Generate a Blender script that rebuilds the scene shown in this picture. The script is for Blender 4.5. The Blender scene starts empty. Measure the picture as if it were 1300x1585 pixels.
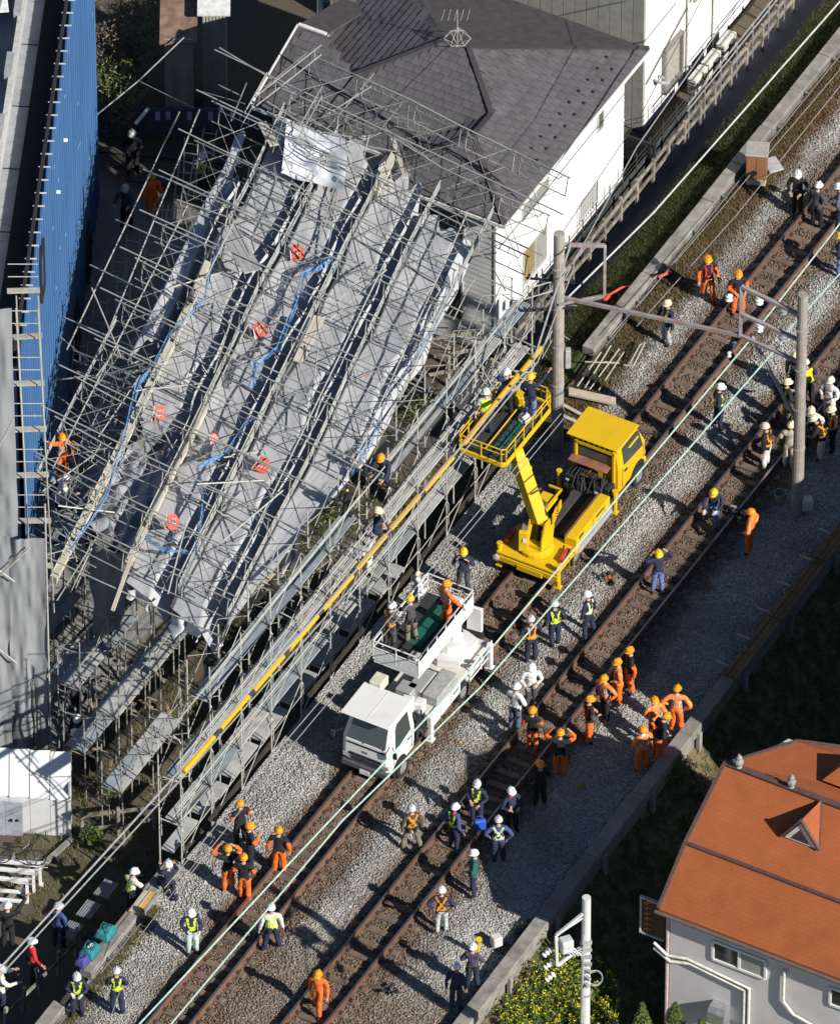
import bpy, bmesh, math, random
import numpy as np
from mathutils import Vector, Matrix, Quaternion
R = math.radians
random.seed(7); rng = np.random.default_rng(7)
SC = bpy.context.scene
COL = SC.collection
# ---------------------------------------------------------------- camera (helicopter, long lens)
PITCH, FPX, DIST = R(43), 20000.0, 400.0
CP, SP = math.cos(PITCH), math.sin(PITCH)
CAM = Vector((0, -DIST * CP, DIST * SP))
cam = bpy.data.cameras.new('camera'); co = bpy.data.objects.new('camera', cam); COL.objects.link(co)
co.location = CAM; co.rotation_euler = (R(90) - PITCH, 0, 0)
cam.sensor_fit = 'VERTICAL'; cam.sensor_height = 24.0; cam.sensor_width = 24.0
cam.lens = 24.0 * FPX / 1585.0; cam.clip_start = 1; cam.clip_end = 3000
SC.camera = co
# ---------------------------------------------------------------- world + sun
SUN_EL = R(32.5); TO_SUN_H = Vector((.735, -.678, 0)).normalized()
world = bpy.data.worlds.new('World'); SC.world = world; world.use_nodes = True
wn = world.node_tree; bg = wn.nodes['Background']
sky = wn.nodes.new('ShaderNodeTexSky'); sky.sky_type = 'NISHITA'; sky.sun_disc = False
sky.sun_elevation = SUN_EL; sky.sun_rotation = math.atan2(TO_SUN_H.x, TO_SUN_H.y)
wn.links.new(sky.outputs[0], bg.inputs[0]); bg.inputs[1].default_value = 0.06
sky.air_density = 0.95; sky.dust_density = 0.3; sky.ozone_density = 3.0; sky.altitude = 600
sun = bpy.data.lights.new('sun', 'SUN'); so = bpy.data.objects.new('sun', sun); COL.objects.link(so)
sun.energy = 5.0; sun.angle = R(.5); sun.color = (1.0, .96, .89)
_d = TO_SUN_H * math.cos(SUN_EL) + Vector((0, 0, math.sin(SUN_EL)))
so.rotation_mode = 'QUATERNION'; so.rotation_quaternion = _d.to_track_quat('Z', 'Y'); so.location = (60, -50, 60)
vs = SC.view_settings
vs.view_transform = 'Standard'; vs.look = 'None'; vs.exposure = 0.32; vs.gamma = 1; vs.use_curve_mapping = False
SC.render.engine = 'CYCLES'
SC.cycles.max_bounces = 5; SC.cycles.diffuse_bounces = 1; SC.cycles.glossy_bounces = 2
SC.cycles.transmission_bounces = 3; SC.cycles.transparent_max_bounces = 6
# ---------------------------------------------------------------- frames
TH = math.atan2(1.236 / SP, 1); UX, UY = math.cos(TH), math.sin(TH)
def W(u, v, z=0.0): return Vector((u * UX - v * UY, u * UY + v * UX, z))
def G(px, py, z=0.0):
    """ground point seen at a place of the survey photograph, at height z"""
    b = -(py - 792.5) / FPX
    d = Vector(((px - 650) / FPX, CP + b * SP, -SP + b * CP))
    return CAM + d * ((z - CAM.z) / d.z)
def UV(px, py, z=0.0):
    p = G(px, py, z); return p.x * UX + p.y * UY, -p.x * UY + p.y * UX
def toUV(p): return p.x * UX + p.y * UY, -p.x * UY + p.y * UX
Udir, Vdir = W(1, 0), W(0, 1)
# ---------------------------------------------------------------- materials
MATS = {}
def M(name, rgb, rough=.75, metal=0., var=.18, vsc=6., bump=0., bsc=40., spec=.4, dirt=None, dsc=2.5, damt=.5):
    if name in MATS: return MATS[name]
    m = bpy.data.materials.new(name); m.use_nodes = True; nt = m.node_tree; n = nt.nodes; b = n['Principled BSDF']
    b.inputs['Roughness'].default_value = rough; b.inputs['Metallic'].default_value = metal
    b.inputs['Specular IOR Level'].default_value = spec
    tc = n.new('ShaderNodeTexCoord')
    nz = n.new('ShaderNodeTexNoise'); nz.inputs['Scale'].default_value = vsc; nz.inputs['Detail'].default_value = 6
    nt.links.new(tc.outputs['Object'], nz.inputs['Vector'])
    oi = n.new('ShaderNodeObjectInfo')
    mr = n.new('ShaderNodeMapRange'); mr.inputs['From Min'].default_value = .3; mr.inputs['From Max'].default_value = .7
    mr.inputs['To Min'].default_value = 1 - var; mr.inputs['To Max'].default_value = 1 + var
    nt.links.new(nz.outputs['Fac'], mr.inputs['Value'])
    mo = n.new('ShaderNodeMapRange'); mo.inputs['To Min'].default_value = 1 - var * .5; mo.inputs['To Max'].default_value = 1 + var * .5
    nt.links.new(oi.outputs['Random'], mo.inputs['Value'])
    mu = n.new('ShaderNodeMath'); mu.operation = 'MULTIPLY'
    nt.links.new(mr.outputs[0], mu.inputs[0]); nt.links.new(mo.outputs[0], mu.inputs[1])
    vm = n.new('ShaderNodeVectorMath'); vm.operation = 'SCALE'; vm.inputs[0].default_value = rgb
    nt.links.new(mu.outputs[0], vm.inputs['Scale'])
    out = vm.outputs[0]
    if dirt:
        n2 = n.new('ShaderNodeTexNoise'); n2.inputs['Scale'].default_value = dsc; n2.inputs['Detail'].default_value = 8
        n2.inputs['Roughness'].default_value = .65
        nt.links.new(tc.outputs['Object'], n2.inputs['Vector'])
        r2 = n.new('ShaderNodeMapRange'); r2.inputs['From Min'].default_value = .48; r2.inputs['From Max'].default_value = .68
        r2.inputs['To Max'].default_value = damt
        nt.links.new(n2.outputs['Fac'], r2.inputs['Value'])
        mx = n.new('ShaderNodeMix'); mx.data_type = 'RGBA'; mx.inputs['B'].default_value = (*dirt, 1)
        nt.links.new(r2.outputs[0], mx.inputs['Factor']); nt.links.new(out, mx.inputs['A']); out = mx.outputs['Result']
    nt.links.new(out, b.inputs['Base Color'])
    if bump:
        nb = n.new('ShaderNodeTexNoise'); nb.inputs['Scale'].default_value = bsc; nb.inputs['Detail'].default_value = 4
        nt.links.new(tc.outputs['Object'], nb.inputs['Vector'])
        bp = n.new('ShaderNodeBump'); bp.inputs['Strength'].default_value = min(1, bump); bp.inputs['Distance'].default_value = .03
        nt.links.new(nb.outputs['Fac'], bp.inputs['Height']); nt.links.new(bp.outputs[0], b.inputs['Normal'])
    MATS[name] = m
    return m
def glass(name='window_glass', col=(.03, .035, .04)):
    return M(name, col, rough=.06, var=.1, spec=.8)
# ---------------------------------------------------------------- mesh builder
_bev = {}
class MB:
    def __init__(s): s.v = []; s.f = []; s.mi = []; s.m = 0
    def add(s, vs, fs, mi=None):
        o = len(s.v); s.v.extend([tuple(x) for x in vs]); s.f.extend([tuple(i + o for i in f) for f in fs])
        s.mi.extend([s.m if mi is None else mi] * len(fs)); return s
    def box(s, c, size, rz=0., mat=None, ch=0.):
        """box centred at c; rz turns it about z; mat is a free 3x3 rotation; ch chamfers its edges"""
        key = (round(ch, 4),) + tuple(round(x, 4) for x in size)
        if ch > 0:
            if key not in _bev:
                bm = bmesh.new(); bmesh.ops.create_cube(bm, size=1)
                for x in bm.verts: x.co = Vector((x.co.x * size[0], x.co.y * size[1], x.co.z * size[2]))
                bmesh.ops.bevel(bm, geom=list(bm.edges), offset=ch, segments=1, affect='EDGES')
                bm.verts.index_update()
                _bev[key] = ([x.co.copy() for x in bm.verts], [[x.index for x in f.verts] for f in bm.faces]); bm.free()
            vs, fs = _bev[key]
        else:
            a, b, d = size[0] / 2, size[1] / 2, size[2] / 2
            vs = [Vector(p) for p in ((-a, -b, -d), (a, -b, -d), (a, b, -d), (-a, b, -d), (-a, -b, d), (a, -b, d), (a, b, d), (-a, b, d))]
            fs = [(0, 3, 2, 1), (4, 5, 6, 7), (0, 1, 5, 4), (1, 2, 6, 5), (2, 3, 7, 6), (3, 0, 4, 7)]
        m = mat if mat is not None else Matrix.Rotation(rz, 3, 'Z')
        c = Vector(c)
        return s.add([m @ p + c for p in vs], fs)
    def ubox(s, u, v, z, su, sv, sz, ch=0.):
        return s.box(W(u, v, z), (su, sv, sz), TH, None, ch)
    def bar(s, p, q, w, h, up=(0, 0, 1), ch=0.):
        p, q = Vector(p), Vector(q); d = q - p; L = d.length
        if L < 1e-5: return s
        x = d / L; up = Vector(up); y = up.cross(x)
        if y.length < 1e-4: y = Vector((0, 1, 0)).cross(x)
        if y.length < 1e-4: y = Vector((1, 0, 0))
        y.normalize(); z = x.cross(y)
        return s.box((p + q) / 2, (L, w, h), 0, Matrix((x, y, z)).transposed(), ch)
    def tube(s, p, q, r, n=6, r2=None, cap=True):
        p, q = Vector(p), Vector(q); d = q - p
        if d.length < 1e-5: return s
        r2 = r if r2 is None else r2
        x = d.normalized(); a = x.orthogonal().normalized(); b = x.cross(a)
        vs = []
        for c, rr in ((p, r), (q, r2)):
            for i in range(n):
                t = 2 * math.pi * i / n; vs.append(c + (a * math.cos(t) + b * math.sin(t)) * rr)
        fs = [(i, (i + 1) % n, n + (i + 1) % n, n + i) for i in range(n)]
        if cap: fs += [tuple(range(n - 1, -1, -1)), tuple(range(n, 2 * n))]
        return s.add(vs, fs)
    def path(s, pts, r, n=6, rs=None):
        pts = [Vector(p) for p in pts]; k = len(pts); vs = []; a = None
        for i, p in enumerate(pts):
            d = (pts[min(i + 1, k - 1)] - pts[max(i - 1, 0)]).normalized()
            a = d.orthogonal().normalized() if a is None else (a - d * a.dot(d)).normalized()
            b = d.cross(a); rr = rs[i] if rs else r
            for j in range(n):
                t = 2 * math.pi * j / n; vs.append(p + (a * math.cos(t) + b * math.sin(t)) * rr)
        fs = []
        for i in range(k - 1):
            for j in range(n):
                fs.append((i * n + j, i * n + (j + 1) % n, (i + 1) * n + (j + 1) % n, (i + 1) * n + j))
        fs += [tuple(range(n - 1, -1, -1)), tuple(range((k - 1) * n, k * n))]
        return s.add(vs, fs)
    def prism(s, poly, off):
        """polygon (3-D points) thickened by the vector off"""
        n = len(poly); off = Vector(off); poly = [Vector(p) for p in poly]
        vs = poly + [p + off for p in poly]
        fs = [tuple(range(n - 1, -1, -1)), tuple(range(n, 2 * n))] + [(i, (i + 1) % n, n + (i + 1) % n, n + i) for i in range(n)]
        return s.add(vs, fs)
    def lathe(s, prof, c, n=10, axis=None):
        c = Vector(c); m = Matrix.Identity(3) if axis is None else Vector(axis).to_track_quat('Z', 'Y').to_matrix()
        vs = []; k = len(prof)
        for r, z in prof:
            for i in range(n):
                t = 2 * math.pi * i / n; vs.append(m @ Vector((r * math.cos(t), r * math.sin(t), z)) + c)
        fs = [(i * n + j, i * n + (j + 1) % n, (i + 1) * n + (j + 1) % n, (i + 1) * n + j) for i in range(k - 1) for j in range(n)]
        fs += [tuple(range(n - 1, -1, -1)), tuple(range((k - 1) * n, k * n))]
        return s.add(vs, fs)
    def grid(s, fn, nu, nv, thick=None):
        vs = [fn(i / nu, j / nv) for i in range(nu + 1) for j in range(nv + 1)]
        fs = [(i * (nv + 1) + j, (i + 1) * (nv + 1) + j, (i + 1) * (nv + 1) + j + 1, i * (nv + 1) + j + 1) for i in range(nu) for j in range(nv)]
        return s.add(vs, fs)
    def mesh(s, name, inv=None, smooth=False):
        me = bpy.data.meshes.new(name)
        vs = s.v if inv is None else [tuple(inv @ Vector(p)) for p in s.v]
        me.from_pydata(vs, [], s.f)
        if any(s.mi): me.polygons.foreach_set('material_index', s.mi)
        if smooth: me.polygons.foreach_set('use_smooth', [True] * len(me.polygons))
        me.update(); return me
INV = {}
def thing(name, label, cat, loc=(0, 0, 0), rz=0., group=None):
    o = bpy.data.objects.new(name, None); COL.objects.link(o); o.empty_display_size = .3
    o.location = loc; o.rotation_euler = (0, 0, rz)
    INV[o.name] = (Matrix.Translation(Vector(loc)) @ Matrix.Rotation(rz, 4, 'Z')).inverted()
    tag(o, label, cat, group); return o
def tag(o, label, cat, group=None, kind=None):
    if label: o['label'] = label
    if cat: o['category'] = cat
    if group: o['group'] = group
    if kind: o['kind'] = kind
    return o
def obj(name, mb, mat, parent=None, local=False, smooth=False, label=None, kind=None, loc=None):
    """one mesh object; world-space geometry unless local. Top-level objects get their origin at loc"""
    mats = mat if isinstance(mat, (list, tuple)) else [mat]
    inv = None
    if parent is not None and not local: inv = INV[parent.name]
    if parent is None and loc is not None: inv = Matrix.Translation(-Vector(loc))
    if isinstance(mb, MB): me = mb.mesh(name, inv, smooth)
    else: me = mb
    if not me.materials:
        for m in mats: me.materials.append(m)
    o = bpy.data.objects.new(name, me); COL.objects.link(o)
    if parent is not None: o.parent = parent; INV[o.name] = INV[parent.name]
    elif loc is not None: o.location = loc
    if label: o['label'] = label
    if kind: o['kind'] = kind
    return o
def solo(name, label, cat, mb, mat, loc=None, group=None, smooth=False):
    if loc is None:
        a = np.array(mb.v); loc = Vector(((a[:, 0].min() + a[:, 0].max()) / 2, (a[:, 1].min() + a[:, 1].max()) / 2, a[:, 2].min()))
    return tag(obj(name, mb, mat, smooth=smooth, loc=loc), label, cat, group)
def jit(a): return random.uniform(-a, a)
# smooth value noise for shapes
def _h(i, j, k): 
    n = (i * 374761393 + j * 668265263 + k * 2147483647) & 0xffffffff
    n = ((n ^ (n >> 13)) * 1274126177) & 0xffffffff
    return ((n ^ (n >> 16)) & 0xffff) / 32767.5 - 1
def noise(x, y, z=0.):
    i, j, k = math.floor(x), math.floor(y), math.floor(z); f, g, h = x - i, y - j, z - k
    f, g, h = (t * t * (3 - 2 * t) for t in (f, g, h)); r = 0
    for a in (0, 1):
        for b in (0, 1):
            for c in (0, 1):
                r += _h(i + a, j + b, k + c) * (f if a else 1 - f) * (g if b else 1 - g) * (h if c else 1 - h)
    return r
# ================================================================ SETTING: ground, ballast, tracks, kerbs, walls
def dotpos(nt, vec):
    g = nt.nodes.new('ShaderNodeNewGeometry'); d = nt.nodes.new('ShaderNodeVectorMath'); d.operation = 'DOT_PRODUCT'
    nt.links.new(g.outputs['Position'], d.inputs[0]); d.inputs[1].default_value = vec; return d.outputs['Value']
def mth(nt, op, a, b=None, c=None, clamp=False):
    m = nt.nodes.new('ShaderNodeMath'); m.operation = op; m.use_clamp = clamp
    for i, x in enumerate((a, b, c)):
        if x is None: continue
        if isinstance(x, (int, float)): m.inputs[i].default_value = x
        else: nt.links.new(x, m.inputs[i])
    return m.outputs[0]
def mixc(nt, f, a, b):
    m = nt.nodes.new('ShaderNodeMix'); m.data_type = 'RGBA'
    for k, x in (('Factor', f), ('A', a), ('B', b)):
        if isinstance(x, (int, float)): m.inputs[k].default_value = x
        elif isinstance(x, tuple): m.inputs[k].default_value = (*x, 1)
        else: nt.links.new(x, m.inputs[k])
    return m.outputs['Result']
def rng_(nt, x, a, b, c=0., d=1.):
    m = nt.nodes.new('ShaderNodeMapRange')
    m.inputs['From Min'].default_value = a; m.inputs['From Max'].default_value = b; m.inputs['To Min'].default_value = c; m.inputs['To Max'].default_value = d
    nt.links.new(x, m.inputs['Value']); return m.outputs[0]
def ntex(nt, sc, det=5, rough=.6):
    g = nt.nodes.new('ShaderNodeNewGeometry'); n = nt.nodes.new('ShaderNodeTexNoise'); n.inputs['Scale'].default_value = sc
    n.inputs['Detail'].default_value = det; n.inputs['Roughness'].default_value = rough
    nt.links.new(g.outputs['Position'], n.inputs['Vector']); return n.outputs['Fac']
def ballast_mat(name, islands):
    m = bpy.data.materials.new(name); m.use_nodes = True; nt = m.node_tree; b = nt.nodes['Principled BSDF']
    b.inputs['Roughness'].default_value = .85; b.inputs['Specular IOR Level'].default_value = .25
    u = dotpos(nt, (UX, UY, 0)); v = dotpos(nt, (-UY, UX, 0))
    nz = ntex(nt, 1.1, 6, .65); nz2 = ntex(nt, .35, 4, .5)
    w = mth(nt, 'MULTIPLY', mth(nt, 'SUBTRACT', nz, .5), 1.6)
    def near(c, hw, soft):
        d = mth(nt, 'ABSOLUTE', mth(nt, 'SUBTRACT', mth(nt, 'ADD', v, w), c))
        return rng_(nt, d, hw, hw + soft, 1, 0)
    brown = mth(nt, 'MAXIMUM', near(-4.47, 1.0, .55), near(-8.07, 1.0, .55))
    low = mth(nt, 'MULTIPLY', rng_(nt, mth(nt, 'ADD', u, mth(nt, 'MULTIPLY', w, 2.)), -16.5, -19.5), rng_(nt, v, -5.2, -5.6))   # rusty dust towards the near end
    brown = mth(nt, 'MAXIMUM', brown, mth(nt, 'MULTIPLY', low, .85))
    redleaf = rng_(nt, u, 13., 16.)
    leaf = mth(nt, 'MULTIPLY', rng_(nt, mth(nt, 'ADD', v, mth(nt, 'MULTIPLY', w, .7)), -2.9, -2.35), rng_(nt, u, 2., 6.))
    if islands:
        g = nt.nodes.new('ShaderNodeNewGeometry'); rnd = g.outputs['Random Per Island']
    else:
        g = nt.nodes.new('ShaderNodeNewGeometry'); vo = nt.nodes.new('ShaderNodeTexVoronoi'); vo.inputs['Scale'].default_value = 15
        nt.links.new(g.outputs['Position'], vo.inputs['Vector'])
        sp = nt.nodes.new('ShaderNodeSeparateColor'); nt.links.new(vo.outputs['Color'], sp.inputs[0]); rnd = sp.outputs[0]
        bp = nt.nodes.new('ShaderNodeBump'); bp.inputs['Strength'].default_value = 1; bp.inputs['Distance'].default_value = .05
        nt.links.new(mth(nt, 'SUBTRACT', 1., vo.outputs['Distance']), bp.inputs['Height']); nt.links.new(bp.outputs[0], b.inputs['Normal'])
    grey = mixc(nt, rnd, (.27, .262, .245), (.56, .545, .505))
    brn = mixc(nt, rnd, (.10, .07, .05), (.27, .195, .14))
    lf = mixc(nt, rnd, (.05, .035, .02), (.17, .12, .075))
    grn = mixc(nt, rnd, (.05, .05, .02), (.15, .14, .055))
    lf = mixc(nt, rng_(nt, nz2, .5, .56), lf, grn)
    lf = mixc(nt, mth(nt, 'MULTIPLY', redleaf, .8), lf, mixc(nt, rnd, (.07, .032, .018), (.24, .13, .08)))
    col = mixc(nt, mth(nt, 'MULTIPLY', brown, .97), grey, brn)
    col = mixc(nt, leaf, col, lf)
    col = mixc(nt, rng_(nt, nz2, .45, .62, 0, .35), col, (.13, .105, .08))
    nt.links.new(col, b.inputs['Base Color']); return m
MB_BED = ballast_mat('ballast_bed', False); MB_STONE = ballast_mat('ballast_stone', True)
V1L, V1R, V2L, V2R = -3.90, -5.03, -7.50, -8.63          # the four rails (at u=0)
def vt1(u): return -.0055 * u
def vt2(u): return -.0105 * u
def bed_z(u, v):
    z = .035 * noise(u * .9, v * .9) + .02 * noise(u * 3, v * 3)
    t = v - vt1(u) * .7
    z += .07 * math.exp(-((t + 6.2) / .55) ** 2) + .05 * math.exp(-((t + 2.6) / .5) ** 2)      # humps beside the tracks
    z += -.05
    z -= max(0, -v - 9.8) * .05
    return z
UA, UB = -32., 30.
vs_ = np.concatenate([np.arange(-11.75, -1.2, .17)])
us_ = np.arange(UA, UB + .01, .2)
b = MB(); nU, nV = len(us_), len(vs_)
b.v = [tuple(W(u, v, bed_z(u, v))) for u in us_ for v in vs_]
b.f = [(i * nV + j, (i + 1) * nV + j, (i + 1) * nV + j + 1, i * nV + j + 1) for i in range(nU - 1) for j in range(nV - 1)]
b.mi = [0] * len(b.f)
tag(obj('ballast_bed', b, MB_BED, smooth=True), None, None, None, 'structure')
# loose stones lying on the bed (nobody could count them)
NS = 150000
su = rng.uniform(-27, 24, NS); sv = rng.uniform(-11.5, -1.45, NS); 
sleep_ph = np.mod(su, .6)
in_t = ((np.abs(sv + 4.465 - (-.0055 * su)) < 1.0) | (np.abs(sv + 8.065 - (-.0105 * su)) < 1.0)) & (sleep_ph < .25)
keep = ~in_t; su, sv = su[keep], sv[keep]; NS = len(su)
octa = np.array([(1, 0, 0), (-1, 0, 0), (0, 1, 0), (0, -1, 0), (0, 0, 1), (0, 0, -1)], float)
of = np.array([(0, 2, 4), (2, 1, 4), (1, 3, 4), (3, 0, 4), (2, 0, 5), (1, 2, 5), (3, 1, 5), (0, 3, 5)])
sz = np.array([bed_z(a, c) for a, c in zip(su, sv)])
sc = rng.uniform(.017, .036, (NS, 1, 1)) * np.where(rng.random((NS, 1, 1)) < .12, 1.5, 1.) * rng.uniform(.7, 1.35, (NS, 1, 3))
pts = octa[None] * sc + rng.normal(0, .006, (NS, 6, 3))
an = rng.uniform(0, 6.28, NS); ti = rng.uniform(-.6, .6, NS)
ct, st = np.cos(ti)[:, None], np.sin(ti)[:, None]
px_, pz_ = pts[:, :, 0] * ct - pts[:, :, 2] * st, pts[:, :, 0] * st + pts[:, :, 2] * ct
ca, sa = np.cos(an)[:, None], np.sin(an)[:, None]
qx, qy = px_ * ca - pts[:, :, 1] * sa, px_ * sa + pts[:, :, 1] * ca
wx = su * UX - sv * UY; wy = su * UY + sv * UX
co_ = np.stack([qx + wx[:, None], qy + wy[:, None], pz_ + sz[:, None] + .015], -1).reshape(-1, 3)
fc = (of[None] + (np.arange(NS) * 6)[:, None, None]).reshape(-1, 3)
def big_mesh(name, co_, fc):
    me = bpy.data.meshes.new(name); me.vertices.add(len(co_)); me.vertices.foreach_set('co', co_.astype(np.float32).ravel())
    k = fc.shape[1]; me.loops.add(fc.size); me.loops.foreach_set('vertex_index', fc.astype(np.int32).ravel())
    me.polygons.add(len(fc)); me.polygons.foreach_set('loop_start', np.arange(0, fc.size, k, dtype=np.int32))
    me.update(calc_edges=True); return me
tag(obj('ballast_stones', big_mesh('ballast_stones', co_, fc), MB_STONE), None, None, None, 'stuff')
# ---- lower ground on both sides: one sheet to far beyond the frame
def ground_z(u, v):
    zl = -1.25 - .45 * min(1, max(0, (-u - 4) / 10))
    if v > -1.3:
        if u > 4: # grassy bank beside the kerb, then the ditch
            k = min(1, (u - 4) / 3)
            bank = -.05 - .28 * (v + .85) if v < .5 else -.43 - (v - .5) * 5
        else: k = 0; bank = 0
        low = -.1 if v < -.85 else max(zl, -.1 - (v + .85) * 5)
        z = k * max(bank, zl) + (1 - k) * low
    elif v > -11.7: z = -.35
    else:
        z = -.25 - (-11.7 - v) * .75; z = max(z, -3.8)
    return z + .05 * noise(u * .7, v * .7) + .03 * noise(u * 2.3, v * 2.3)
def ground_mat():
    m = bpy.data.materials.new('earth_ground'); m.use_nodes = True; nt = m.node_tree; b = nt.nodes['Principled BSDF']
    b.inputs['Roughness'].default_value = .9; b.inputs['Specular IOR Level'].default_value = .2
    u = dotpos(nt, (UX, UY, 0)); v = dotpos(nt, (-UY, UX, 0)); n1 = ntex(nt, 2.2, 8, .7); n2 = ntex(nt, 14, 6, .75); n3 = ntex(nt, .5, 4)
    earth = mixc(nt, n2, (.05, .04, .03), (.20, .165, .12)); conc = mixc(nt, n1, (.24, .235, .22), (.36, .35, .33))
    green = mixc(nt, n2, (.03, .045, .014), (.085, .11, .035)); dry = mixc(nt, n2, (.10, .075, .04), (.30, .235, .13))
    vw = mth(nt, 'ADD', v, mth(nt, 'MULTIPLY', mth(nt, 'SUBTRACT', n1, .5), .9))
    bank = mth(nt, 'MULTIPLY', rng_(nt, vw, .62, .42), rng_(nt, u, 2, 4))
    far = mth(nt, 'MULTIPLY', rng_(nt, vw, 5.2, 5.6), rng_(nt, u, 10.5, 8.5))
    right = rng_(nt, vw, -11.4, -11.9)
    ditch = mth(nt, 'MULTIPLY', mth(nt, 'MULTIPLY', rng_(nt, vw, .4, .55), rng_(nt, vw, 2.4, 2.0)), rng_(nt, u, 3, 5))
    earth = mixc(nt, ditch, earth, mixc(nt, n2, (.06, .065, .08), (.11, .115, .13)))  # dark blue-grey paints the bank's shade into the ditch floor
    col = mixc(nt, far, earth, conc)
    col = mixc(nt, bank, col, mixc(nt, rng_(nt, n3, .52, .6), green, mixc(nt, .4, green, dry)))
    veg = mixc(nt, rng_(nt, n1, .42, .55), dry, green)
    col = mixc(nt, right, col, veg)
    nt.links.new(col, b.inputs['Base Color'])
    bp = nt.nodes.new('ShaderNodeBump'); bp.inputs['Strength'].default_value = .8; bp.inputs['Distance'].default_value = .06
    nt.links.new(n2, bp.inputs['Height']); nt.links.new(bp.outputs[0], b.inputs['Normal']); return m
M_GROUND = ground_mat()
gu = np.concatenate([[-700, -300, -120, -60], np.arange(-40, 42, .6), [60, 120, 300, 800]])
gv = np.concatenate([[-700, -300, -120, -60, -35, -28], np.arange(-24, -11.8, .6), [-11.9, -11.7, -11.4, -1.3, -.9], np.arange(-.8, 2.0, .12), np.arange(2., 9, .5), np.arange(9, 30, 1.5), [40, 70, 140, 300, 800]])
b = MB(); nU, nV = len(gu), len(gv)
b.v = [tuple(W(u, v, ground_z(u, v))) for u in gu for v in gv]
b.f = [(i * nV + j, (i + 1) * nV + j, (i + 1) * nV + j + 1, i * nV + j + 1) for i in range(nU - 1) for j in range(nV - 1)]; b.mi = [0] * len(b.f)
tag(obj('ground', b, M_GROUND, smooth=True), None, None, None, 'structure')
# ---- tracks
M_RUST = M('rusty_rail_steel', (.17, .085, .05), .8, .0, .25, 5, .3, 60); M_RAILTOP = M('worn_rail_head', (.38, .36, .35), .32, .9, .1, 3)
M_SLEEP = M('dusty_sleeper', (.165, .118, .088), .9, 0, .3, 3, .5, 30, dirt=(.23, .172, .128), dsc=1.2)
M_CLIP = M('rail_clip', (.06, .042, .032), .8)
sleeper_me = None
for tr, (vl, vr, fn) in enumerate(((V1L, V1R, vt1), (V2L, V2R, vt2))):
    t = bpy.data.objects.new('railway_track', None); COL.objects.link(t); t.location = W(0, (vl + vr) / 2, 0); INV[t.name] = Matrix.Translation(-t.location)
    t['kind'] = 'structure'
    if sleeper_me is None:
        s_ = MB(); s_.box((0, 0, 0), (.22, 1.72, .16), 0, None, .02); sleeper_me = s_.mesh('sleeper'); sleeper_me.materials.append(M_SLEEP)
    fast = MB(); u = -27.0
    while u < 24:
        vc = (vl + vr) / 2 + fn(u)
        o = bpy.data.objects.new('sleeper', sleeper_me); COL.objects.link(o); o.parent = t
        o.location = W(u + .125, vc + jit(.04), -.07 + jit(.02)) - t.location; o.rotation_euler = (0, 0, TH + jit(.02)); o.scale = (1 + jit(.08), 1, 1)
        for vv in (vl, vr):
            for sd in (-.1, .1): fast.ubox(u + .125, vv + fn(u) + sd, .045, .13, .09, .05)
        u += .6
    for vv in (vl, vr):
        prof = [(-.065, .03), (.065, .03), (.065, .045), (.012, .06), (.012, .185), (.036, .195), (.036, .235), (-.036, .235), (-.036, .195), (-.012, .185), (-.012, .06), (-.065, .045)]
        r = MB(); st = [-34, -20, -8, 4, 16, 34]
        for k, u in enumerate(st):
            for y, z in prof: r.v.append(tuple(W(u, vv + fn(u) + y, z)))
        n = len(prof)
        for k in range(len(st) - 1):
            for i in range(n):
                r.f.append((k * n + i, k * n + (i + 1) % n, (k + 1) * n + (i + 1) % n, (k + 1) * n + i)); r.mi.append(1 if i == 6 else 0)
        obj('rail', r, [M_RUST, M_RAILTOP], t)
    fo = obj('rail_fastening', fast, M_CLIP, t); fo['kind'] = 'stuff'
# ---- kerb along the left of the ballast: separate concrete blocks
M_CONC = M('weathered_concrete', (.27, .255, .225), .88, 0, .25, 3, .5, 25, dirt=(.12, .108, .09), dsc=1.3, damt=.75)
M_CONCD = M('old_concrete', (.26, .245, .215), .9, 0, .25, 4, .5, 25, dirt=(.12, .11, .09), dsc=2, damt=.6)
kb = thing('concrete_kerb', 'weathered concrete cable trough kerb in blocks along the ballast edge', 'kerb', W(0, -1.1, 0))
def kerb_run(u0, u1, step=2.0):
    u = u0
    while u < u1 - .05:
        L = min(step, u1 - u); q = MB(); h = .34 + jit(.012)
        q.ubox(u + L / 2, -1.09 + jit(.012), .26 - h / 2 + jit(.01), L - .025, .43, h, .025); obj('kerb_block', q, M_CONC, kb); u += L
    q = MB()
    for k in range(int((u1 - u0) / 1.9)):
        uu = u0 + .9 + k * 1.9; q.ubox(uu, -1.4, .08, .07, .09, .16); q.ubox(uu, -1.46, .12, .05, .1, .04)
    if q.v: obj('cable_bracket', q, M('galvanised_bracket', (.33, .34, .33), .5, .6), kb, kind='stuff')
    q = MB(); q.tube(W(u0 + .2, -1.49, .15), W(u1 - .3, -1.49, .15), .02, 6); obj('cable_rail', q, M('galvanised_bracket', (.33, .34, .33)), kb)
kerb_run(8.9, 30); kerb_run(-22.6, -19.6); kerb_run(-32, -24.1)
kerb_run(-18.8, -17.2, 1.6)
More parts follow.
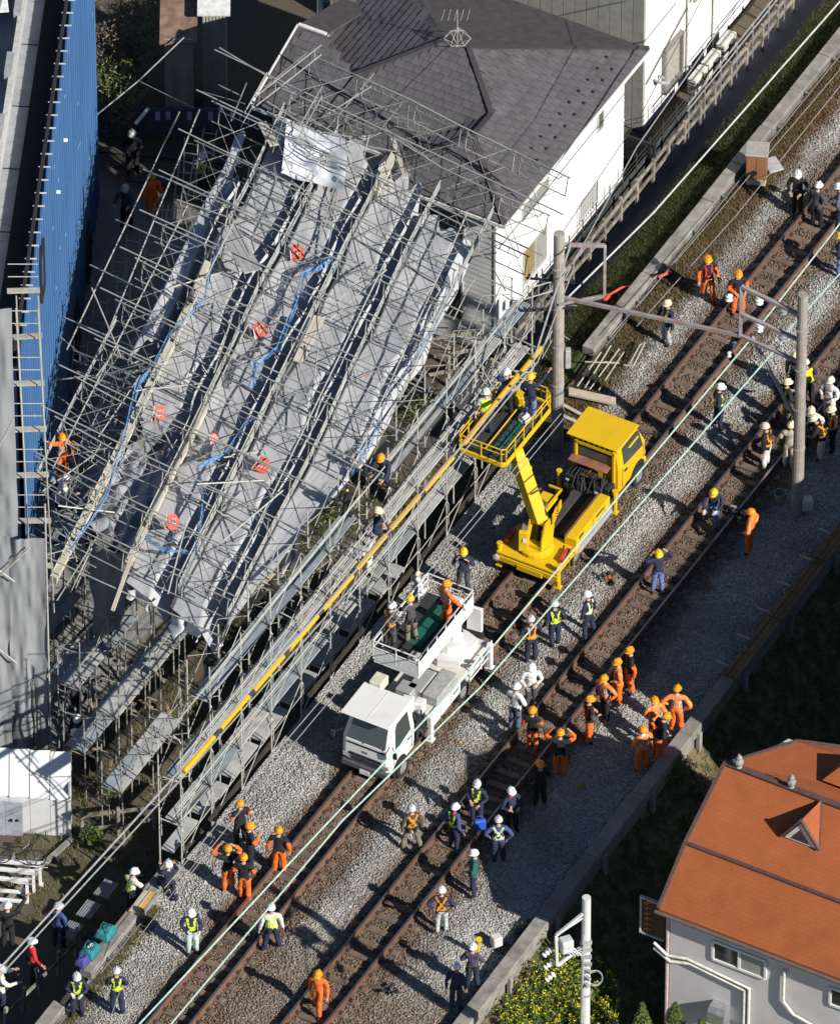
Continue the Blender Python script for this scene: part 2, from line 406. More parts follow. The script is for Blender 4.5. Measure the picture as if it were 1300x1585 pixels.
# ---- wall on the right edge of the railway
rw = thing('retaining_wall', 'long concrete edge beam on posts along the right of the tracks', 'wall', W(-3, -11.9, -1))
u = -32.
while u < 30:
    q = MB(); q.ubox(u + 1.5, -11.95, .1, 2.985, .46, .34, .02); obj('coping_beam', q, M_CONCD if u > -14.5 else M_CONC, rw)
    q = MB(); q.ubox(u + 1.5, -12.0, -.75, 2.98, .16, 1.36); obj('wall_panel', q, M_CONCD, rw)
    q = MB(); q.ubox(u + .4, -12.22, -.55, .16, .14, 1.3, .01); obj('wall_post', q, M_CONC, rw); u += 3.0
wf = thing('trackside_handrail', 'long rusty brown plank walkway with railing on top of the right wall', 'railing', W(3, -11.6, .2))
M_BRN = M('rusty_walkway_timber', (.16, .10, .045), .85, 0, .35, 5, .4)
for k in range(4):
    for j, vv in enumerate((-11.80, -11.98, -12.14)):
        q = MB(); q.bar(W(-2.2 + k * 3.0, vv, .30), W(.76 + k * 3.0, vv + jit(.02), .30 + jit(.01)), .15, .04); obj('plank', q, M_BRN, wf)
for k in range(9):
    q = MB(); q.bar(W(-1.8 + k * 1.35, -11.76, .34), W(-1.8 + k * 1.35, -11.76 + .45, .34), .05, .05); obj('cross_batten', q, M('grey_batten', (.4, .38, .34)), wf)
# ---- concrete post fences
M_FEN = M('fence_concrete', (.27, .24, .195), .9, 0, .35, 4, .4, dirt=(.07, .055, .035), dsc=2.6, damt=.9)
def conc_fence(label, pts, step, h, rails=2, lean=.03, name='concrete_fence'):
    p0 = Vector(pts[0]); t = thing(name, label, 'fence', p0)
    for a, c in zip(pts[:-1], pts[1:]):
        a, c = Vector(a), Vector(c); n = max(1, round((c - a).length / step))
        for i in range(n + 1):
            p = a.lerp(c, i / n); q = MB(); tp = p + Vector((jit(lean), jit(lean), h * (1 + jit(.04))))
            q.bar(p - Vector((0, 0, .3)), tp, .11, .11, (c - a), .015); obj('fence_post', q, M_FEN, t)
            if i < n:
                e = a.lerp(c, (i + 1) / n)
                for r in range(rails):
                    zz = h * (.38 + .46 * r); q = MB()
                    q.bar(p + Vector((0, 0, zz + jit(.04))), e + Vector((0, 0, zz + jit(.04))), .06, .11); obj('fence_rail', q, M_FEN, t)
    return t
f1 = conc_fence('concrete post and rail fence along the ditch in front of the white house', [W(7.4, 1.5, -1.15), W(30, 1.6, -1.15)], 1.1, 1.0, 2, .05)
tp = MB()
for zz in (.35, .1): tp.tube(W(20.5, 1.55, zz), W(30, 1.6, zz), .025)
for k in range(9): tp.tube(W(20.6 + k * 1.1, 1.55, -1.2), W(20.6 + k * 1.1, 1.55, .38), .022)
solo('pipe_railing', 'grey pipe railing behind the ditch fence below the air conditioners', 'railing', tp, M('galv_pipe', (.45, .45, .43), .5, .5))
wfn = thing('wire_mesh_fence', 'dark spiked mesh fence between the white house wall and ditch fence', 'fence', W(9, 1.86, -1.2))
for k in range(16):
    q = MB(); q.tube(W(8.6 + k * .9, 1.84, -1.2), W(8.6 + k * .9, 1.84, .42), .02); obj('fence_post', q, M('dark_fence_steel', (.05, .055, .05)), wfn)
    if k < 15:
        q = MB()
        for zz in (-.9, -.45, 0., .2): q.tube(W(8.6 + k * .9, 1.84, zz), W(9.5 + k * .9, 1.84, zz), .012, 4)
        q.bar(W(8.6 + k * .9, 1.86, -.6), W(9.5 + k * .9, 1.86, -.6), .01, .8); obj('fence_panel', q, M('dark_fence_steel', (.05, .055, .05)), wfn)
conc_fence('leaning concrete fence stubs in the ditch at the lower left', [G(8, 1583, -1.2), G(118, 1470, -1.2)], .9, .75, 1, .12)
conc_fence('concrete fence between the storage shed and the scaffold foot', [G(128, 1300, -1.7), G(240, 1285, -1.7)], .95, 1.15, 2)
conc_fence('old concrete fence half hidden under the collapsed scaffold', [G(612, 610, -1.2), G(735, 590, -1.2)], 1.0, 1.6, 3)
# ================================================================ BUILDINGS
M_WHITE = M('white_render', (.80, .79, .765), .8, 0, .04, 1.2, .12, 60, dirt=(.66, .64, .60), dsc=.6, damt=.35)
M_SIDING = M('pale_grey_siding', (.66, .66, .65), .7, 0, .08, 2)
M_ROOF = M('slate_roof_underlay', (.075, .066, .068), .9, 0, .2, 3)
M_TILE = M('charcoal_slate_tile', (.108, .101, .108), .85, 0, .26, 2.0, .3, 30, dirt=(.072, .066, .064), dsc=.7, damt=.5)
M_FRAME = M('aluminium_frame', (.62, .60, .56), .45, .3, .05)
M_GLASS = glass(); M_CURT = M('curtained_glass', (.33, .34, .31), .15, 0, .15, 3, spec=.7)
M_DARKST = M('dark_steel', (.035, .037, .04), .6, .2)
def window(par, a, b_, z0, z1, n, panes=2, frame=.06, depth=.05, gm=None, fm=None, name='window'):
    """window in a vertical wall from a to b (xy), n = outward normal"""
    a, b_, n = Vector(a), Vector(b_), Vector(n); a.z = b_.z = 0; q = MB(); d = (b_ - a).normalized()
    for (p, q_) in ((z0, z0), (z1, z1)):
        q.bar(a + Vector((0, 0, p)) + n * depth * .5, b_ + Vector((0, 0, p)) + n * depth * .5, depth, frame)
    for k in range(panes + 1):
        c = a.lerp(b_, k / panes) + n * depth * .5
        q.bar(c + Vector((0, 0, z0 + frame / 2)), c + Vector((0, 0, z1 - frame / 2)), frame, depth * .9, n)
    w = obj(name, q, fm or M_FRAME, par)
    for k in range(panes):
        c0, c1 = a.lerp(b_, k / panes) + d * frame / 2, a.lerp(b_, (k + 1) / panes) - d * frame / 2
        g_ = MB(); zz = Vector((0, 0, (z0 + z1) / 2)); g_.bar(c0 + zz + n * (.012 + .008 * k), c1 + zz + n * (.012 + .008 * k), .012, z1 - z0 - frame)
        obj('pane', g_, (gm[k] if isinstance(gm, (list, tuple)) else gm) or M_GLASS, w)
    return w
wh = thing('white_house', 'white two storey house with dark brown slate hip roof beside the railway', 'house', W(9.2, 2.05, -1.2), TH)
ze, sl = 5.0, .35
for (u0, u1, v0, v1) in ((8.6, 11.5, 2.05, 5.75), (9.8, 17.1, 2.054, 10.1), (9.804, 14.4, 9.2, 10.7)):
    q = MB(); q.ubox((u0 + u1) / 2, (v0 + v1) / 2, 1.9, u1 - u0, v1 - v0, 6.2); obj('wall', q, M_WHITE, wh)
q = MB()
for k in range(29):   # horizontal lap siding on the near gable side
    z = -1.1 + k * .21
    q.bar(W(8.585, 2.05, z), W(8.585, 5.74, z), .03, .20, Vector((.12, 0, 1)))
    if z > .5: q.bar(W(9.785, 5.8, z), W(9.785, 10.05, z), .03, .20)
sd = obj('siding_board', q, M_SIDING, wh); sd['kind'] = 'stuff'
q = MB(); q.ubox(8.58, 2.04, 1.9, .07, .07, 6.2); obj('corner_trim', q, M_WHITE, wh)
q = MB()
for z in (2.15, 4.62): q.ubox(13.2, 2.035, z, 7.8, .02, .05)
for z in (.6, 1.3, 3.0): q.ubox(13.2, 2.043, z, 7.8, .01, .02)
obj('belt_course', q, M('shadow_line_trim', (.70, .69, .67)), wh)
nR, nF = -Vdir, -Udir
window(wh, W(10.3, 2.05), W(12.0, 2.05), 3.15, 4.35, nR, 2, gm=[M_CURT, M_CURT])
window(wh, W(10.4, 2.05), W(11.9, 2.05), .35, 1.75, nR, 2, gm=[M('amber_curtain', (.30, .22, .10), .3), M_CURT])
window(wh, W(15.3, 2.05), W(15.65, 2.05), 3.0, 4.1, nR, 1, gm=M('dim_glass', (.12, .13, .11), .2))
gr = window(wh, W(14.0, 2.05), W(15.3, 2.05), .1, 1.0, nR, 1, gm=M_CURT, fm=M_WHITE)
for k in range(9):
    q = MB(); c = W(14.05 + k * .15, 1.97); q.bar(c + Vector((0, 0, .08)), c + Vector((0, 0, 1.02)), .025, .025, nR); obj('bar', q, M_WHITE, gr)
window(wh, W(8.57, 3.15), W(8.57, 4.95), 3.15, 4.25, nF, 2, gm=[M('dim_glass', (.12, .13, .11)), M_GLASS])
window(wh, W(8.57, 3.2), W(8.57, 4.2), -.2, 1.5, nF, 1, gm=M('dark_room_glass', (.05, .045, .035), .3))
def rp(u, v): # roof height by hip distance
    m = min(u - 9.2, 17.6 - u, v - 1.45, 10.65 - v); w = min(u - 8.05, v - 1.45, 6.25 - v) if u < 11.7 else -9; l = min(u - 9.2, 13.2 - u, v - 8.65, 12.65 - v)
    return ze + sl * max(m, w, l, 0)
def RP(u, v, dz=0): return W(u, v, rp(u, v) + dz)
faces = dict(
 F1=([(11.6, 3.85), (13.4, 5.65), (13.4, 6.45), (11.25, 8.6), (12.2, 10.1), (12.2, 11.1), (9.2, 11.1), (9.2, 6.25)], (1, 0)),
 F2=([(8.05, 1.45), (17.6, 1.45), (13.4, 5.65), (11.6, 3.85), (10.45, 3.85)], (0, 1)),
 F3=([(8.05, 1.45), (10.45, 3.85), (8.05, 6.25)], (1, 0)),
 F4=([(10.45, 3.85), (11.6, 3.85), (9.2, 6.25), (8.05, 6.25)], (0, -1)),
 F5=([(11.25, 8.6), (13.4, 6.45), (17.6, 10.65), (12.2, 10.65), (12.2, 10.1)], (0, -1)),
 F6=([(17.6, 1.45), (17.6, 10.65), (13.4, 6.45), (13.4, 5.65)], (-1, 0)))
PLANE = dict(F1=lambda u, v: ze + sl * (u - 9.2), F5=lambda u, v: ze + sl * (10.65 - v))
def inside(p, poly, m=0.0):
    s = 0; n = len(poly); A = sum(poly[i][0] * poly[(i + 1) % n][1] - poly[(i + 1) % n][0] * poly[i][1] for i in range(n))
    c = False
    for i in range(n):
        a, d = poly[i], poly[(i + 1) % n]
        if (a[1] > p[1]) != (d[1] > p[1]) and p[0] < (d[0] - a[0]) * (p[1] - a[1]) / (d[1] - a[1]) + a[0]: c = not c
    return c
def inside_m(c, e, hw, hh, g, poly): # all corners roughly in
    return all(inside((c[0] + e[0] * a * hw + g[0] * b_ * hh, c[1] + e[1] * a * hw + g[1] * b_ * hh), poly) for a, b_ in ((-.9, 0), (.9, 0), (0, -.9), (0, .9)))
tw, te = .34, .27
tq = MB(); a = tw / 2 - .008
tq.add([(-a, -.16, .004), (a, -.16, .004), (a, .17, .004), (-a, .17, .004), (-a, -.16, .036), (a, -.16, .036), (a, .17, .008), (-a, .17, .008)],
       [(0, 3, 2, 1), (4, 5, 6, 7), (0, 1, 5, 4), (1, 2, 6, 5), (2, 3, 7, 6), (3, 0, 4, 7)])
tile_me = tq.mesh('roof_tile'); tile_me.materials.append(M_TILE)
ntile = 0; rest = MB()
camd = (CAM / CAM.length)
for nm, (poly, g) in faces.items():
    pf_ = PLANE.get(nm, rp); RQ = lambda u, v, pf_=pf_: W(u, v, pf_(u, v))
    q = MB(); q.prism([RQ(*p) for p in poly], Vector((0, 0, -.07))); obj('roof_slope', q, M_ROOF, wh)
    if nm == 'F6': continue
    e = (g[1], -g[0]); ew = (Udir * e[0] + Vdir * e[1]); gw = (Udir * g[0] + Vdir * g[1] + Vector((0, 0, sl))).normalized(); nw = ew.cross(gw)
    if nw.z < 0: ew = -ew; nw = -nw
    mt = Matrix((ew, gw, nw)).transposed(); row = 0
    us = [p[0] for p in poly]; vv = [p[1] for p in poly]
    horiz = g[0] != 0
    lo, hi = (min(us), max(us)) if horiz else (min(vv), max(vv)); l2, h2 = (min(vv), max(vv)) if horiz else (min(us), max(us))
    step = te / math.sqrt(1 + sl * sl); d0 = lo if (g[0] + g[1]) > 0 else hi; sgn = 1 if (g[0] + g[1]) > 0 else -1
    d = .16
    while d < hi - lo:
        x = l2 + (tw / 2 if row % 2 else 0) + (row * .37 % 1) * .06
        while x < h2:
            c = (d0 + sgn * d, x) if horiz else (x, d0 + sgn * d)
            if inside_m(c, e, tw / 2, .1, g, poly):
                p = RQ(*c)
                if nm in ('F1', 'F2') and ntile < 300 and ((nm == 'F1' and c[1] < 8.5 and ntile < 140) or (nm == 'F2' and c[0] > 9)):
                    o = bpy.data.objects.new('roof_tile', tile_me); COL.objects.link(o); o.parent = wh
                    o.matrix_local = INV[wh.name] @ (Matrix.Translation(p + nw * jit(.003)) @ (mt @ Matrix.Rotation(jit(.012), 3, 'Z')).to_4x4()); ntile += 1
                else:
                    z_ = nw * jit(.004)
                    rest.add([mt @ Vector(t) + p + z_ for t in tq.v], tq.f)
            x += tw
        d += step; row += 1
o = obj('roof_tile', rest, M_TILE, wh); o['kind'] = 'stuff'
z12 = ze + sl * 3.0
q = MB(); q.prism([W(12.2, 10.1, z12), W(12.2, 11.1, z12), W(15.0, 11.1, 5.05), W(15.0, 10.1, 5.05)], Vector((0, 0, -.07))); q.prism([W(11.25, 8.6, ze + sl * 2.05), W(12.2, 10.1, z12), W(12.2, 10.1, 5.1)], W(.03, .02, 0)); obj('roof_slope', q, M_ROOF, wh)
q = MB(); q.prism([W(9.9, 10.68, 4.9), W(14.3, 10.68, 4.9), W(12.2, 10.68, z12 - .1)], Vdir * -.1); obj('gable_wall', q, M_WHITE, wh)
q = MB(); q.bar(W(9.2, 11.12, 4.98), W(12.2, 11.12, z12 - .02), .05, .14); q.bar(W(12.2, 10.1, z12 + .03), W(12.2, 11.1, z12 + .03), .12, .06); obj('verge_board', q, M('white_gutter', (.66, .65, .62)), wh)
M_RIDGE = M('ridge_cap_metal', (.07, .06, .062), .6, .1)
for a_, c_ in (((8.05, 1.45), (10.45, 3.85)), ((10.45, 3.85), (8.05, 6.25)), ((10.45, 3.85), (11.6, 3.85)), ((11.6, 3.85), (13.4, 5.65)), ((13.4, 5.65), (13.4, 6.45)), ((13.4, 6.45), (11.25, 8.6)), ((13.4, 5.65), (17.6, 1.45))):
    q = MB(); q.bar(RP(*a_, .045), RP(*c_, .045), .17, .035); obj('ridge_cap', q, M_RIDGE, wh)
for a_, c_ in (((8.05, 1.45), (17.6, 1.45)), ((8.05, 1.45), (8.05, 6.25)), ((9.2, 6.3), (9.2, 11.1))):
    q = MB(); s1 = W(a_[0], a_[1], ze - .1); s2 = W(c_[0], c_[1], ze - .1); q.bar(s1, s2, .09, .12); obj('gutter', q, M('white_gutter', (.66, .65, .62)), wh)
q = MB()
for k in range(9):
    for j in (0, 1):
        u_ = 11.0 + k * .62 + j * .3; q.lathe([(.05, 0), (.05, .06), (.01, .07)], RP(u_, 1.9 + j * .35, .02), 6)
o = obj('snow_guard', q, M_DARKST, wh); o['kind'] = 'stuff'
ant = RP(13.3, 6.0)
q = MB(); q.tube(ant, ant + Vector((0, 0, 1.5)), .014); 
for k in range(6):
    t0, t1 = k * math.pi / 3, (k + 1) * math.pi / 3; r_ = .42
    p0, p1 = ant + Vector((r_ * math.cos(t0), r_ * math.sin(t0), .35)), ant + Vector((r_ * math.cos(t1), r_ * math.sin(t1), .35))
    q.tube(p0, p1, .012, 5); q.tube(p0, ant + Vector((0, 0, .05)), .008, 4); q.tube(p0, ant + Vector((0, 0, .8)), .008, 4)
for k in range(5): q.tube(ant + Vector((-.5 + .2 * k, -.25, 1.3)), ant + Vector((-.4 + .2 * k, .3, 1.3)), .008, 4)
obj('roof_antenna', q, M('pale_antenna', (.5, .47, .43), .5), wh)
# ---- second white house
h2 = thing('neighbour_house', 'white house with grey vertical siding and air conditioners, behind the slate roof', 'house', W(20.3, 3.0, -1.2), TH)
q = MB(); q.ubox(28, 9, 3.4, 15.4, 12, 9.2); obj('wall', q, M_WHITE, h2)
M_VSID = M('stone_grey_siding', (.40, .385, .34), .85, 0, .12, 3, .5, 25)
for k in range(28):
    q = MB(); q.bar(W(20.27, 3.02 + k * .42 + .205, -1.2), W(20.27, 3.02 + k * .42 + .205, 8.0), .395, .05, Udir); obj('siding_panel', q, M_VSID, h2)
window(h2, W(21.5, 3.0), W(22.7, 3.0), -.5, 1.25, nR, 1, .12, .14, gm=M('drawn_shutter', (.34, .33, .29), .6), fm=M('bronze_frame', (.22, .20, .18), .5))
for u_ in (23.1, 24.9):
    q = MB(); q.tube(W(u_, 2.93, -1.2), W(u_, 2.93, 7.5), .04, 8); obj('downpipe', q, M('cream_pipe', (.62, .60, .55)), h2)
q = MB(); q.lathe([(.17, 0), (.17, .06), (.05, .07)], W(23.7, 2.99, 1.9), 8, -Vdir); obj('vent', q, M('tan_vent', (.36, .29, .17)), h2)
q = MB(); q.bar(W(20.9, 2.95, .55), W(20.9, 2.7, .5), .07, .07); q.bar(W(21.2, 2.97, .5), W(21.2, 2.75, .45), .05, .05); q.tube(W(20.9, 2.72, .5), W(21.05, 2.5, .48), .06, 8); obj('wall_camera', q, M('camera_grey', (.4, .4, .4)), h2)
q = MB(); q.tube(W(20.3, 2.95, .8), W(27, 2.95, 3.6), .02, 5); obj('wall_cable', q, M('dark_cable', (.06, .06, .06)), h2)
M_AC = M('ac_beige', (.58, .56, .50), .5); M_ACG = M('ac_grille', (.10, .10, .095))
for k, (px_, py_, lab) in enumerate(((1072, 132, 'beige air conditioner unit nearest the black gate'), (1092, 107, 'middle beige air conditioner unit along the white wall'), (1113, 77, 'beige air conditioner unit below the pair of downpipes'))):
    u_, v_ = UV(px_, py_, -1.1); t = thing('air_conditioner', lab, 'air conditioner', W(u_, 2.45, -1.2), TH, 'air conditioners along the neighbour house')
    q = MB(); q.box((0, 0, .42), (.82, .32, .6), 0, None, .02); obj('casing', q, M_AC, t, True)
    q = MB(); q.lathe([(.24, 0), (.24, .02), (.04, .03)], (.08, -.16, .42), 12, (0, -1, 0)); obj('fan_grille', q, M_ACG, t, True)
    q = MB()
    for j in range(4): q.box((-.412, 0, .22 + j * .12), (.02, .26, .07))
    obj('side_grille', q, M_ACG, t, True)
    q = MB()
    for s_ in (-.3, .3): q.box((s_, 0, .06), (.08, .36, .12))
    obj('foot', q, M_CONCD, t, True)
gt = thing('garden_gate', 'black slatted gate between the two white houses', 'gate', W(19.0, 1.9, -1.2), TH)
for k in range(8):
    q = MB(); q.bar(W(18.3, 1.75 + k * .16, -1.15), W(18.3, 1.75 + k * .16, .25), .12, .04, Udir); obj('slat', q, M_DARKST, gt)
q = MB(); q.ubox(18.34, 2.3, .28, .08, 1.5, .08); q.ubox(18.34, 1.6, -.4, .1, .1, 1.5); obj('gate_frame', q, M_DARKST, gt)
# ---- blue building
DB = Vector((.0773, 1, 0)).normalized(); NBL = Vector((DB.y, -DB.x, 0))
def B(s, off, z): # s metres from the far corner towards the camera, off metres to the left of the wall
    return Vector((-10.316, 16.19, 0)) - DB * s - NBL * off + Vector((0, 0, z))
M_BLUE = M('blue_ribbed_steel', (.050, .130, .285), .5, .05, .14, .9, dirt=(.075, .165, .31), dsc=.8, damt=.35)
bb = thing('blue_building', 'tall building clad in blue ribbed steel at the left edge', 'building', B(0, 0, -1.5))
q = MB(); c = B(11.0, 3.5, 4.85); q.box(c, (6.8, 22, 12.7), math.atan2(DB.y, DB.x) - math.pi / 2); obj('wall', q, M_BLUE, bb)
pm = MB(); w_ = .6
prof = [(0, 0)]
for r_ in range(4): prof += [(.03 + r_ * .15, 0), (.05 + r_ * .15, .028), (.085 + r_ * .15, .028), (.105 + r_ * .15, 0)]
prof += [(.6, 0), (.6, -.05), (0, -.05)]
pm.prism([(-y, -x, 0) for x, y in prof], (0, 0, 13.4)); 
pme = pm.mesh('cladding_panel', None); pme.materials.append(M_BLUE)
for k in range(37):
    o = bpy.data.objects.new('cladding_panel', pme); COL.objects.link(o); o.parent = bb
    p = B(k * w_, -.06 , -1.3)
    o.matrix_local = INV[bb.name] @ (Matrix.Translation(p) @ Matrix.Rotation(math.pi, 4, 'Z') @ Matrix.Scale(-1, 4, (0, 1, 0)))
    q = MB(); q.box(p + Vector((-.1, -.012, 13.42)), (.36, .03, .035)); obj('panel_cap', q, M('pale_cap', (.55, .56, .57), .5), bb)
q = MB(); q.bar(B(0, .12, 12.0), B(22, .12, 12.0), .1, .3); obj('parapet_lining', q, M_DARKST, bb)
q = MB(); q.bar(B(0, .52, 11.36), B(22, .52, 11.36), .72, .1); obj('parapet_shade_strip', q, M('painted_shade_black', (.014, .014, .018), .7, 0, .4, 2), bb)  # black strip standing in for the parapet's shade on the roof
q = MB(); c = B(11, 1.2, 11.25); q.box(c, (2.3, 22, .1), math.atan2(DB.y, DB.x) - math.pi / 2); obj('roof', q, M('roof_sheet_grey', (.34, .35, .37), .7, 0, .12, 1.5, dirt=(.2, .21, .23)), bb)
for k in range(7):
    q = MB(); q.bar(B(1.5 + k * 2.9, 1.52, 11.55), B(4.35 + k * 2.9, 1.52, 11.55), .16, .5); obj('roof_curb', q, M('curb_grey', (.5, .49, .46), .8), bb)
    q = MB(); q.bar(B(2.6 + k * 2.9, 1.62, 11.72), B(3.6 + k * 2.9, 1.62, 11.72), .22, .5); obj('curb_block', q, M('curb_block', (.33, .33, .33), .8), bb)
    q = MB(); q.bar(B(1.47 + k * 2.9, .4, 11.31), B(1.47 + k * 2.9, 1.4, 11.31), .03, .02); obj('roof_joint', q, M_DARKST, bb)
q = MB(); q.bar(B(0, 2.6, 11.9), B(22, 2.6, 11.9), .42, .06, NBL * .3 + Vector((0, 0, 1))); obj('roof_light_strip', q, M('blue_skylight', (.10, .16, .34), .25, 0, .2, 2), bb)
pts = [B(s, 2.2 + .1 * noise(s * 1.3, 0), 12.05 + .06 * noise(s * 2, 5)) for s in np.arange(0, 21.5, .4)]
q = MB(); q.path(pts, .07, 6); obj('silver_hose', q, M('silver_foil', (.6, .6, .62), .35, .7, .3, 12), bb)
q = MB(); q.box(B(4.2, 3.6, 11.9), (2.6, 5, .08), .1); obj('white_roof_panel', q, M('white_sheet_metal', (.72, .72, .70), .6), bb)
for k in range(3):
    q = MB(); p0 = B(4 + k * 1.1, 2.9, 12); 
    for j in range(5): q.tube(p0 + Vector((jit(.5), jit(.5), .1)), p0 + Vector((jit(.6), jit(.6), .7)), .03, 5)
    obj('roof_pipe', q, M('roof_pipe_grey', (.3, .3, .3)), bb)
for (px_, py0, py1, z0) in ((126, 278, 350, -1.0), (139, 300, 385, -1.1), (63, 465, 545, 9.6)):
    s_ = 0
    # position along the wall from where the line of sight meets it
    for k in range(260):
        pt = B(k * .1, -.12, z0); 
        pg = G(px_, py1, z0)
        if pt.x < pg.x + .02: s_ = k * .1; break
    window(bb, B(s_ + .9, -.13, 0), B(s_, -.13, 0), z0 + .1, z0 + 1.9, NBL, 1, .1, .08, gm=M_BLUE if px_ != 139 else M_GLASS, fm=M_DARKST)
q = MB(); q.lathe([(.06, 0), (.06, .1), (.02, .12)], B(12.0, -.1, 9.5), 8, NBL); q.lathe([(.06, 0), (.06, .1), (.02, .12)], B(9.7, -.1, 9.6), 8, NBL); obj('wall_lamp', q, M('lamp_white', (.8, .8, .78)), bb)
q = MB()
for k in range(26):
    p = B(random.uniform(.3, 21), -.12, random.uniform(-.6, 11.6)); q.bar(p - DB * .08, p + DB * .08, .02, .025)
o = obj('wall_tie_bracket', q, M('tie_blue', (.26, .34, .44)), bb); o['kind'] = 'stuff'
# ---- small sheds top left
M_CORR = M('corrugated_grey', (.36, .33, .28), .8, 0, .2, 2)
def shed(label, x0, x1, y, z1, dep, mat, roofm):
    t = thing('garden_shed', label, 'shed', (x0, y, -1.2)); q = MB(); q.box(((x0 + x1) / 2, y + dep / 2, (z1 - 1.2) / 2), (x1 - x0, dep, z1 + 1.2)); obj('wall', q, mat, t)
    n = max(3, int((x1 - x0) / .1))
    for k in range(n):
        q = MB(); q.box((x0 + (k + .5) * (x1 - x0) / n, y - .015, (z1 - 1.2) / 2), ((x1 - x0) / n * .6, .03, z1 + 1.18)); obj('cladding_panel', q, mat, t)
    q = MB(); q.box(((x0 + x1) / 2, y + dep / 2, z1 + .05), (x1 - x0 + .3, dep + .3, .08), .05, Matrix.Rotation(.12, 3, 'X')); obj('roof', q, roofm, t)
shed('grey corrugated shed among the brown trees at the top', -8.15, -7.25, 19.2, 2.7, 1.6, M_CORR, M('rusty_sheet', (.24, .15, .11), .8, 0, .4, 3))
shed('tall narrow corrugated shed beside the dark yard', -6.95, -6.2, 20.0, 3.2, 1.4, M_CORR, M('white_tin', (.7, .7, .68), .5))
# ---- white storage shed and door bottom left
ss = thing('storage_shed', 'low white panelled site shed with a grey double door', 'shed', G(60, 1292, -1.7))
M_PAN = M('white_site_panel', (.66, .66, .65), .55, 0, .06, 1.5, dirt=(.5, .5, .5), dsc=1, damt=.4)
y0 = G(90, 1293, -1.7).y
for k in range(6):
    x1 = (122 - 650) / 50 - k * .62 ; q = MB(); q.box((x1 - .305, y0 - .03 * 0 + .09 * k * .6, -.95), (.61, .06, 1.5), -.1); obj('wall_panel', q, M_PAN, ss)
    q = MB(); q.bar((x1 - .305, y0 - .03 + .055 * k, -.17), (x1 - .305, y0 + 1.15 + .055 * k, .72), .612, .05); obj('roof_panel', q, M_PAN, ss)
q = MB(); q.box(((122 - 650) / 50 - .03, y0 + .6, -.75), (.06, 1.1, 1.9)); obj('end_wall', q, M_PAN, ss)
for k in (0, 1):
    q = MB(); q.box((-12.42 - k * .52 + .14, y0 - .02 + .02 * k, -1.0), (.51, .05, 1.42), -.08); d_ = obj('door', q, M('grey_door', (.36, .38, .42), .45), ss)
    q = MB(); q.box((-12.2 - k * .18 + .02, y0 - .07, -1.0), (.07, .05, .09)); obj('handle', q, M_DARKST, d_)
# ---- orange roofed house, bottom right
oh = thing('orange_roof_house', 'pale house with a large orange gambrel roof at the lower right', 'house', W(-15.2, -16.6, -4.5), TH)
M_OR = M('orange_shingle', (.36, .100, .031), .85, 0, .09, 1.3, .3, 50, dirt=(.29, .082, .03), dsc=1.1, damt=.6)
def shingle(m):
    nt = m.node_tree; b_ = nt.nodes['Principled BSDF']; tc = nt.nodes.new('ShaderNodeTexCoord'); mp = nt.nodes.new('ShaderNodeMapping')
    nt.links.new(tc.outputs['Object'], mp.inputs[0]); mp.inputs['Rotation'].default_value = (0, 0, math.pi / 2)
    br = nt.nodes.new('ShaderNodeTexBrick'); br.inputs['Scale'].default_value = 2.2; br.inputs['Mortar Size'].default_value = .012; br.inputs['Color1'].default_value = (1, 1, 1, 1); br.inputs['Color2'].default_value = (.95, .94, .94, 1); br.inputs['Mortar'].default_value = (.80, .77, .77, 1)
    nt.links.new(mp.outputs[0], br.inputs['Vector']); l = b_.inputs['Base Color'].links[0].from_socket
    mx = nt.nodes.new('ShaderNodeMix'); mx.data_type = 'RGBA'; mx.blend_type = 'MULTIPLY'; mx.inputs['Factor'].default_value = 1
    nt.links.new(l, mx.inputs['A']); nt.links.new(br.outputs['Color'], mx.inputs['B']); nt.links.new(mx.outputs['Result'], b_.inputs['Base Color'])
shingle(M_OR)
M_LIL = M('lilac_grey_render', (.68, .635, .635), .85, 0, .05, 1.5, .1, 80, dirt=(.58, .555, .57), dsc=.8, damt=.3)
M_TRIM = M('purple_brown_trim', (.105, .065, .06), .6)
Ez, Bz, Rz = 4.0, 5.3, 6.5; Eu, Bu, Ru = -15.4, -13.75, -11.3; ov = -16.55; vE = -27.0
q = MB(); q.ubox(-11.4, (ov - .25 + vE) / 2, -.3, 7.5, abs(vE - ov + .25), 8.2); obj('wall', q, M_LIL, oh)
q = MB(); q.prism([W(-15.12, ov - .26, 3.78), W(Bu, ov - .26, Bz - .1), W(Ru, ov - .26, Rz - .1), W(-7.7, ov - .26, 4.6), W(-7.7, ov - .26, 3.6), W(-15.12, ov - .26, 3.6)], Vdir * -9.9); obj('gable_wall', q, M_LIL, oh)
def slope(p, mat, nm='roof_slope', th=.1):
    q = MB(); q.prism(p, Vector((0, 0, -th))); return obj(nm, q, mat, oh)
r1 = slope([W(Eu, ov, Ez), W(Bu, ov, Bz), W(Bu, vE, Bz), W(Eu, vE, Ez)], M_OR)
r2 = slope([W(Bu + .002, ov, Bz), W(Ru, ov, Rz), W(Ru, vE, Rz), W(Bu + .002, vE, Bz)], M_OR)
r3 = slope([W(Ru, ov, Rz), W(-9.0, ov - 1.2, 6.0), W(-7.6, ov - 3.2, 5.3), W(-7.6, vE, 5.3), W(Ru, vE, Rz)], M_OR)
for a_, c_, z0, z1 in ((Eu, Bu, Ez, Bz), (Bu, Ru, Bz, Rz)):
    q = MB(); q.bar(W(a_, ov + .02, z0 + .02), W(c_, ov + .02, z1 + .02), .10, .14); obj('verge_trim', q, M_TRIM, oh)
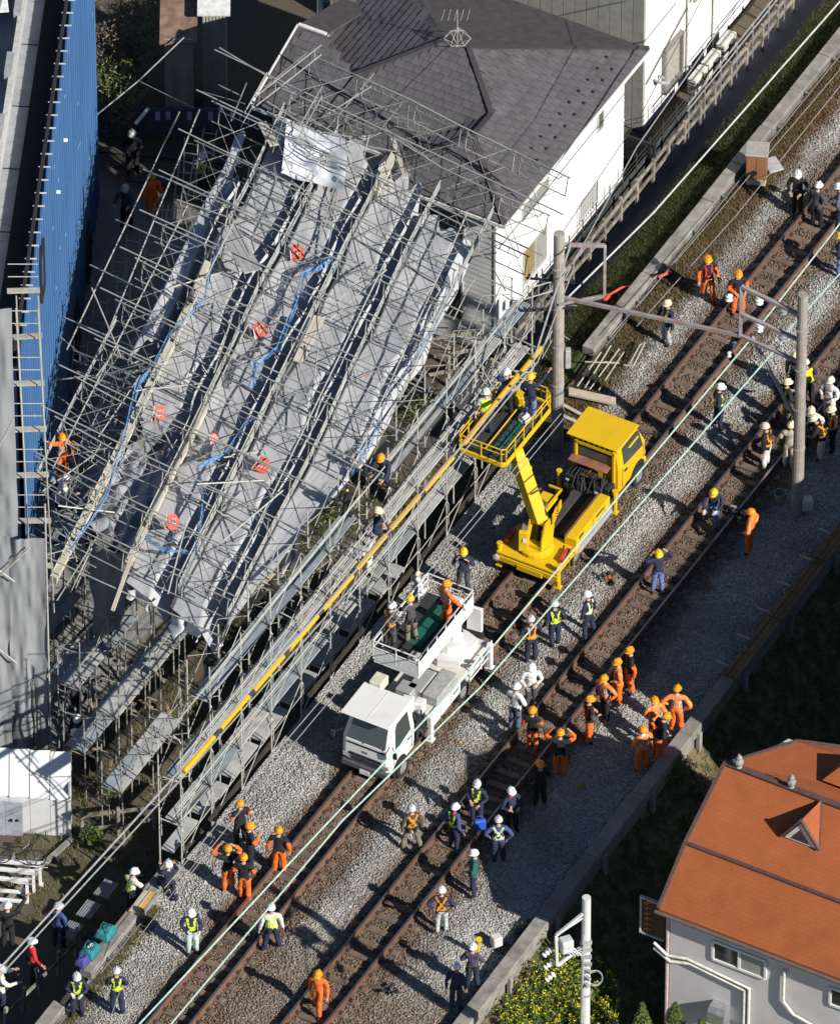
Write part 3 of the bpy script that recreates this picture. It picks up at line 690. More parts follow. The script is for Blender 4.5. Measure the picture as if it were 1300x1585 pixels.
for u_, z_, w_ in ((Bu, Bz + .03, .12), (Ru, Rz + .05, .2)):
    q = MB(); q.bar(W(u_, ov + .05, z_), W(u_, vE, z_), w_, .06); obj('ridge_trim', q, M_TRIM, oh)
q = MB(); q.bar(W(Ru, ov, Rz), W(-9.0, ov - 1.2, 6.05), .08, .08); q.bar(W(-9, ov - 1.2, 6.05), W(-7.6, ov - 3.2, 5.35), .08, .08); obj('verge_trim', q, M_TRIM, oh)
q = MB(); q.tube(W(Eu - .06, ov + .1, Ez - .1), W(Eu - .06, vE, Ez - .1), .06, 8); obj('gutter', q, M('dark_gutter', (.13, .10, .09)), oh)
for k in range(14):
    q = MB(); v_ = ov - .35 - k * .52; q.bar(W(-15.4, v_, 3.85), W(-15.16, v_, 3.72), .035, .035); q.bar(W(-15.38, v_, 3.86), W(-15.38, v_, 3.66), .03, .03); obj('eave_bracket', q, M('bracket_white', (.62, .6, .57)), oh)
def zr(u_): return Bz + (u_ - Bu) * (Rz - Bz) / (Ru - Bu)
def dormer(v_, u_):
    fr = [W(u_, v_ + .62, zr(u_) + .03), W(u_, v_ - .62, zr(u_) + .03), W(u_, v_, zr(u_) + .95)]
    ub = u_ + .95 / ((Rz - Bz) / (Ru - Bu)); ub = min(ub, Ru - .05); bk = W(ub, v_, zr(ub) + .03)
    d_ = None
    for s_ in (0, 1):
        p = [fr[s_], fr[2], bk]; q = MB(); q.prism(p, Vector((0, 0, .05))); 
        r_ = obj('dormer_slope', q, M_OR, oh)
        q = MB(); q.bar(fr[s_] + Vector((0, 0, .05)), fr[2] + Vector((0, 0, .05)), .09, .07); obj('trim', q, M_TRIM, r_)
        q = MB(); q.bar(fr[s_] + Vector((0, 0, .05)), bk + Vector((0, 0, .05)), .07, .05); obj('trim', q, M_TRIM, r_)
    q = MB(); c = (fr[0] + fr[1] + fr[2]) / 3; ins = [c + (p - c) * .86 for p in fr]; q.prism(ins, Udir * .05); fw = obj('dormer_window', q, M('dormer_white', (.72, .71, .68)), oh)
    q = MB(); c2 = c - Vector((0, 0, .04)); q.prism([c2 + (p - c) * .5 - Udir * .012 for p in fr], Udir * .03); obj('pane', q, M_GLASS, fw)
pu, pv = UV(1238, 1305, 5.9); dormer(pv, pu)
dormer(pv - 2.9, pu + .1)
pu, pv = UV(1290, 1225, 6.3)
q = MB(); q.prism([W(Ru + .9, pv + .5, 6.35), W(Ru + 2.6, pv + .5, 5.95), W(Ru + 1.8, pv - .2, 7.0)], Vdir * -1.2); obj('dormer_slope', q, M_OR, oh)
for k, (v_, lab) in enumerate(((-17.0, 0), (-18.75, 1))):
    q = MB(); pt = W(Ru, v_, Rz + .08); q.lathe([(.10, 0), (.07, .05), (.13, .14), (.14, .24), (.06, .31), (.1, .37), (.03, .5)], pt, 8); obj('ridge_finial', q, M('grey_stone_finial', (.30, .30, .27), .9, 0, .3, 20), oh)
nO = -Udir
window(oh, W(-15.15, -18.25), W(-15.15, -20.0), 2.55, 3.3, nO, 2, .08, .06, gm=[M_GLASS, M_CURT], fm=M_WHITE)
window(oh, W(-15.15, -22.15), W(-15.15, -22.75), 2.55, 3.25, nO, 1, .08, .06, gm=M_GLASS, fm=M_WHITE)
M_PIPE = M('cream_pvc_pipe', (.66, .64, .58), .5)
q = MB(); q.path([W(-15.2, -16.3, 2.3), W(-15.3, -16.8, 2.1), W(-15.22, -17.4, 2.18), W(-15.22, -19.5, 1.95), W(-15.22, -19.5, -4)], .05, 8); obj('wall_pipe', q, M_PIPE, oh)
q = MB(); q.path([W(-15.2, -16.3, 2.1), W(-15.32, -16.9, 1.92), W(-15.22, -17.5, 2.03), W(-15.22, -19.35, 1.8), W(-15.22, -19.35, -4)], .05, 8); obj('wall_pipe', q, M_PIPE, oh)
q = MB(); q.path([W(-15.22, -20.65, 3.3), W(-15.24, -20.65, 2.9), W(-15.24, -20.65, 2.0), W(-15.24, -21.0, 1.6), W(-15.24, -21.7, 1.45), W(-15.24, -21.95, 1.0), W(-15.24, -21.95, -4)], .045, 8); obj('wall_pipe', q, M_PIPE, oh)
q = MB(); q.tube(W(-15.13, -16.72, 3.6), W(-15.13, -16.72, -4), .06, 8); obj('downpipe', q, M('pinkish_pipe', (.56, .43, .40)), oh)
q = MB()
for k in range(9):
    t = k / 8 * math.pi / 2; 
q.prism([W(-15.16, -18.3, .3), W(-15.16, -18.3, .85), W(-15.42, -18.3, .85), W(-15.56, -18.3, .7), W(-15.6, -18.3, .3)], Vdir * -.55); obj('vent_hood', q, M('stainless_hood', (.5, .5, .49), .35, .7), oh)
for k, v_ in enumerate((-21.3, -21.65)):
    q = MB(); q.path([W(-15.2, v_ + .2, 1.1), W(-15.5, v_ + .05, .95), W(-15.5, v_, .4), W(-15.5, v_, -.6)], .07, 8); obj('exhaust_pipe', q, M('pale_pink_pipe', (.6, .48, .44)), oh)
sg = MB(); sg.bar(W(-14.9, -15.72, 3.0), W(-14.9, -16.5, 3.0), .08, 1.4); t = solo('sign_board', 'dark sign board with orange strokes on the gable of the orange roof house', 'sign', sg, M('sign_dark', (.08, .045, .03)))
INV[t.name] = Matrix.Translation(-t.location); M_STRIPE = M('sign_orange', (.45, .17, .04))
for k in range(6):
    q = MB(); z_ = 2.45 + k * .22
    q.bar(W(-14.96, -15.82, z_), W(-14.96, -16.05, z_ + .08), .02, .04); q.bar(W(-14.96, -15.9, z_ - .06), W(-14.96, -15.95, z_ + .12), .02, .04); obj('sign_stroke', q, M_STRIPE, t)
q = MB()
for z_ in (2.28, 3.72): q.bar(W(-14.94, -15.68, z_), W(-14.94, -16.5, z_), .1, .06)
q.bar(W(-14.94, -15.7, 2.28), W(-14.94, -15.7, 3.72), .06, .06); obj('sign_frame', q, M('sign_frame_grey', (.45, .43, .45)), t)
# ---- neighbouring buildings beyond the right edge of the frame (they throw the shade on the tracks)
def offblock(u0, u1, v0, v1, z, roofz):
    t = bpy.data.objects.new('building_row', None); COL.objects.link(t); t.location = W(u0, v0, -4); INV[t.name] = Matrix.Translation(-t.location); t['kind'] = 'structure'
    q = MB(); q.ubox((u0 + u1) / 2, (v0 + v1) / 2, (z - 4) / 2, u1 - u0, abs(v1 - v0), z + 4); obj('wall', q, M_LIL, t)
    q = MB(); vm = (v0 + v1) / 2; q.prism([W(u0 - .3, v0 + .3, z + .05), W(u0 - .3, vm, roofz), W(u0 - .3, v1 - .3, z + .05)], Udir * (u1 - u0 + .6)); obj('roof', q, M_ROOF, t)
offblock(-6.0, 16.0, -18.8, -26.0, 6.7, 7.3)
# ================================================================ SCAFFOLDS
M_TUBE = M('galvanised_tube', (.46, .45, .40), .5, .1, .16, 4)
M_TUBED = M('weathered_tube', (.32, .32, .29), .55, .1, .2, 4)
M_DECK = M('steel_deck_grey', (.42, .42, .405), .65, .05, .2, 3, dirt=(.27, .26, .235), dsc=2)
M_DECK2 = M('mesh_deck_blue_grey', (.29, .33, .345), .6, .05, .15, 3)
M_PLY = M('cream_plywood', (.60, .545, .44), .8, 0, .10, 4, dirt=(.42, .36, .27), dsc=2.2, damt=.5)
M_BRACE = M('thin_dark_brace', (.22, .22, .20), .6, .1, .2, 4)
M_BAND = M('dark_clamp', (.05, .05, .048), .7)
# ---- (1) the long standing scaffold on the kerb
s1 = thing('standing_scaffold', 'long standing tube scaffold with three deck levels beside the near track', 'scaffold', W(-7, -1.05, 0), TH)
V_O, V_I = -1.42, -.66
U0, NB, BAY = -17.35, 12, 1.83
LV = (2.0, 3.8, 5.6)
for k in range(NB + 1):
    u = U0 + k * BAY; top = 7.0 if k not in (0,) else 5.2
    if k > 10: top = 6.4
    zb = .3 if k % 2 else .25
    q = MB()
    for v_ in (V_O, V_I): q.tube(W(u, v_, .35 if v_ == V_O else -.1), W(u + jit(.03), v_ + jit(.02), top + jit(.15)), .024, 6)
    for z in LV:
        q.tube(W(u, V_O, z - .08), W(u, V_I, z - .08), .022, 6)
        q.tube(W(u + .12, V_I, z - .08), W(u + .12, V_I, z - .9), .016, 5)
        q.path([W(u + .12, V_O, z - 1.25), W(u + .12, V_O, z - .4), W(u + .12, V_O + .12, z - .22), W(u + .12, V_O + .3, z - .12)], .016, 5)
        for r_ in range(3): q.tube(W(u, V_I, z + .4 + r_ * .4), W(u, V_I + .3, z + .4 + r_ * .4), .014, 5)
    obj('upright_frame', q, M_TUBE, s1)
for k in range(NB):
    u = U0 + k * BAY
    for li, z in enumerate(LV):
        if li == 2 and k in (0, 6): continue
        lo = random.choice((M_DECK, M_DECK, M_DECK2)) if li != 2 else random.choice((M_DECK2, M_DECK2, M_DECK))
        for s_, wd in ((0, .27), (1, .25)):
            q = MB(); vv = V_O + .19 + s_ * .27; zz = z + jit(.012)
            q.bar(W(u + .02, vv, zz), W(u + BAY - .02, vv, zz + jit(.01)), wd - .02, .05, ch=.008)
            for r_ in range(4): q.bar(W(u + .06, vv - wd * .36 + r_ * wd * .24, zz + .03), W(u + BAY - .06, vv - wd * .36 + r_ * wd * .24, zz + .03), .018, .012)
            obj('deck_board', q, lo, s1)
        q = MB()
        if li < 2 or k % 2: q.tube(W(u, V_O - .03, z + .12), W(u + BAY, V_O - .03, z + 1.55), .014, 5)
        q.tube(W(u, V_O - .03, z + .95), W(u + BAY, V_O - .03, z + .95), .02, 6)
        if li == 0: q.tube(W(u, V_O - .02, .4), W(u + BAY, V_O - .03, 1.9), .014, 5); q.tube(W(u, V_O, 1.1), W(u + BAY, V_O, 1.2), .014, 5)
        obj('cross_brace', q, M_TUBE, s1)
        q = MB(); q.tube(W(u, V_I, z + .12), W(u + BAY, V_I, z + 1.5), .014, 5); q.tube(W(u, V_I, z + 1.5), W(u + BAY, V_I, z + .12), .014, 5); obj('cross_brace', q, M_TUBED, s1)
    if k < 8:
        q = MB(); zz = .55; q.bar(W(u + .1, -.85, zz), W(u + BAY * .9, -.85, zz + jit(.1)), .42, .05); obj('deck_board', q, M_DECK, s1)
for k in range(4):
    q = MB(); z = (2.95, 4.75, 4.2, 6.5)[k]; q.tube(W(U0 - .3, V_O - .05, z), W(U0 + NB * BAY * (.95 if k else .6), V_O - .05, z + .05), .024, 6); obj('ledger_tube', q, M_TUBE, s1)
# ---- (2) lower inner scaffold on the left, partly crushed
s2 = thing('inner_scaffold', 'low inner scaffold with striped shadows under the lower edge of the wreck', 'scaffold', W(-12, 2.8, -1.6), TH)
for (ua, ub, v_, z) in ((-15.6, -10.4, 2.0, .4), (-14.3, -8.6, 2.9, 2.0), (-14.6, -9.2, 3.9, .3), (-13.2, -8.4, 4.9, 1.4), (-13.8, -9.0, 6.1, .2), (-12.4, -8.2, 7.3, .6)):
    n = int((ub - ua) / 1.8)
    for k in range(n + 1):
        u = ua + k * 1.8; q = MB()
        for dv in (-.38, .38):
            q.tube(W(u, v_ + dv, -1.7), W(u + jit(.1), v_ + dv + jit(.08), z + 1.7 + jit(.3)), .022, 6)
        q.tube(W(u, v_ - .38, z - .08), W(u, v_ + .38, z - .08), .02, 6); q.tube(W(u, v_ - .38, z + 1.5), W(u, v_ + .38, z + 1.45), .02, 6)
        for r_ in range(4): q.tube(W(u, v_ + .38, z - 1.2 + r_ * .42), W(u, v_ + .12, z - 1.2 + r_ * .42), .014, 5)
        q.tube(W(u, v_ + .12, z - 1.4), W(u, v_ + .12, z), .014, 5)
        obj('upright_frame', q, M_TUBED, s2)
        if k < n:
            for s_ in (0, 1):
                q = MB(); vv = v_ - .18 + s_ * .36; q.bar(W(u + .02, vv, z + jit(.02)), W(u + 1.78, vv, z + jit(.03)), .34, .05); obj('deck_board', q, random.choice((M_DECK, M_DECK, M_DECK2)), s2)
            q = MB(); q.tube(W(u, v_ - .38, z + .1), W(u + 1.8, v_ - .38, z + 1.5), .013, 5); q.tube(W(u, v_ - .38, z + 1.5), W(u + 1.8, v_ - .38, z + .1), .013, 5); q.tube(W(u, v_ - .38, z + .9), W(u + 1.8, v_ - .38, z + .9), .018, 5); obj('cross_brace', q, M_TUBED, s2)
q = MB()
for k in range(60):
    u, v_ = random.uniform(-14.5, -8.5), random.uniform(3.2, 8); p = W(u, v_, random.uniform(-1.5, -.2)); q.bar(p, p + Vector((jit(.7), jit(.9), jit(.25))), .09, .03)
dbr = obj('debris', q, M('broken_timber', (.26, .19, .12), .9, 0, .35), s2); dbr['kind'] = 'stuff'
# ---- (3) the collapsed scaffold lying over everything
cs = thing('collapsed_scaffold', 'collapsed scaffold with grey sheets lying tangled across the site against the white house', 'scaffold', G(330, 560, -1.2))
def LQ(k, j): # place of level k, frame row j in the survey picture
    return 57.5 + 81 * k + 30 * j, 740 + 38.9 * k - 61 * j
_nc = {}
def P(k, j, n=0.0):
    x, y = LQ(k, j); z = 4.85 + .17 * k + .05 * j
    x += 5 * noise(k * .7 + 3, j * .5, 1); y += 7 * noise(k * .6, j * .5 + 9, 2)
    p = G(x, y, z)
    d = .16 * noise(k * .8, j * .6, 7)
    return p + Vector((.10 * n, -.05 * n, n + d))
def exists(k, j):
    if k < 1: return j >= -.5 and j <= 9
    if j < -1.5 - .45 * max(0, 2.8 - k) : return False
    lim = [9, 9, 9, 9, -1.5, 2.6, 8.6][int(min(6, max(0, k)))]
    return (k <= 3.9 or j >= {4: -1.2, 5: 3.0, 6: 8.6}.get(int(math.floor(k + .1)), -1.2)) and j <= 11.6
M_SHEET = M('grey_scaffold_sheet', (.49, .49, .50), .6, 0, .06, 1.2, .2, 4, dirt=(.37, .375, .40), dsc=.9, damt=.5)
M_NET = M('blue_safety_net', (.13, .29, .55), .75, 0, .35, 20)
_nt = M_NET.node_tree; _o = _nt.nodes['Material Output']; _tr = _nt.nodes.new('ShaderNodeBsdfTransparent'); _mx = _nt.nodes.new('ShaderNodeMixShader')
_wv = _nt.nodes.new('ShaderNodeTexVoronoi'); _wv.inputs['Scale'].default_value = 24; _wv.feature = 'DISTANCE_TO_EDGE'; _tc = _nt.nodes.new('ShaderNodeTexCoord'); _nt.links.new(_tc.outputs['Object'], _wv.inputs['Vector'])
_cm = _nt.nodes.new('ShaderNodeMath'); _cm.operation = 'GREATER_THAN'; _cm.inputs[1].default_value = .16; _nt.links.new(_wv.outputs['Distance'], _cm.inputs[0])
_nt.links.new(_cm.outputs[0], _mx.inputs[0]); _nt.links.new(_nt.nodes['Principled BSDF'].outputs[0], _mx.inputs[1]); _nt.links.new(_tr.outputs[0], _mx.inputs[2]); _nt.links.new(_mx.outputs[0], _o.inputs[0])
H = .86
# frames: one per level and row
for j in range(-2, 12):
    for k in range(0, 6):
        if not (exists(k, j) and exists(k + 1, j)): continue
        q = MB(); a0, a1 = P(k, j, .03), P(k + 1, j, .03); b0, b1 = P(k, j, H), P(k + 1, j, H)
        ov_ = (b1 - b0) * .04
        q.tube(a0, a1, .021, 5); q.tube(b0 - ov_, b1 + ov_, .024, 6)
        q.tube(a1, b1, .019, 5); q.tube(a0.lerp(a1, .12), b0.lerp(b1, .12), .017, 5)
        c0, c1 = a0.lerp(a1, .15), a0.lerp(a1, .85); d0, d1 = b0.lerp(b1, .1), b0.lerp(b1, .9)
        i0, i1 = d0.lerp(c0, .3), d1.lerp(c1, .3)
        q.path([d0, i0.lerp(i1, .05), i0.lerp(i1, .2), i0.lerp(i1, .95), d1], .015, 5)
        for t in (.3, .5, .7): q.tube(d0.lerp(d1, t), i0.lerp(i1, t), .013, 5)
        obj('scaffold_frame', q, M_TUBE if (j + k) % 4 else M_TUBED, cs)
for j in range(-2, 11):
    for k in range(0, 6):
        if not (exists(k, j) and exists(k + 1, j) and exists(k, j + 1) and exists(k + 1, j + 1)): continue
        q = MB()
        for n in (H, .06):
            if random.random() < .06: continue
            e = jit(.12)
            q.tube(P(k + .12, j, n), P(k + .9 + e, j + 1, n + jit(.08)), .0115, 4); q.tube(P(k + .9 - e, j, n + jit(.08)), P(k + .12, j + 1, n), .0115, 4)
        if q.v: obj('cross_brace', q, M_BRACE if random.random() < .7 else M_TUBED, cs)
# long tubes, straight and knocked loose
for i in range(46):
    q = MB()
    if i < 13:
        j = i - 2; k0 = .0 if j > -1 else 1; k1 = 3.9 if j < 0 else (4.4 if j < 3 else 5.2 if j < 8 else 6.0)
        q.tube(P(k0 - .35, j + .06, H + .05), P(k1 + .25, j + .1, H + .07), .0245, 6)
    elif i < 19:
        k = (i - 13) * .9 + .3; j0 = -1 if k < 4 else 3; q.tube(P(k, max(j0, -1.4 if k > 1 else 0), .5 + (i % 3) * .2), P(k + jit(.12), min(9.8, j0 + 6.5 + 3 * random.random()), .5 + (i % 3) * .2), .0245, 6)
    else:
        k, j = random.uniform(.3, 4.2), random.uniform(-.5, 8.8); an = random.uniform(0, 6.28)
        q.tube(P(k, j, random.uniform(.1, 1.2)), P(k + 1.1 * math.cos(an), j + 1.7 * math.sin(an), random.uniform(.1, 1.3)), .0245, 6)
    obj('long_tube', q, M_TUBE, cs)
# tangles: knocked-loose tubes, thickest along the lower left edge and against the house wall
def tangle(x0, x1, y0, y1, z0, z1, n, keep=lambda x, y: True):
    done = 0
    while done < n:
        x, y = random.uniform(x0, x1), random.uniform(y0, y1)
        if not keep(x, y): continue
        done += 1; z = random.uniform(z0, z1); p = G(x, y, z); r_ = random.random()
        d = (Vector((1.62, -1.2, 0)) if r_ < .45 else Vector((.6, 1.65, .1)) if r_ < .75 else Vector((jit(1.5), jit(1.5), jit(.6)))).normalized(); d = (d + Vector((jit(.22), jit(.22), jit(.22)))).normalized(); L = random.choice((.9, 1.2, 1.8, 1.8, 2.6))
        q = MB(); q.tube(p - d * L / 2, p + d * L / 2, random.choice((.021, .021, .0115)), 5)
        if random.random() < .25: sd = Vector((0, 0, .4)); q.tube(p - d * L / 2 + sd, p + d * L / 2 + sd, .021, 5); [q.tube(p + d * L * t_, p + d * L * t_ + sd, .014, 4) for t_ in (-.4, -.1, .2, .45)]
        obj('loose_tube', q, random.choice((M_TUBE, M_TUBED, M_BRACE)), cs)
tangle(85, 340, 560, 900, 3.6, 5.6, 80, lambda x, y: x < 150 + (900 - y) * .42 and x > 200 - (y - 480) * .36)
tangle(600, 850, 300, 640, 2.5, 6.2, 40, lambda x, y: y > 430 and y > 640 - (x - 500) * .95 + 10 and y < 680 - (x - 600) * .55)
tangle(345, 640, 100, 330, 5.6, 7.6, 45, lambda x, y: y > 60 + (x - 345) * .42)
tangle(380, 560, 780, 960, 2.5, 5.4, 30, lambda x, y: y > 980 - (x - 330) * 1.2)
# deck boards, now standing on edge along every level
for k in range(0, 6):
    for j in range(-2, 10):
        if not (exists(k, j) and exists(k, j + 1)) or (k == 0 and j > 3) or (k == 5 and j < 5): continue
        h = (.14, .28, .34, .30, .30, .24)[k] * random.uniform(.9, 1.05); ll = .03
        cream = (k == 1 and j < 6) or (k == 2 and j < 3) or (k == 3 and j in (9,))
        q = MB(); a0, a1 = P(k, j + .03, ll), P(k, j + .97, ll); b0, b1 = P(k, j + .03, h), P(k, j + .97, h)
        off = (P(k + (.13 if cream else .035), j, ll) - P(k, j, ll))
        nseg = 2
        q.add([a0, a1, b1, b0, a0 + off, a1 + off, b1 + off, b0 + off], [(0, 1, 2, 3), (7, 6, 5, 4), (0, 4, 5, 1), (1, 5, 6, 2), (2, 6, 7, 3), (3, 7, 4, 0)])
        for r_ in (.25, .75): q.tube((a0 + off).lerp(b0 + off, r_), (a1 + off).lerp(b1 + off, r_), .016, 4)
        obj('deck_board', q, M_PLY if cream else (M_DECK if random.random() < .75 else M_DECK2), cs)
        # thin edge tube along the top of the boards
        q = MB(); q.tube(P(k + .02, j, h + .05), P(k + .02, j + 1, h + .05), .024, 6); obj('ledger_tube', q, M_PLY if k in (1, 3) and random.random() < .5 else M_TUBE, cs)
# sheets: one per level between the decks, sagging and creased
def sheet(k0, k1, jlo, jhi, drop=.0, nk=20, nj=70, seed=0, fold=.63, name='scaffold_sheet', mat=None, base=-.02):
    q = MB()
    def fn(i_, t):
        n_ = round(i_ * nk)
        if n_ == 0: a, dep = 0., -.62
        elif n_ == 1: a, dep = .0, -.0
        else:
            a = (n_ - 1) / (nk - 1); dep = 0. if a < fold else -.66 * min(1, (a - fold) / (1 - fold)) ** .9
        lo, hi = jlo(a), jhi(a); j = lo + (hi - lo) * t; k = k0 + (k1 - k0) * a
        s_ = -.04 * math.sin(math.pi * a) * (.6 + .4 * noise(j * .7, seed)) + .025 * noise(j * 1.6 + seed, a * 2) + .018 * noise(j * 4 + k * 2, a * 3 + 7 * seed) + .03 * (1 - abs(noise(j * 1.7 + a * 4 + seed * 3, a * 2 - j * .6))) ** 4 - abs(.05 * noise(j * .8 + a * 1.2, seed + 5))
        bay = abs((j + 50) % 1 - .5) * 2
        s_ -= .04 * (1 - bay ** 2) * math.sin(math.pi * a)
        return P(k + (.04 + .06 * (a > fold - .1)) * noise(j * 1.1, seed + 3), j, base + s_ + dep)
    q.grid(fn, nk, nj); o = obj(name, q, mat or M_SHEET, cs, smooth=True)
    return o
c_ = lambda x: (lambda a: x)
rag = lambda x, s_, amp=.35: (lambda a: x + amp * noise(a * 6 + s_ * 3.1, s_))
sheet(.5, .97, rag(3.6, 1, .6), rag(8.6, 2, .8), 0, seed=1)
sheet(1.06, 1.99, rag(1.9, 3, .5), rag(9.6, 4, .5), 0, seed=2)
sheet(2.05, 2.99, lambda a: -1.12 - .2 * a, rag(9.9, 6, .35), 0, seed=3)
sheet(3.05, 3.99, lambda a: -1.3 - .25 * a, rag(9.7, 8, .35), 0, seed=4)
sheet(4.05, 4.97, lambda a: -1.3 + 6.2 * a + .35 * noise(a * 9, 4), rag(9.3, 10, .25), 0, seed=5)
# hanging flaps at the lower end
def flap(k0, k1, j, L, seed, mat=None):
    q = MB()
    def fn(a, t):
        p = P(k0 + (k1 - k0) * a * (1 - .35 * t) , j + .12 * noise(a * 5, seed), -.08); return p + Vector((.25 * noise(a * 4 + seed, t * 2) * t + .1 * t, -.25 * t + .28 * math.sin(a * 9 + seed) * (.3 + t) * .6, -L * t))
    q.grid(fn, 16, 14); obj('hanging_sheet', q, mat or M_SHEET, cs, smooth=True)
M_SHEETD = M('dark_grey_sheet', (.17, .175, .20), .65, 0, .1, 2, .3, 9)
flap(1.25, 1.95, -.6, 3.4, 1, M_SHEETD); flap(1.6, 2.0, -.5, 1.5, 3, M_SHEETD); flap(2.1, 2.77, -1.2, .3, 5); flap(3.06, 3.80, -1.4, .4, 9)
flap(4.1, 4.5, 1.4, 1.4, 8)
# crumpled dark sheet in the torn bay
q = MB(); q.grid(lambda a, t: P(1.15 + .8 * a, -.4 + 2.2 * t, -.2 + .35 * abs(noise(a * 4, t * 5)) - .3 * noise(a * 9, t * 8, 3) * .6), 18, 26); obj('crumpled_sheet', q, M('torn_grey_sheet', (.31, .315, .34), .6, 0, .12, 3), cs, smooth=True)
# white and blue dust sheet at the top
q = MB(); q.grid(lambda a, t: G(444 + 96 * a - 8 * t, 190 + 26 * a + 80 * t + 5 * noise(a * 4, t * 3), 6.35 - .2 * math.sin(a * 3) + .26 * noise(a * 2 + t * 4, t * 5 - a * 3)), 22, 22); obj('white_dust_sheet', q, M('white_tarpaulin', (.80, .81, .84), .5, 0, .05), cs, smooth=True)
# blue safety nets, roped into long twists
def net(pts, w, seed):
    pts = [Vector(p) for p in pts]; 
    def fn(a, t):
        x = a * (len(pts) - 1); i = min(int(x), len(pts) - 2); p = pts[i].lerp(pts[i + 1], x - i); d = (pts[i + 1] - pts[i]).normalized(); s_ = d.cross(Vector((0, 0, 1))).normalized()
        ww = w * .72 * (.35 + .65 * abs(noise(a * 9, seed))); 
        return p + s_ * (t - .5) * ww + Vector((0, 0, .05 * math.sin(t * 9 + a * 20) + .07 * noise(a * 30, t * 4)))
    q = MB(); q.grid(fn, 60, 8); o = obj('safety_net', q, M_NET, cs, smooth=True)
def gz(*l): return [G(x, y, 5.95) for x, y in l]
net(gz((354, 345), (325, 420), (318, 460), (262, 520), (240, 560), (216, 590), (205, 625), (190, 680), (165, 770), (110, 850)), .26, 1)
net(gz((540, 360), (522, 395), (470, 425), (458, 470), (430, 540), (396, 560), (390, 600)), .42, 2)
net(gz((388, 645), (350, 700), (306, 722), (315, 770), (305, 835), (300, 855), (250, 850), (224, 830)), .36, 3)
net(gz((690, 420), (694, 445), (670, 510), (640, 560), (605, 605), (590, 640), (570, 690), (545, 735)), .30, 4)
# red and white warning boards tied to the sheets
WARN = MB(); 
for n_, (px_, py_, r_) in enumerate(((459, 391, .3), (402, 511, .5), (568, 591, .1), (246, 641, .6), (331, 679, .9), (405, 720, .2), (266, 809, .5))):
    c = G(px_, py_, 5.75); t = thing('warning_board', ['red warning board highest on the wreck', 'red warning board in the middle column of the sheets', 'red warning board nearest the white house', 'red striped warning board leaning at the left of the sheets', 'small red warning board with white tail beside the blue net', 'red warning board in the middle of the lower sheets', 'lowest red warning board, near the rope of blue net'][n_], 'sign', c, r_ * .5, 'red warning boards on the sheets')
    m3 = Matrix.Rotation(-.75 + jit(.2), 3, 'X') @ Matrix.Rotation(jit(.5), 3, 'Y'); s_ = .62 if n_ in (2, 4) else 1
    pl = [m3 @ Vector(p) * s_ for p in ((-.24, 0, -.2), (.2, 0, -.22), (.24, 0, .06), (.16, 0, .24), (-.12, 0, .26))]
    q = MB(); q.prism(pl, m3 @ Vector((0, .02, 0))); obj('board', q, M('warning_red', (.62, .065, .03), .5, 0, .08), t, True)
    q = MB()
    for k in range(3):
        x = -.1 + k * .1; q.bar(m3 @ Vector((x, -.008, -.12)) * s_, m3 @ Vector((x + .05, -.008, .16)) * s_, .008, .045 * s_, m3 @ Vector((0, 1, 0)))
    for k in range(2):
        zz = -.05 + k * .14; q.bar(m3 @ Vector((-.12, -.012, zz)) * s_, m3 @ Vector((.14, -.012, zz + .02)) * s_, .008, .035 * s_, m3 @ Vector((0, 1, 0)))
    obj('lettering', q, M('sign_white', (.8, .8, .78)), t, True)
    q = MB(); q.bar(m3 @ Vector((-.24, -.004, -.2)) * s_, m3 @ Vector((-.13, -.004, .26)) * s_, .02, .09 * s_, m3 @ Vector((0, 1, 0))); obj('edge_strip', q, M('sign_white', (.8, .8, .78)), t, True)
# loose planks on top
for n_, (a_, c_, mat, wd) in enumerate((((560, 735), (622, 665), M('raw_timber', (.55, .44, .30), .8, 0, .2, 5), .3), ((380, 945), (425, 888), M('raw_timber', (.55, .44, .30)), .26), ((608, 215), (628, 275), M_PLY, .16), ((462, 560), (495, 490), M_PLY, .36), ((350, 350), (392, 420), M_DECK, .6), ((405, 190), (425, 225), M_PLY, .3), ((175, 945), (205, 860), M_PLY, .12))):
    q = MB(); z_ = 6.1 if n_ not in (0, 1) else 5.0
    p0, p1 = G(*a_, z_), G(*c_, z_ + .2); sd = (p1 - p0).cross(Vector((0, 0, 1))).normalized()
    for r_ in range(3): q.bar(p0 + sd * wd * (r_ - 1) / 3 + Vector((0, 0, jit(.03))), p1 + sd * wd * (r_ - 1) / 3, wd / 3 - .01, .045)
    solo('loose_plank', ['pale splintered timber baulk leaning on the standing scaffold', 'short broken timber at the lower edge of the sheets', 'upright board on the roof eave', 'cream planks lying across the middle sheets', 'grey steel planks fallen between the left sheets', 'cream board at the top of the wreck', 'thin pale plank hanging off the lower left of the wreck'][n_], 'plank', q, mat)
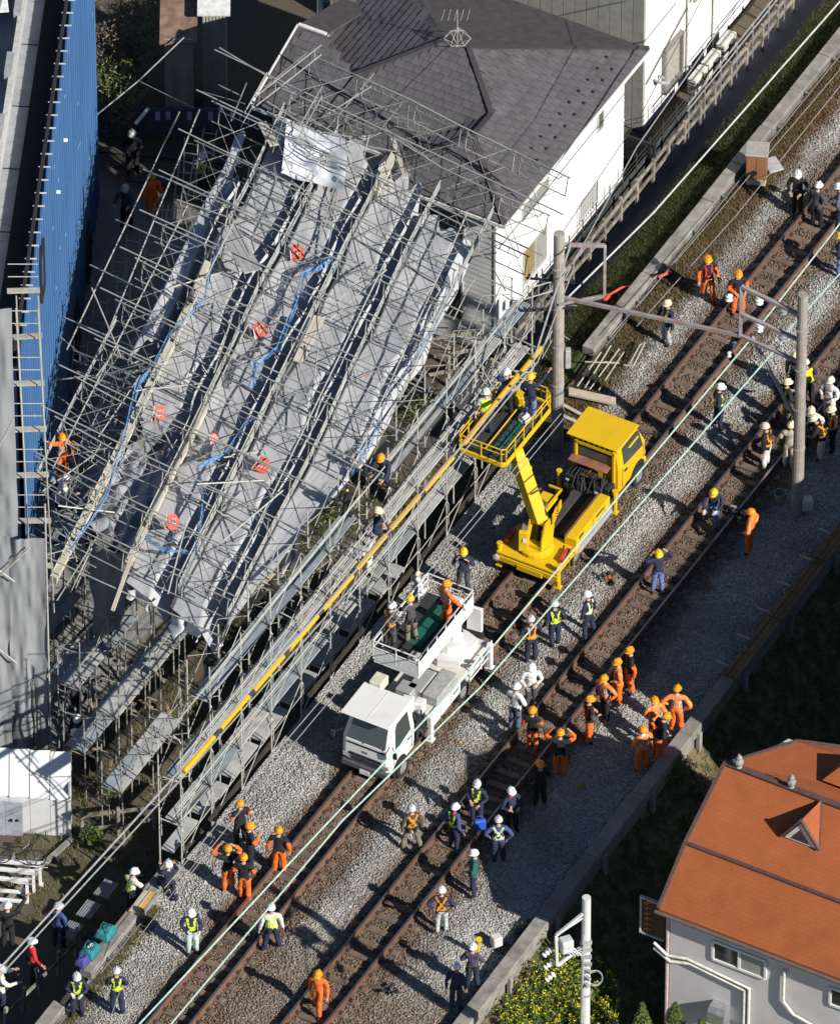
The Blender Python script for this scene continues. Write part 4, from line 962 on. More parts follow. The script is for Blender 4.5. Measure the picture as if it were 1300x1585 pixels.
# upright base frames still standing along the foot of the wreck
bf = thing('base_frames', 'row of ladder frames still standing beside the blue building', 'scaffold', G(190, 420, -1.2))
for n_, (px_, py_) in enumerate(((283, 285), (262, 330), (245, 385), (222, 400), (190, 430), (160, 470), (132, 535), (108, 590), (300, 262), (206, 452), (176, 512), (146, 590))):
    x, y, _ = G(px_, py_, -.6); q = MB(); r_ = Vector((.42, -.1, 0)); b0 = Vector((x, y, -1.2)); lean = Vector((jit(.25) + .2, jit(.2), 2.6 + jit(.4)))
    q.tube(b0, b0 + lean, .022, 6); q.tube(b0 + r_, b0 + r_ + lean, .022, 6)
    for t in range(6): q.tube(b0 + lean * (.12 + t * .16), b0 + r_ + lean * (.12 + t * .16), .014, 5)
    obj('ladder_frame', q, M_TUBE, bf)
for a_, c_, z_ in (((104, 541), (278, 173), 3.6), ((153, 550), (309, 170), 4.2), ((92, 520), (140, 560), 3.4), ((70, 665), (235, 500), 2.6), ((60, 860), (200, 800), 3.2), ((118, 700), (215, 560), 3.0), ((75, 845), (180, 560), 2.4)):
    q = MB(); q.tube(G(*a_, z_), G(*c_, z_ + .3), .0245, 6); obj('long_tube', q, M_TUBE, bf)
for a_, c_ in (((92, 488), (330, 590)), ((120, 575), (300, 640)), ((140, 410), (330, 500)), ((180, 340), (360, 420)), ((222, 262), (390, 330)), ((70, 590), (240, 570)), ((95, 665), (300, 668)), ((88, 800), (215, 885))):
    for dz in (0, .5):
        q = MB(); q.tube(G(a_[0], a_[1], 3.6 + dz), G(c_[0], c_[1], 4.9 + dz), .0245, 6); obj('long_tube', q, M_TUBE, bf)
for a_, c_, z_ in (((70, 735), (128, 745), 3.35), ((62, 806), (125, 812), 3.1), ((112, 848), (172, 858), 2.9)):
    q = MB(); q.bar(G(*a_, z_), G(*c_, z_), .45, .05); obj('deck_board', q, M_DECK, bf)
    for p_ in (a_, c_):
        g_ = G(*p_, z_); q = MB(); q.tube(g_, (g_.x, g_.y, -1.6), .024, 6); obj('upright_tube', q, M_TUBED, bf)
# ---- (4) sheeted scaffold tower at the left edge
st = thing('sheeted_scaffold', 'tall scaffold wrapped in grey sheeting at the left edge above the site shed', 'scaffold', (-11.9, -9.2, -1.6))
def pleat(x0, x1, y, z0, z1, seed, name='scaffold_sheet'):
    q = MB(); q.grid(lambda a, t: Vector((x0 + (x1 - x0) * a + (.04 * noise(t * 8, seed) if a > .9 else 0), y + .035 * math.sin(a * (x1 - x0) * 7 + seed + .8 * noise(a * 3, t * 2)) + .08 * noise(a * 3 + seed, t * 4) + .05 * noise(a * 8, t * 14, seed), z0 + (z1 - z0) * t)), 30, 36)
    obj(name, q, M('light_grey_sheeting', (.27, .275, .285), .65, 0, .06, 1, .2, 12, dirt=(.22, .225, .235), dsc=.7), st, smooth=True)
pleat(-13.6, -12.38, -9.35, -1.6, 7.75, 1); pleat(-12.4, -11.28, -9.28, -1.6, 7.6, 2); pleat(-13.6, -12.06, -9.0, 7.4, 16.6, 3)
for xx in (-11.95, -11.30):
    q = MB(); q.tube((xx + .25, -8.75, 4), (xx, -8.75, 16.4), .02, 6); q.tube((xx + .2, -8.2, 4), (xx, -8.2, 16.4), .022, 6); obj('upright_tube', q, M_TUBE, st)
q = MB(); q.tube((-11.24, -9.33, -1.6), (-11.22, -9.3, 9.0), .026, 6); obj('upright_tube', q, M_TUBE, st)
for k in range(7):
    z = 5.75 + k * 1.86
    q = MB(); q.bar((-12.2, -8.55, z), (-11.05 - .03 * k, -8.5, z + jit(.04)), .2, .05); obj('deck_board', q, M('cream_deck', (.40, .37, .315), .8), st)
    for dz in (.75, 1.25):
        q = MB(); q.tube((-12.15, -8.75, z + dz), (-11.25, -8.75, z + dz), .015, 6); obj('rung', q, M_TUBE, st)
for a_, c_ in (((-13.4, 9.4), (-12.1, 12.6)), ((-13.4, 4.0), (-12.2, 2.6)), ((-13.3, 7.2), (-12.2, 6.0)), ((-12.6, 6.3), (-11.7, 7.4)), ((-13.6, 14.6), (-12.9, 13.4))):
    q = MB(); q.tube((a_[0], -9.55, a_[1]), (c_[0], -9.5, c_[1]), .026, 6); obj('brace_tube', q, M_TUBE, st)
# ================================================================ TRUCKS ON RAILS
M_YEL = M('truck_yellow', (.74, .46, .008), .42, 0, .05, 1.5, spec=.5, dirt=(.60, .36, .02), dsc=1.5, damt=.5)
M_WHT = M('truck_white', (.76, .75, .73), .4, 0, .04, 1.5, spec=.5, dirt=(.62, .60, .56), dsc=1.5, damt=.5)
M_BLK = M('chassis_black', (.025, .025, .027), .6, 0, .3, 5)
M_TYRE = M('tyre_rubber', (.025, .025, .025), .85); M_RIM = M('wheel_rim', (.42, .42, .42), .4, .5)
M_CHROME = M('lamp_lens', (.55, .55, .53), .15, .3); M_RED = M('red_lens', (.5, .03, .02), .3)
M_ALU = M('aluminium_panel', (.55, .56, .56), .4, .5, .08); M_GREEN = M('dark_green_mat', (.018, .075, .058), .7, 0, .25, 6)
M_WGLASS = glass('truck_glass', (.06, .075, .07))
def wheel(t, x, y, s_, r=.36):
    q = MB(); q.lathe([(r * .62, -.1), (r * .95, -.11), (r, -.07), (r, .07), (r * .95, .11), (r * .62, .1)], (x, y, r + .12), 16, (0, 1, 0)); w = obj('wheel', q, M_TYRE, t, True)
    q = MB(); q.lathe([(.05, .115), (.12, .125), (r * .55, .10), (r * .62, .10), (r * .62, .02)], (x, y, r + .12), 14, (0, s_, 0)); obj('rim', q, M_RIM, w, True)
def railwheel(t, x):
    q = MB()
    for y in (-.56, .56): q.lathe([(.17, -.05), (.17, .05)], (x, y, .36), 12, (0, 1, 0))
    q.tube((x, -.6, .36), (x, .6, .36), .05, 8); obj('rail_guide_wheel', q, M_BLK, t, True)
def cab(t, f, x0, x1, mat, roofz=2.42, hw=.84):
    """x0 = back, x1 = front (f gives the sign of forward); rounded forward-control lorry cab"""
    L = abs(x1 - x0); X = lambda a: x0 + f * a
    def sec(pts, y0, y1): # profile in (a,z) between two widths
        return [(X(a), y, z) for y in (y0, y1) for a, z in pts]
    zb, zm = .62, 1.52
    st = [(zb, hw - .02, 0, L - .02), (.95, hw, 0, L + .04), (zm, hw, 0, L), (1.95, hw - .06, .01, L - .2), (roofz - .06, hw - .13, .03, L - .44), (roofz, hw - .2, .09, L - .55)]
    q = MB(); vs = []; ch = .10
    for z, w, a, b_ in st:
        c_ = ch if z < roofz else .12
        for (aa, yy) in ((a, -w + c_ * .5), (a + c_ * .5, -w), (b_ - c_ * 1.3, -w), (b_, -w + c_ * 1.6), (b_, w - c_ * 1.6), (b_ - c_ * 1.3, w), (a + c_ * .5, w), (a, w - c_ * .5)): vs.append((X(aa), yy, z))
    n = 8; fs = []
    for i in range(len(st) - 1):
        for k in range(n):
            fc = (i * n + k, i * n + (k + 1) % n, (i + 1) * n + (k + 1) % n, (i + 1) * n + k); fs.append(fc if f > 0 else fc[::-1])
    fs += [tuple(range(n))[::-1] if f > 0 else tuple(range(n)), tuple(range((len(st) - 1) * n, len(st) * n)) if f > 0 else tuple(range((len(st) - 1) * n, len(st) * n))[::-1]]
    q.add(vs, fs); body = obj('cab', q, mat, t, True)
    e = .012
    q = MB(); q.prism([(X(L - .03), -hw + .2, zm + .06), (X(L - .03), hw - .2, zm + .06), (X(L - .40), hw - .27, roofz - .16), (X(L - .40), -hw + .27, roofz - .16)], (f * .03, 0, .012)); obj('windscreen', q, M_WGLASS, body, True)
    for s_ in (-1, 1):
        q = MB(); q.prism([(X(.28), s_ * (hw - .004), zm + .05), (X(L - .26), s_ * (hw - .004), zm - .1), (X(L - .42), s_ * (hw - .085), 2.12), (X(L - .55), s_ * (hw - .115), roofz - .18), (X(.3), s_ * (hw - .115), roofz - .18)], (0, s_ * .02, .006)); obj('side_window', q, M_WGLASS, body, True)
        q = MB(); q.bar((X(.2), s_ * (hw + .004), .75), (X(.2), s_ * (hw + .004), 1.5), .015, .015); q.bar((X(L - .2), s_ * (hw + .003), .9), (X(L - .2), s_ * (hw + .003), 1.4), .012, .012); q.bar((X(.3), s_ * (hw + .02), 1.3), (X(.48), s_ * (hw + .02), 1.3), .04, .04); obj('door_handle', q, M_BLK, body, True)
        q = MB(); q.lathe([(.42, -.02), (.42, .02)], (X(L - .55), s_ * (hw - .01), .55), 16, (0, 1, 0)); obj('wheel_arch', q, M_BLK, body, True)
        q = MB(); q.box((X(L + .02), s_ * (hw - .2), .88), (.06, .3, .17), 0, None, .02); obj('headlight', q, M_CHROME, body, True)
        q = MB(); q.bar((X(L - .1), s_ * hw, 1.75), (X(L + .12), s_ * (hw + .2), 1.7), .025, .025); q.box((X(L + .14), s_ * (hw + .22), 1.66), (.07, .14, .26), 0, None, .02); obj('mirror', q, M_BLK, body, True)
    q = MB(); q.box((X(L + .02), 0, .56), (.14, hw * 2 - .06, .24), 0, None, .04); obj('bumper', q, M('bumper_grey', (.10, .10, .11), .5) if mat is M_WHT else mat, body, True)
    q = MB()
    for k in range(3): q.box((X(L + .045), 0, .80 + k * .09), (.03, hw * 1.2, .035))
    obj('grille', q, M_BLK, body, True)
    q = MB(); q.bar((X(L + .0), -hw * .7, zm + .02), (X(L - .12), -hw * .2, zm + .2), .02, .02); q.bar((X(L + .0), hw * .1, zm + .02), (X(L - .12), hw * .6, zm + .2), .02, .02); obj('wiper', q, M_BLK, body, True)
    q = MB(); q.box((X(L + .10), 0, .44), (.02, .34, .17)); obj('number_plate', q, M('plate_white', (.72, .74, .72)), body, True)
    return body
# ---- yellow aerial platform truck
yt = thing('yellow_work_truck', 'yellow road rail truck with a raised work platform on the near track', 'truck', W(0, -4.45, 0), TH)
cy = cab(yt, 1, 3.15, 4.92, M_YEL, 2.36)
q = MB(); q.box((3.72, .06, 2.44), (1.42, 1.8, .05), 0, None, .02); q.box((3.72, -.3, 2.469), (1.42, .012, .006)); rf = obj('roof_guard', q, M_YEL, yt, True)
q = MB(); q.box((3.36, -.25, 2.548), (.012, 0.01, .01)); 
for k in range(9): q.box((3.12, -.72 + k * .19, 2.30), (.05, .11, .16), 0, None, .02)
obj('roof_rib', q, M_YEL, yt, True)
q = MB(); q.box((3.13, .0, 1.9), (.03, 1.2, .42)); obj('rear_window', q, M_WGLASS, cy, True)
q = MB()
for y in (-.66, .66): q.box((3.10, y, 1.55), (.08, .1, 1.5), 0, None, .02)
q.box((3.1, 0, 2.2), (.08, 1.4, .1)); obj('cab_guard', q, M_YEL, yt, True)
q = MB(); q.box((1.85, 0, .68), (6.1, .75, .2)); q.box((-.1, 0, .78), (2.2, 1.7, .08)); obj('chassis', q, M_BLK, yt, True)
q = MB()
for (x, y, z, a, b_, c_) in ((2.72, .55, 1.05, .5, .34, .5), (2.6, .18, 1.0, .4, .26, .34), (2.8, -.1, 1.15, .34, .22, .5), (2.68, -.42, 1.0, .5, .3, .44), (2.45, -.15, .92, .2, .5, .2), (2.45, .5, .9, .2, .4, .16), (2.9, .28, 1.3, .2, .3, .2), (2.75, -.7, 1.0, .4, .2, .36)): q.box((x, y, z), (a, b_, c_), jit(.06), None, .025)
for k in range(12): q.path([(2.4 + jit(.1), -.6 + k * .11, 1.0), (2.55, -.55 + k * .11 + jit(.1), 1.3 + jit(.1)), (2.85, -.5 + k * .1, 1.35 + jit(.08))], .022, 5)
obj('power_unit', q, M_BLK, yt, True)
for (x, y, z) in ((2.46, .62, 1.1), (2.45, .05, .98), (2.42, -.42, 1.02)):
    q = MB(); q.box((x, y, z), (.02, .1, .07)); obj('notice_label', q, M('label_pale', (.6, .6, .58)), yt, True)
q = MB(); q.box((2.95, .1, 1.62), (.35, 1.35, .05), 0, None, .01); obj('rusty_cover', q, M('rust_cover', (.22, .10, .06), .8, 0, .3, 3), yt, True)
q = MB(); q.box((-.55, .0, .88), (1.45, 2.15, .10), 0, None, .02); q.box((-1.28, 0, .70), (.06, 2.2, .22), 0, None, .02); q.box((-1.29, -.1, .62), (.08, .9, .22), 0, None, .02); obj('rear_deck', q, M_YEL, yt, True)
q = MB(); q.box((1.15, -.82, 1.05), (2.25, .34, .42), 0, None, .02); q.box((.06, -.82, .95), (.1, .4, .6)); obj('locker', q, M_YEL, yt, True)
q = MB(); q.box((1.1, -.64, 1.27), (2.2, .06, .05)); obj('locker_trim', q, M('rust_cover', (.22, .10, .06)), yt, True)
q = MB(); q.box((1.2, -1.02, .78), (2.2, .06, .3), 0, None, .01); q.box((1.2, -1.06, .66), (2.2, .05, .04)); obj('side_panel', q, M_ALU, yt, True)
q = MB(); q.box((1.2, .78, 1.0), (.95, .5, .14)); q.box((1.5, .55, 1.1), (.9, .06, .06)); q.box((1.95, .75, 1.1), (.06, .45, .06)); q.box((1.05, .75, 1.1), (.06, .45, .06)); obj('tray', q, M_YEL, yt, True)
q = MB()
for k in range(5): q.box((.6 + k * .02, .62 + k * .07, 1.12), (1.2, .06, .04))
obj('timber_stack', q, M('dark_timber', (.16, .115, .08), .85, 0, .3), yt, True)
q = MB(); q.box((1.3, -.05, .86), (2.3, .8, .06)); q.box((1.1, .15, .93), (1.9, .25, .08)); obj('bed_floor', q, M('dark_bed', (.06, .055, .05), .8, 0, .3), yt, True)
q = MB(); q.box((1.35, -.42, .93), (2.0, .3, .03)); obj('brown_board', q, M('brown_board', (.25, .14, .03), .8), yt, True)
q = MB(); q.lathe([(.52, 0), (.55, .04), (.55, .14), (.44, .2)], (-.55, .05, .93), 18); tu = obj('turntable', q, M_YEL, yt, True)
q = MB(); q.box((-.72, .38, 1.42), (.5, .22, .78), .35, None, .03); obj('control_cabinet', q, M('cabinet_grey', (.20, .19, .17), .6), yt, True)
q = MB(); q.box((-.93, .31, 1.42), (.14, .30, .8), .35, None, .02); obj('cabinet_door', q, M_YEL, yt, True)
q = MB(); q.box((-1.0, .23, 1.5), (.02, .12, .14), .35); obj('notice_plate', q, M_WHT, yt, True)
q = MB()
for y in (-.27, .25): q.prism([(-.85, y, 1.1), (-.1, y, 1.1), (.0, y, 1.7), (-.2, y, 2.05), (-.6, y, 2.05), (-.8, y, 1.5)], (0, .05, 0))
q.box((-.4, 0, 1.95), (.3, .56, .08)); q.box((-.7, 0, 1.2), (.25, .5, .1)); obj('turret', q, M_YEL, yt, True)
q = MB(); q.tube((-.6, .0, 1.3), (-.3, .05, 1.75), .07, 8); q.tube((-.6, -.14, 1.3), (-.3, -.12, 1.75), .06, 8); obj('ram', q, M_BLK, yt, True)
b0, b1 = Vector((-.42, .02, 1.95)), Vector((.02, 1.12, 4.1))
q = MB(); q.bar(b0, b0.lerp(b1, .86), .42, .40, ch=.02); bo = obj('boom', q, M_YEL, yt, True)
q = MB(); q.bar(b0.lerp(b1, .78), b1, .34, .34, ch=.02); q.bar(b0.lerp(b1, .70), b0.lerp(b1, .74), .44, .42); q.box(b1 + Vector((.1, .1, .0)), (.5, .4, .14), 0, None, .02); obj('boom_extension', q, M_YEL, bo, True)
q = MB(); q.box((-.02, -.3, 2.05), (.55, .04, .42), .2); q.box((.25, -.31, 2.2), (.25, .045, .3), .2); pp = obj('boom_plate', q, M_YEL, yt, True)
q = MB()
for k in range(12): q.lathe([(.025, 0), (.025, .01)], (-.2 + (k % 4) * .12, -.328, 1.95 + (k // 4) * .11), 6, (0, -1, 0))
obj('plate_hole', q, M_BLK, pp, True, kind='stuff')
q = MB()
for k in range(3): q.path([b0 + Vector((.1, -.24 + .02 * k, .25)), b0.lerp(b1, .35) + Vector((.24, .0, .06 + .03 * k)), b0.lerp(b1, .7) + Vector((.25, 0, .05 + .03 * k)), b1 + Vector((.2, -.05, -.1))], .018, 5)
obj('boom_hose', q, M_BLK, bo, True)
q = MB(); q.bar(b0.lerp(b1, .40) + Vector((.02, -.20, .08)), b0.lerp(b1, .43) + Vector((.02, -.20, .08)), .44, .02); q.box((.4, -.99, 1.15), (.3, .01, .12)); q.box((1.6, -.99, 1.13), (.5, .01, .10)); obj('decal', q, M('decal_dark', (.06, .05, .03)), yt, True)
for x in (.35, 1.15, 1.9):
    q = MB(); q.box((x, -.992, 1.05), (.012, .01, .40)); obj('panel_seam', q, M_BLK, yt, True)
for k, (x, y) in enumerate(((-1.15, 1.02), (-1.18, -1.05), (2.62, -.98), (2.62, .98))):
    q = MB(); q.tube((x, y, .35), (x, y, 1.05), .07, 8); q.box((x, y, .3), (.2, .2, .06), 0, None, .01); q.tube((x, y, 1.05), (x, y, 1.2), .1, 8); obj('outrigger', q, M_YEL, yt, True)
q = MB()
for s_ in (0, 1): q.box((-.55 + s_ * .02, (.98, -.93)[s_], 1.03), (.55, .16, .14), .1)
obj('warning_lamp', q, M('fire_red', (.55, .06, .03), .4), yt, True)
q = MB()
for s_ in (-1, 1):
    q.tube((-.2, -1.06, .95), (-.2, -1.06, .35), .02, 5); q.tube((-.5, -1.06, .95), (-.5, -1.06, .35), .02, 5); q.tube((-.9, -1.05, 1.05), (-.15, -1.05, 1.2), .025, 5)
obj('step', q, M_YEL, yt, True)
q = MB(); q.lathe([(.11, 0), (.11, .05), (.03, .08)], (-1.32, 1.05, .72), 10, (-1, 0, 0)); obj('lamp', q, M_CHROME, yt, True)
for x in (4.25, .15):
    for s_ in (-1, 1): wheel(yt, x, s_ * .86, s_)
railwheel(yt, 2.5); railwheel(yt, -1.0)
# platform
def fence_rail(q, pts, z0, z1, r=.022, posts=1):
    for i in range(len(pts)):
        a_, c_ = Vector(pts[i]), Vector(pts[(i + 1) % len(pts)])
        q.tube(a_ + Vector((0, 0, z1)), c_ + Vector((0, 0, z1)), r, 6); q.tube(a_ + Vector((0, 0, (z0 + z1) / 2 + .1)), c_ + Vector((0, 0, (z0 + z1) / 2 + .1)), r * .8, 6)
        n = max(1, int((c_ - a_).length / .55))
        for k in range(n): 
            p = a_.lerp(c_, k / n); q.tube(p + Vector((0, 0, z0)), p + Vector((0, 0, z1)), r, 6)
px0, px1, py0, py1, pz = -.9, 2.25, 1.0, 2.62, 4.2
q = MB(); cor = [(px0 + .1, py0), (px0, py0 + .12), (px0, py1 - .1), (px0 + .1, py1), (px1 - .25, py1), (px1, py1 - .25), (px1, py0 + .25), (px1 - .25, py0)]
for i in range(8):
    a_, c_ = cor[i], cor[(i + 1) % 8]; q.bar((*a_, pz), (*c_, pz), .07, .16, ch=.012)
for k in range(5): q.bar((px0 + .3 + k * .65, py0, pz - .05), (px0 + .3 + k * .65, py1, pz - .05), .06, .08)
pl = obj('platform_frame', q, M_YEL, yt, True)
q = MB(); q.box(((px0 + px1) / 2, (py0 + py1) / 2, pz - .0), (px1 - px0 - .1, py1 - py0 - .1, .04)); obj('platform_floor', q, M('dark_floor_mesh', (.035, .037, .037), .7, 0, .2), pl, True)
q = MB(); fence_rail(q, [(*c, 0) for c in cor], pz + .05, pz + .62, .022); obj('guard_rail', q, M_YEL, pl, True)
q = MB(); q.box((.45, py0 + .42, pz + .06), (1.7, .62, .03), 0, None, .01)
for k in range(3):
    for j in range(2): q.box((-.05 + k * .52, py0 + .28 + j * .28, pz + .085), (.42, .2, .03), 0, None, .01)
obj('green_tray', q, M('green_plastic_tray', (.025, .085, .075), .45, 0, .15), yt, True)
q = MB(); q.tube((-.6, py0 + .85, pz + .1), (2.0, py0 + .85, pz + .12), .025, 6); q.box((1.75, 1.9, pz + .25), (.3, .3, .4), .3, None, .03); obj('tool_box', q, M_YEL, yt, True)
q = MB(); q.lathe([(.2, 0), (.22, .08), (.14, .2), (.05, .24)], (1.15, py0 + .42, pz + .1), 10); solo_loc = yt.matrix_basis
obj('white_sack', q, M('woven_white_sack', (.55, .55, .53), .8, 0, .3, 20), yt, True)
# ---- white aerial platform truck
wt = thing('white_work_truck', 'white road rail truck with a box sided work platform, cab facing the viewer', 'truck', W(-8, -4.35, 0), TH)
X0 = -1.75
cw = cab(wt, -1, X0, -3.25, M_WHT, 2.45, .85)
q = MB(); q.box((-2.5, 0.06, 2.5), (1.5, 1.66, .05), 0, None, .02); q.box((-2.5, .02, 2.53), (1.48, .014, .008)); obj('roof_guard', q, M_WHT, wt, True)
q = MB(); q.box((-1.55, .5, 2.5), (.5, .42, .36), 0, None, .03); obj('roof_box', q, M('beige_box', (.60, .57, .47), .6), wt, True)
q = MB(); q.box((.6, 0, .68), (5.8, .75, .2)); obj('chassis', q, M_BLK, wt, True)
q = MB(); q.box((-3.265, 0, 1.42), (.02, 1.3, .05)); q.box((-3.30, 0, 1.02), (.02, 1.1, .10)); obj('front_trim', q, M_BLK, wt, True)
q = MB(); q.box((-3.285, 0, 1.22), (.02, .16, .07)); obj('emblem', q, M_RIM, wt, True)
q = MB(); q.box((-3.02, .3, 1.62), (.25, .5, .05), .1); q.box((-2.9, -.3, 1.64), (.2, .4, .05)); obj('dashboard_papers', q, M('paper_dim', (.4, .36, .2)), wt, True)
for x, w_ in ((.35, .9), (1.9, .8)):
    q = MB(); q.box((x, -.955, .9), (.012, .01, .36)); q.box((x + .3, -.957, .95), (.34, .008, .09)); obj('side_marking', q, M('marking_grey', (.22, .24, .28)), wt, True)
q = MB(); q.box((.95, -.02, 1.02), (3.9, 1.8, .12), 0, None, .02); q.box((2.9, 0, .8), (.08, 1.8, .5), 0, None, .02); obj('bed', q, M('cream_bed', (.64, .61, .54), .6, 0, .08, 2), wt, True)
for k, (x, y, sx, sy, m_) in enumerate(((.15, -.05, 1.0, .5, M_ALU), (.25, -.62, 1.3, .55, M('grey_lid', (.36, .36, .34), .5)), (-.35, .2, .5, .55, M_ALU))):
    q = MB(); q.box((x, y, 1.27), (sx, sy, .38), 0, None, .03); obj('locker', q, m_, wt, True)
q = MB(); q.box((-.55, -.88, .88), (.5, .14, .5), 0, None, .02); q.box((.35, -.9, .86), (1.2, .1, .42), 0, None, .02); q.box((1.9, -.9, .8), (1.1, .08, .1)); obj('side_panel', q, M_WHT, wt, True)
q = MB(); q.box((-1.15, -.25, 1.5), (.4, .35, .6), .2, None, .03); q.box((-.8, -.5, 1.35), (.35, .3, .4), .1, None, .03); obj('hydraulic_box', q, M_WHT, wt, True)
q = MB()
for k in range(14): q.tube((-1.35 + jit(.25), -.75 + jit(.2), .7 + jit(.2)), (-1.2 + jit(.3), -.7 + jit(.25), 1.3 + jit(.25)), .03, 5)
q.box((-1.3, -.3, 1.0), (.5, 1.0, .5)); obj('engine_hoses', q, M_BLK, wt, True)
for (x, y) in ((-.95, -.95), (2.7, -1.0), (-.95, .9), (2.7, .9)):
    q = MB(); q.box((x, y, .75), (.17, .17, 1.0), 0, None, .02); q.box((x, y, .26), (.24, .24, .05)); obj('outrigger', q, M_WHT, wt, True)
q = MB(); q.prism([(1.4, -.65, 1.1), (2.6, -.65, 1.1), (2.75, -.2, 1.1), (2.75, .5, 1.1), (1.4, .5, 1.1), (1.2, 0, 1.1)], (0, 0, .28)); q.lathe([(.45, 0), (.45, .3)], (1.95, 0, 1.38), 16); obj('turntable', q, M_WHT, wt, True)
q = MB(); q.bar((2.1, .0, 1.6), (2.35, .05, 2.9), .5, .42, (0, 1, 0), .03); q.bar((2.0, 0, 2.7), (.2, .1, 2.72), .34, .3, (0, 0, 1), .02); obj('mast', q, M_WHT, wt, True)
q = MB(); q.box((2.45, -.62, 2.35), (.12, .5, .95), .1, None, .02); obj('mast_cover', q, M_WHT, wt, True)
q = MB()
for k in range(2): q.box((1.55 + k * .22, -.8, 1.2), (.1, .36, .04), .3)
obj('rubber_pad', q, M('pad_grey', (.13, .125, .11)), wt, True)
q = MB()
for x in (1.5, 2.2, 2.85): q.tube((x, -.98, .6), (x, -.98, 1.25), .022, 6)
for z in (.7, .95, 1.22): q.tube((1.5, -.98, z), (2.85, -.98, z), .022, 6)
obj('side_rail', q, M_WHT, wt, True)
for x in (-2.62, 1.15):
    for s_ in (-1, 1): wheel(wt, x, s_ * .84, s_)
railwheel(wt, -.6); railwheel(wt, 2.6)
wx0, wx1, wy0, wy1, wz = -1.2, 2.2, -.68, .88, 3.0
q = MB(); q.box(((wx0 + wx1) / 2, (wy0 + wy1) / 2, wz - .06), (wx1 - wx0, wy1 - wy0, .14), 0, None, .02); wp = obj('platform_base', q, M_WHT, wt, True)
q = MB(); q.box(((wx0 + wx1) / 2, (wy0 + wy1) / 2, wz + .02), (wx1 - wx0 - .1, wy1 - wy0 - .1, .02)); obj('platform_floor', q, M('dark_floor_mesh', (.035, .037, .037)), wp, True)
q = MB(); q.box((.85, .12, wz + .045), (1.9, .6, .03)); q.box((.3, .1, wz + .07), (.5, .5, .03)); q.box((1.4, .1, wz + .07), (.5, .5, .03)); obj('green_mat', q, M('green_floor_mat', (.015, .13, .085), .6), wp, True)
for k, (a_, c_) in enumerate((((wx0, wy0), (wx1, wy0)), ((wx0, wy0), (wx0, wy1)))):
    q = MB(); p0, p1 = Vector((*a_, wz + .22)), Vector((*c_, wz + .22)); 
    if k == 0:
        for s_ in range(3):
            e0, e1 = p0.lerp(p1, s_ / 3 + .004), p0.lerp(p1, (s_ + 1) / 3 - .004); q2 = MB(); q2.bar(e0, e1, .03, .62, ch=.008); obj('side_board', q2, M_WHT, wp, True)
    else:
        q.bar(p0, p1, .03, .42); obj('side_board', q, M('white_cloth_cover', (.66, .66, .66), .8, 0, .08, 3, .5, 8), wp, True)
q = MB(); fence_rail(q, [(wx0, wy0, 0), (wx1, wy0, 0), (wx1, wy1, 0), (wx0, wy1, 0)], wz + .05, wz + .75, .024); obj('guard_rail', q, M_WHT, wp, True)
q = MB(); q.box((-.95, -.4, wz + .3), (.4, .36, .5), 0, None, .05); obj('control_box', q, M('covered_box_grey', (.45, .45, .44), .7, 0, .2, 6), wp, True)
# ================================================================ POLES, WIRES
M_POLE = M('concrete_pole', (.33, .30, .265), .85, 0, .2, 3, .3, dirt=(.24, .17, .13), dsc=1.2, damt=.6)
M_STEELP = M('weathered_mauve_steel', (.33, .31, .32), .6, .1, .2, 4, dirt=(.36, .13, .08), dsc=2.5, damt=.7)
M_INS = M('white_porcelain', (.82, .82, .80), .2, 0, .03, spec=.7)
def pole(label, base, h, r0, r1, mat, cat='pole', name='catenary_pole'):
    t = thing(name, label, cat, base); b_ = Vector(base); q = MB()
    n = 8
    for k in range(n): q.tube(b_ + Vector((0, 0, h * k / n)), b_ + Vector((0, 0, h * (k + 1) / n)), r0 + (r1 - r0) * k / n, 14, r0 + (r1 - r0) * (k + 1) / n)
    obj('shaft', q, mat, t, smooth=False)
    for k in range(5):
        z = h * (.12 + .18 * k); q = MB(); q.lathe([(r0 * 1.06, 0), (r0 * 1.06, .06)], b_ + Vector((0, 0, z)), 14); obj('band', q, M('band_steel', (.45, .44, .42), .5, .4), t)
    return t
p1b = Vector((*G(862, 690, 0).xy, -.1)); p1 = pole('brown concrete catenary pole beside the yellow truck', p1b, 8.95, .20, .17, M_POLE)
p2b = Vector((*G(1233, 790, 0).xy, -.1)); p2 = pole('concrete catenary pole with white box among the crowd at the right', p2b, 9.1, .19, .155, M_POLE)
q = MB(); q.box(p2b + Vector((.3, -.05, .45)), (.34, .3, .42), .2, None, .03); obj('junction_box', q, M('box_white', (.66, .65, .6), .6), p2)
q = MB(); q.box(p1b + Vector((.3, .0, 3.8)), (.18, .2, .75), .1, None, .02); obj('junction_box', q, M('box_grey', (.4, .41, .42), .5), p1)
z1 = 6.3
gan = thing('catenary_beam', 'rusty mauve steel gantry beam spanning the near track between two poles', 'gantry', p1b + Vector((0, 0, z1)))
A_, B_ = p1b + Vector((.1, 0, z1)), p2b + Vector((0, 0, z1 - .05)); C_ = G(1145, 520, 6.3); D_ = G(935, 457, 6.3)
for a_, c_, w_ in ((A_, C_, .085), (C_, B_, .08)):
    q = MB(); q.bar(a_, c_, w_, .10, ch=.008); q.bar(a_ + Vector((0, 0, .06)), c_ + Vector((0, 0, .06)), w_ * 1.3, .015); obj('beam', q, M_STEELP, gan)
up = Vector((0, 0, 2.05))
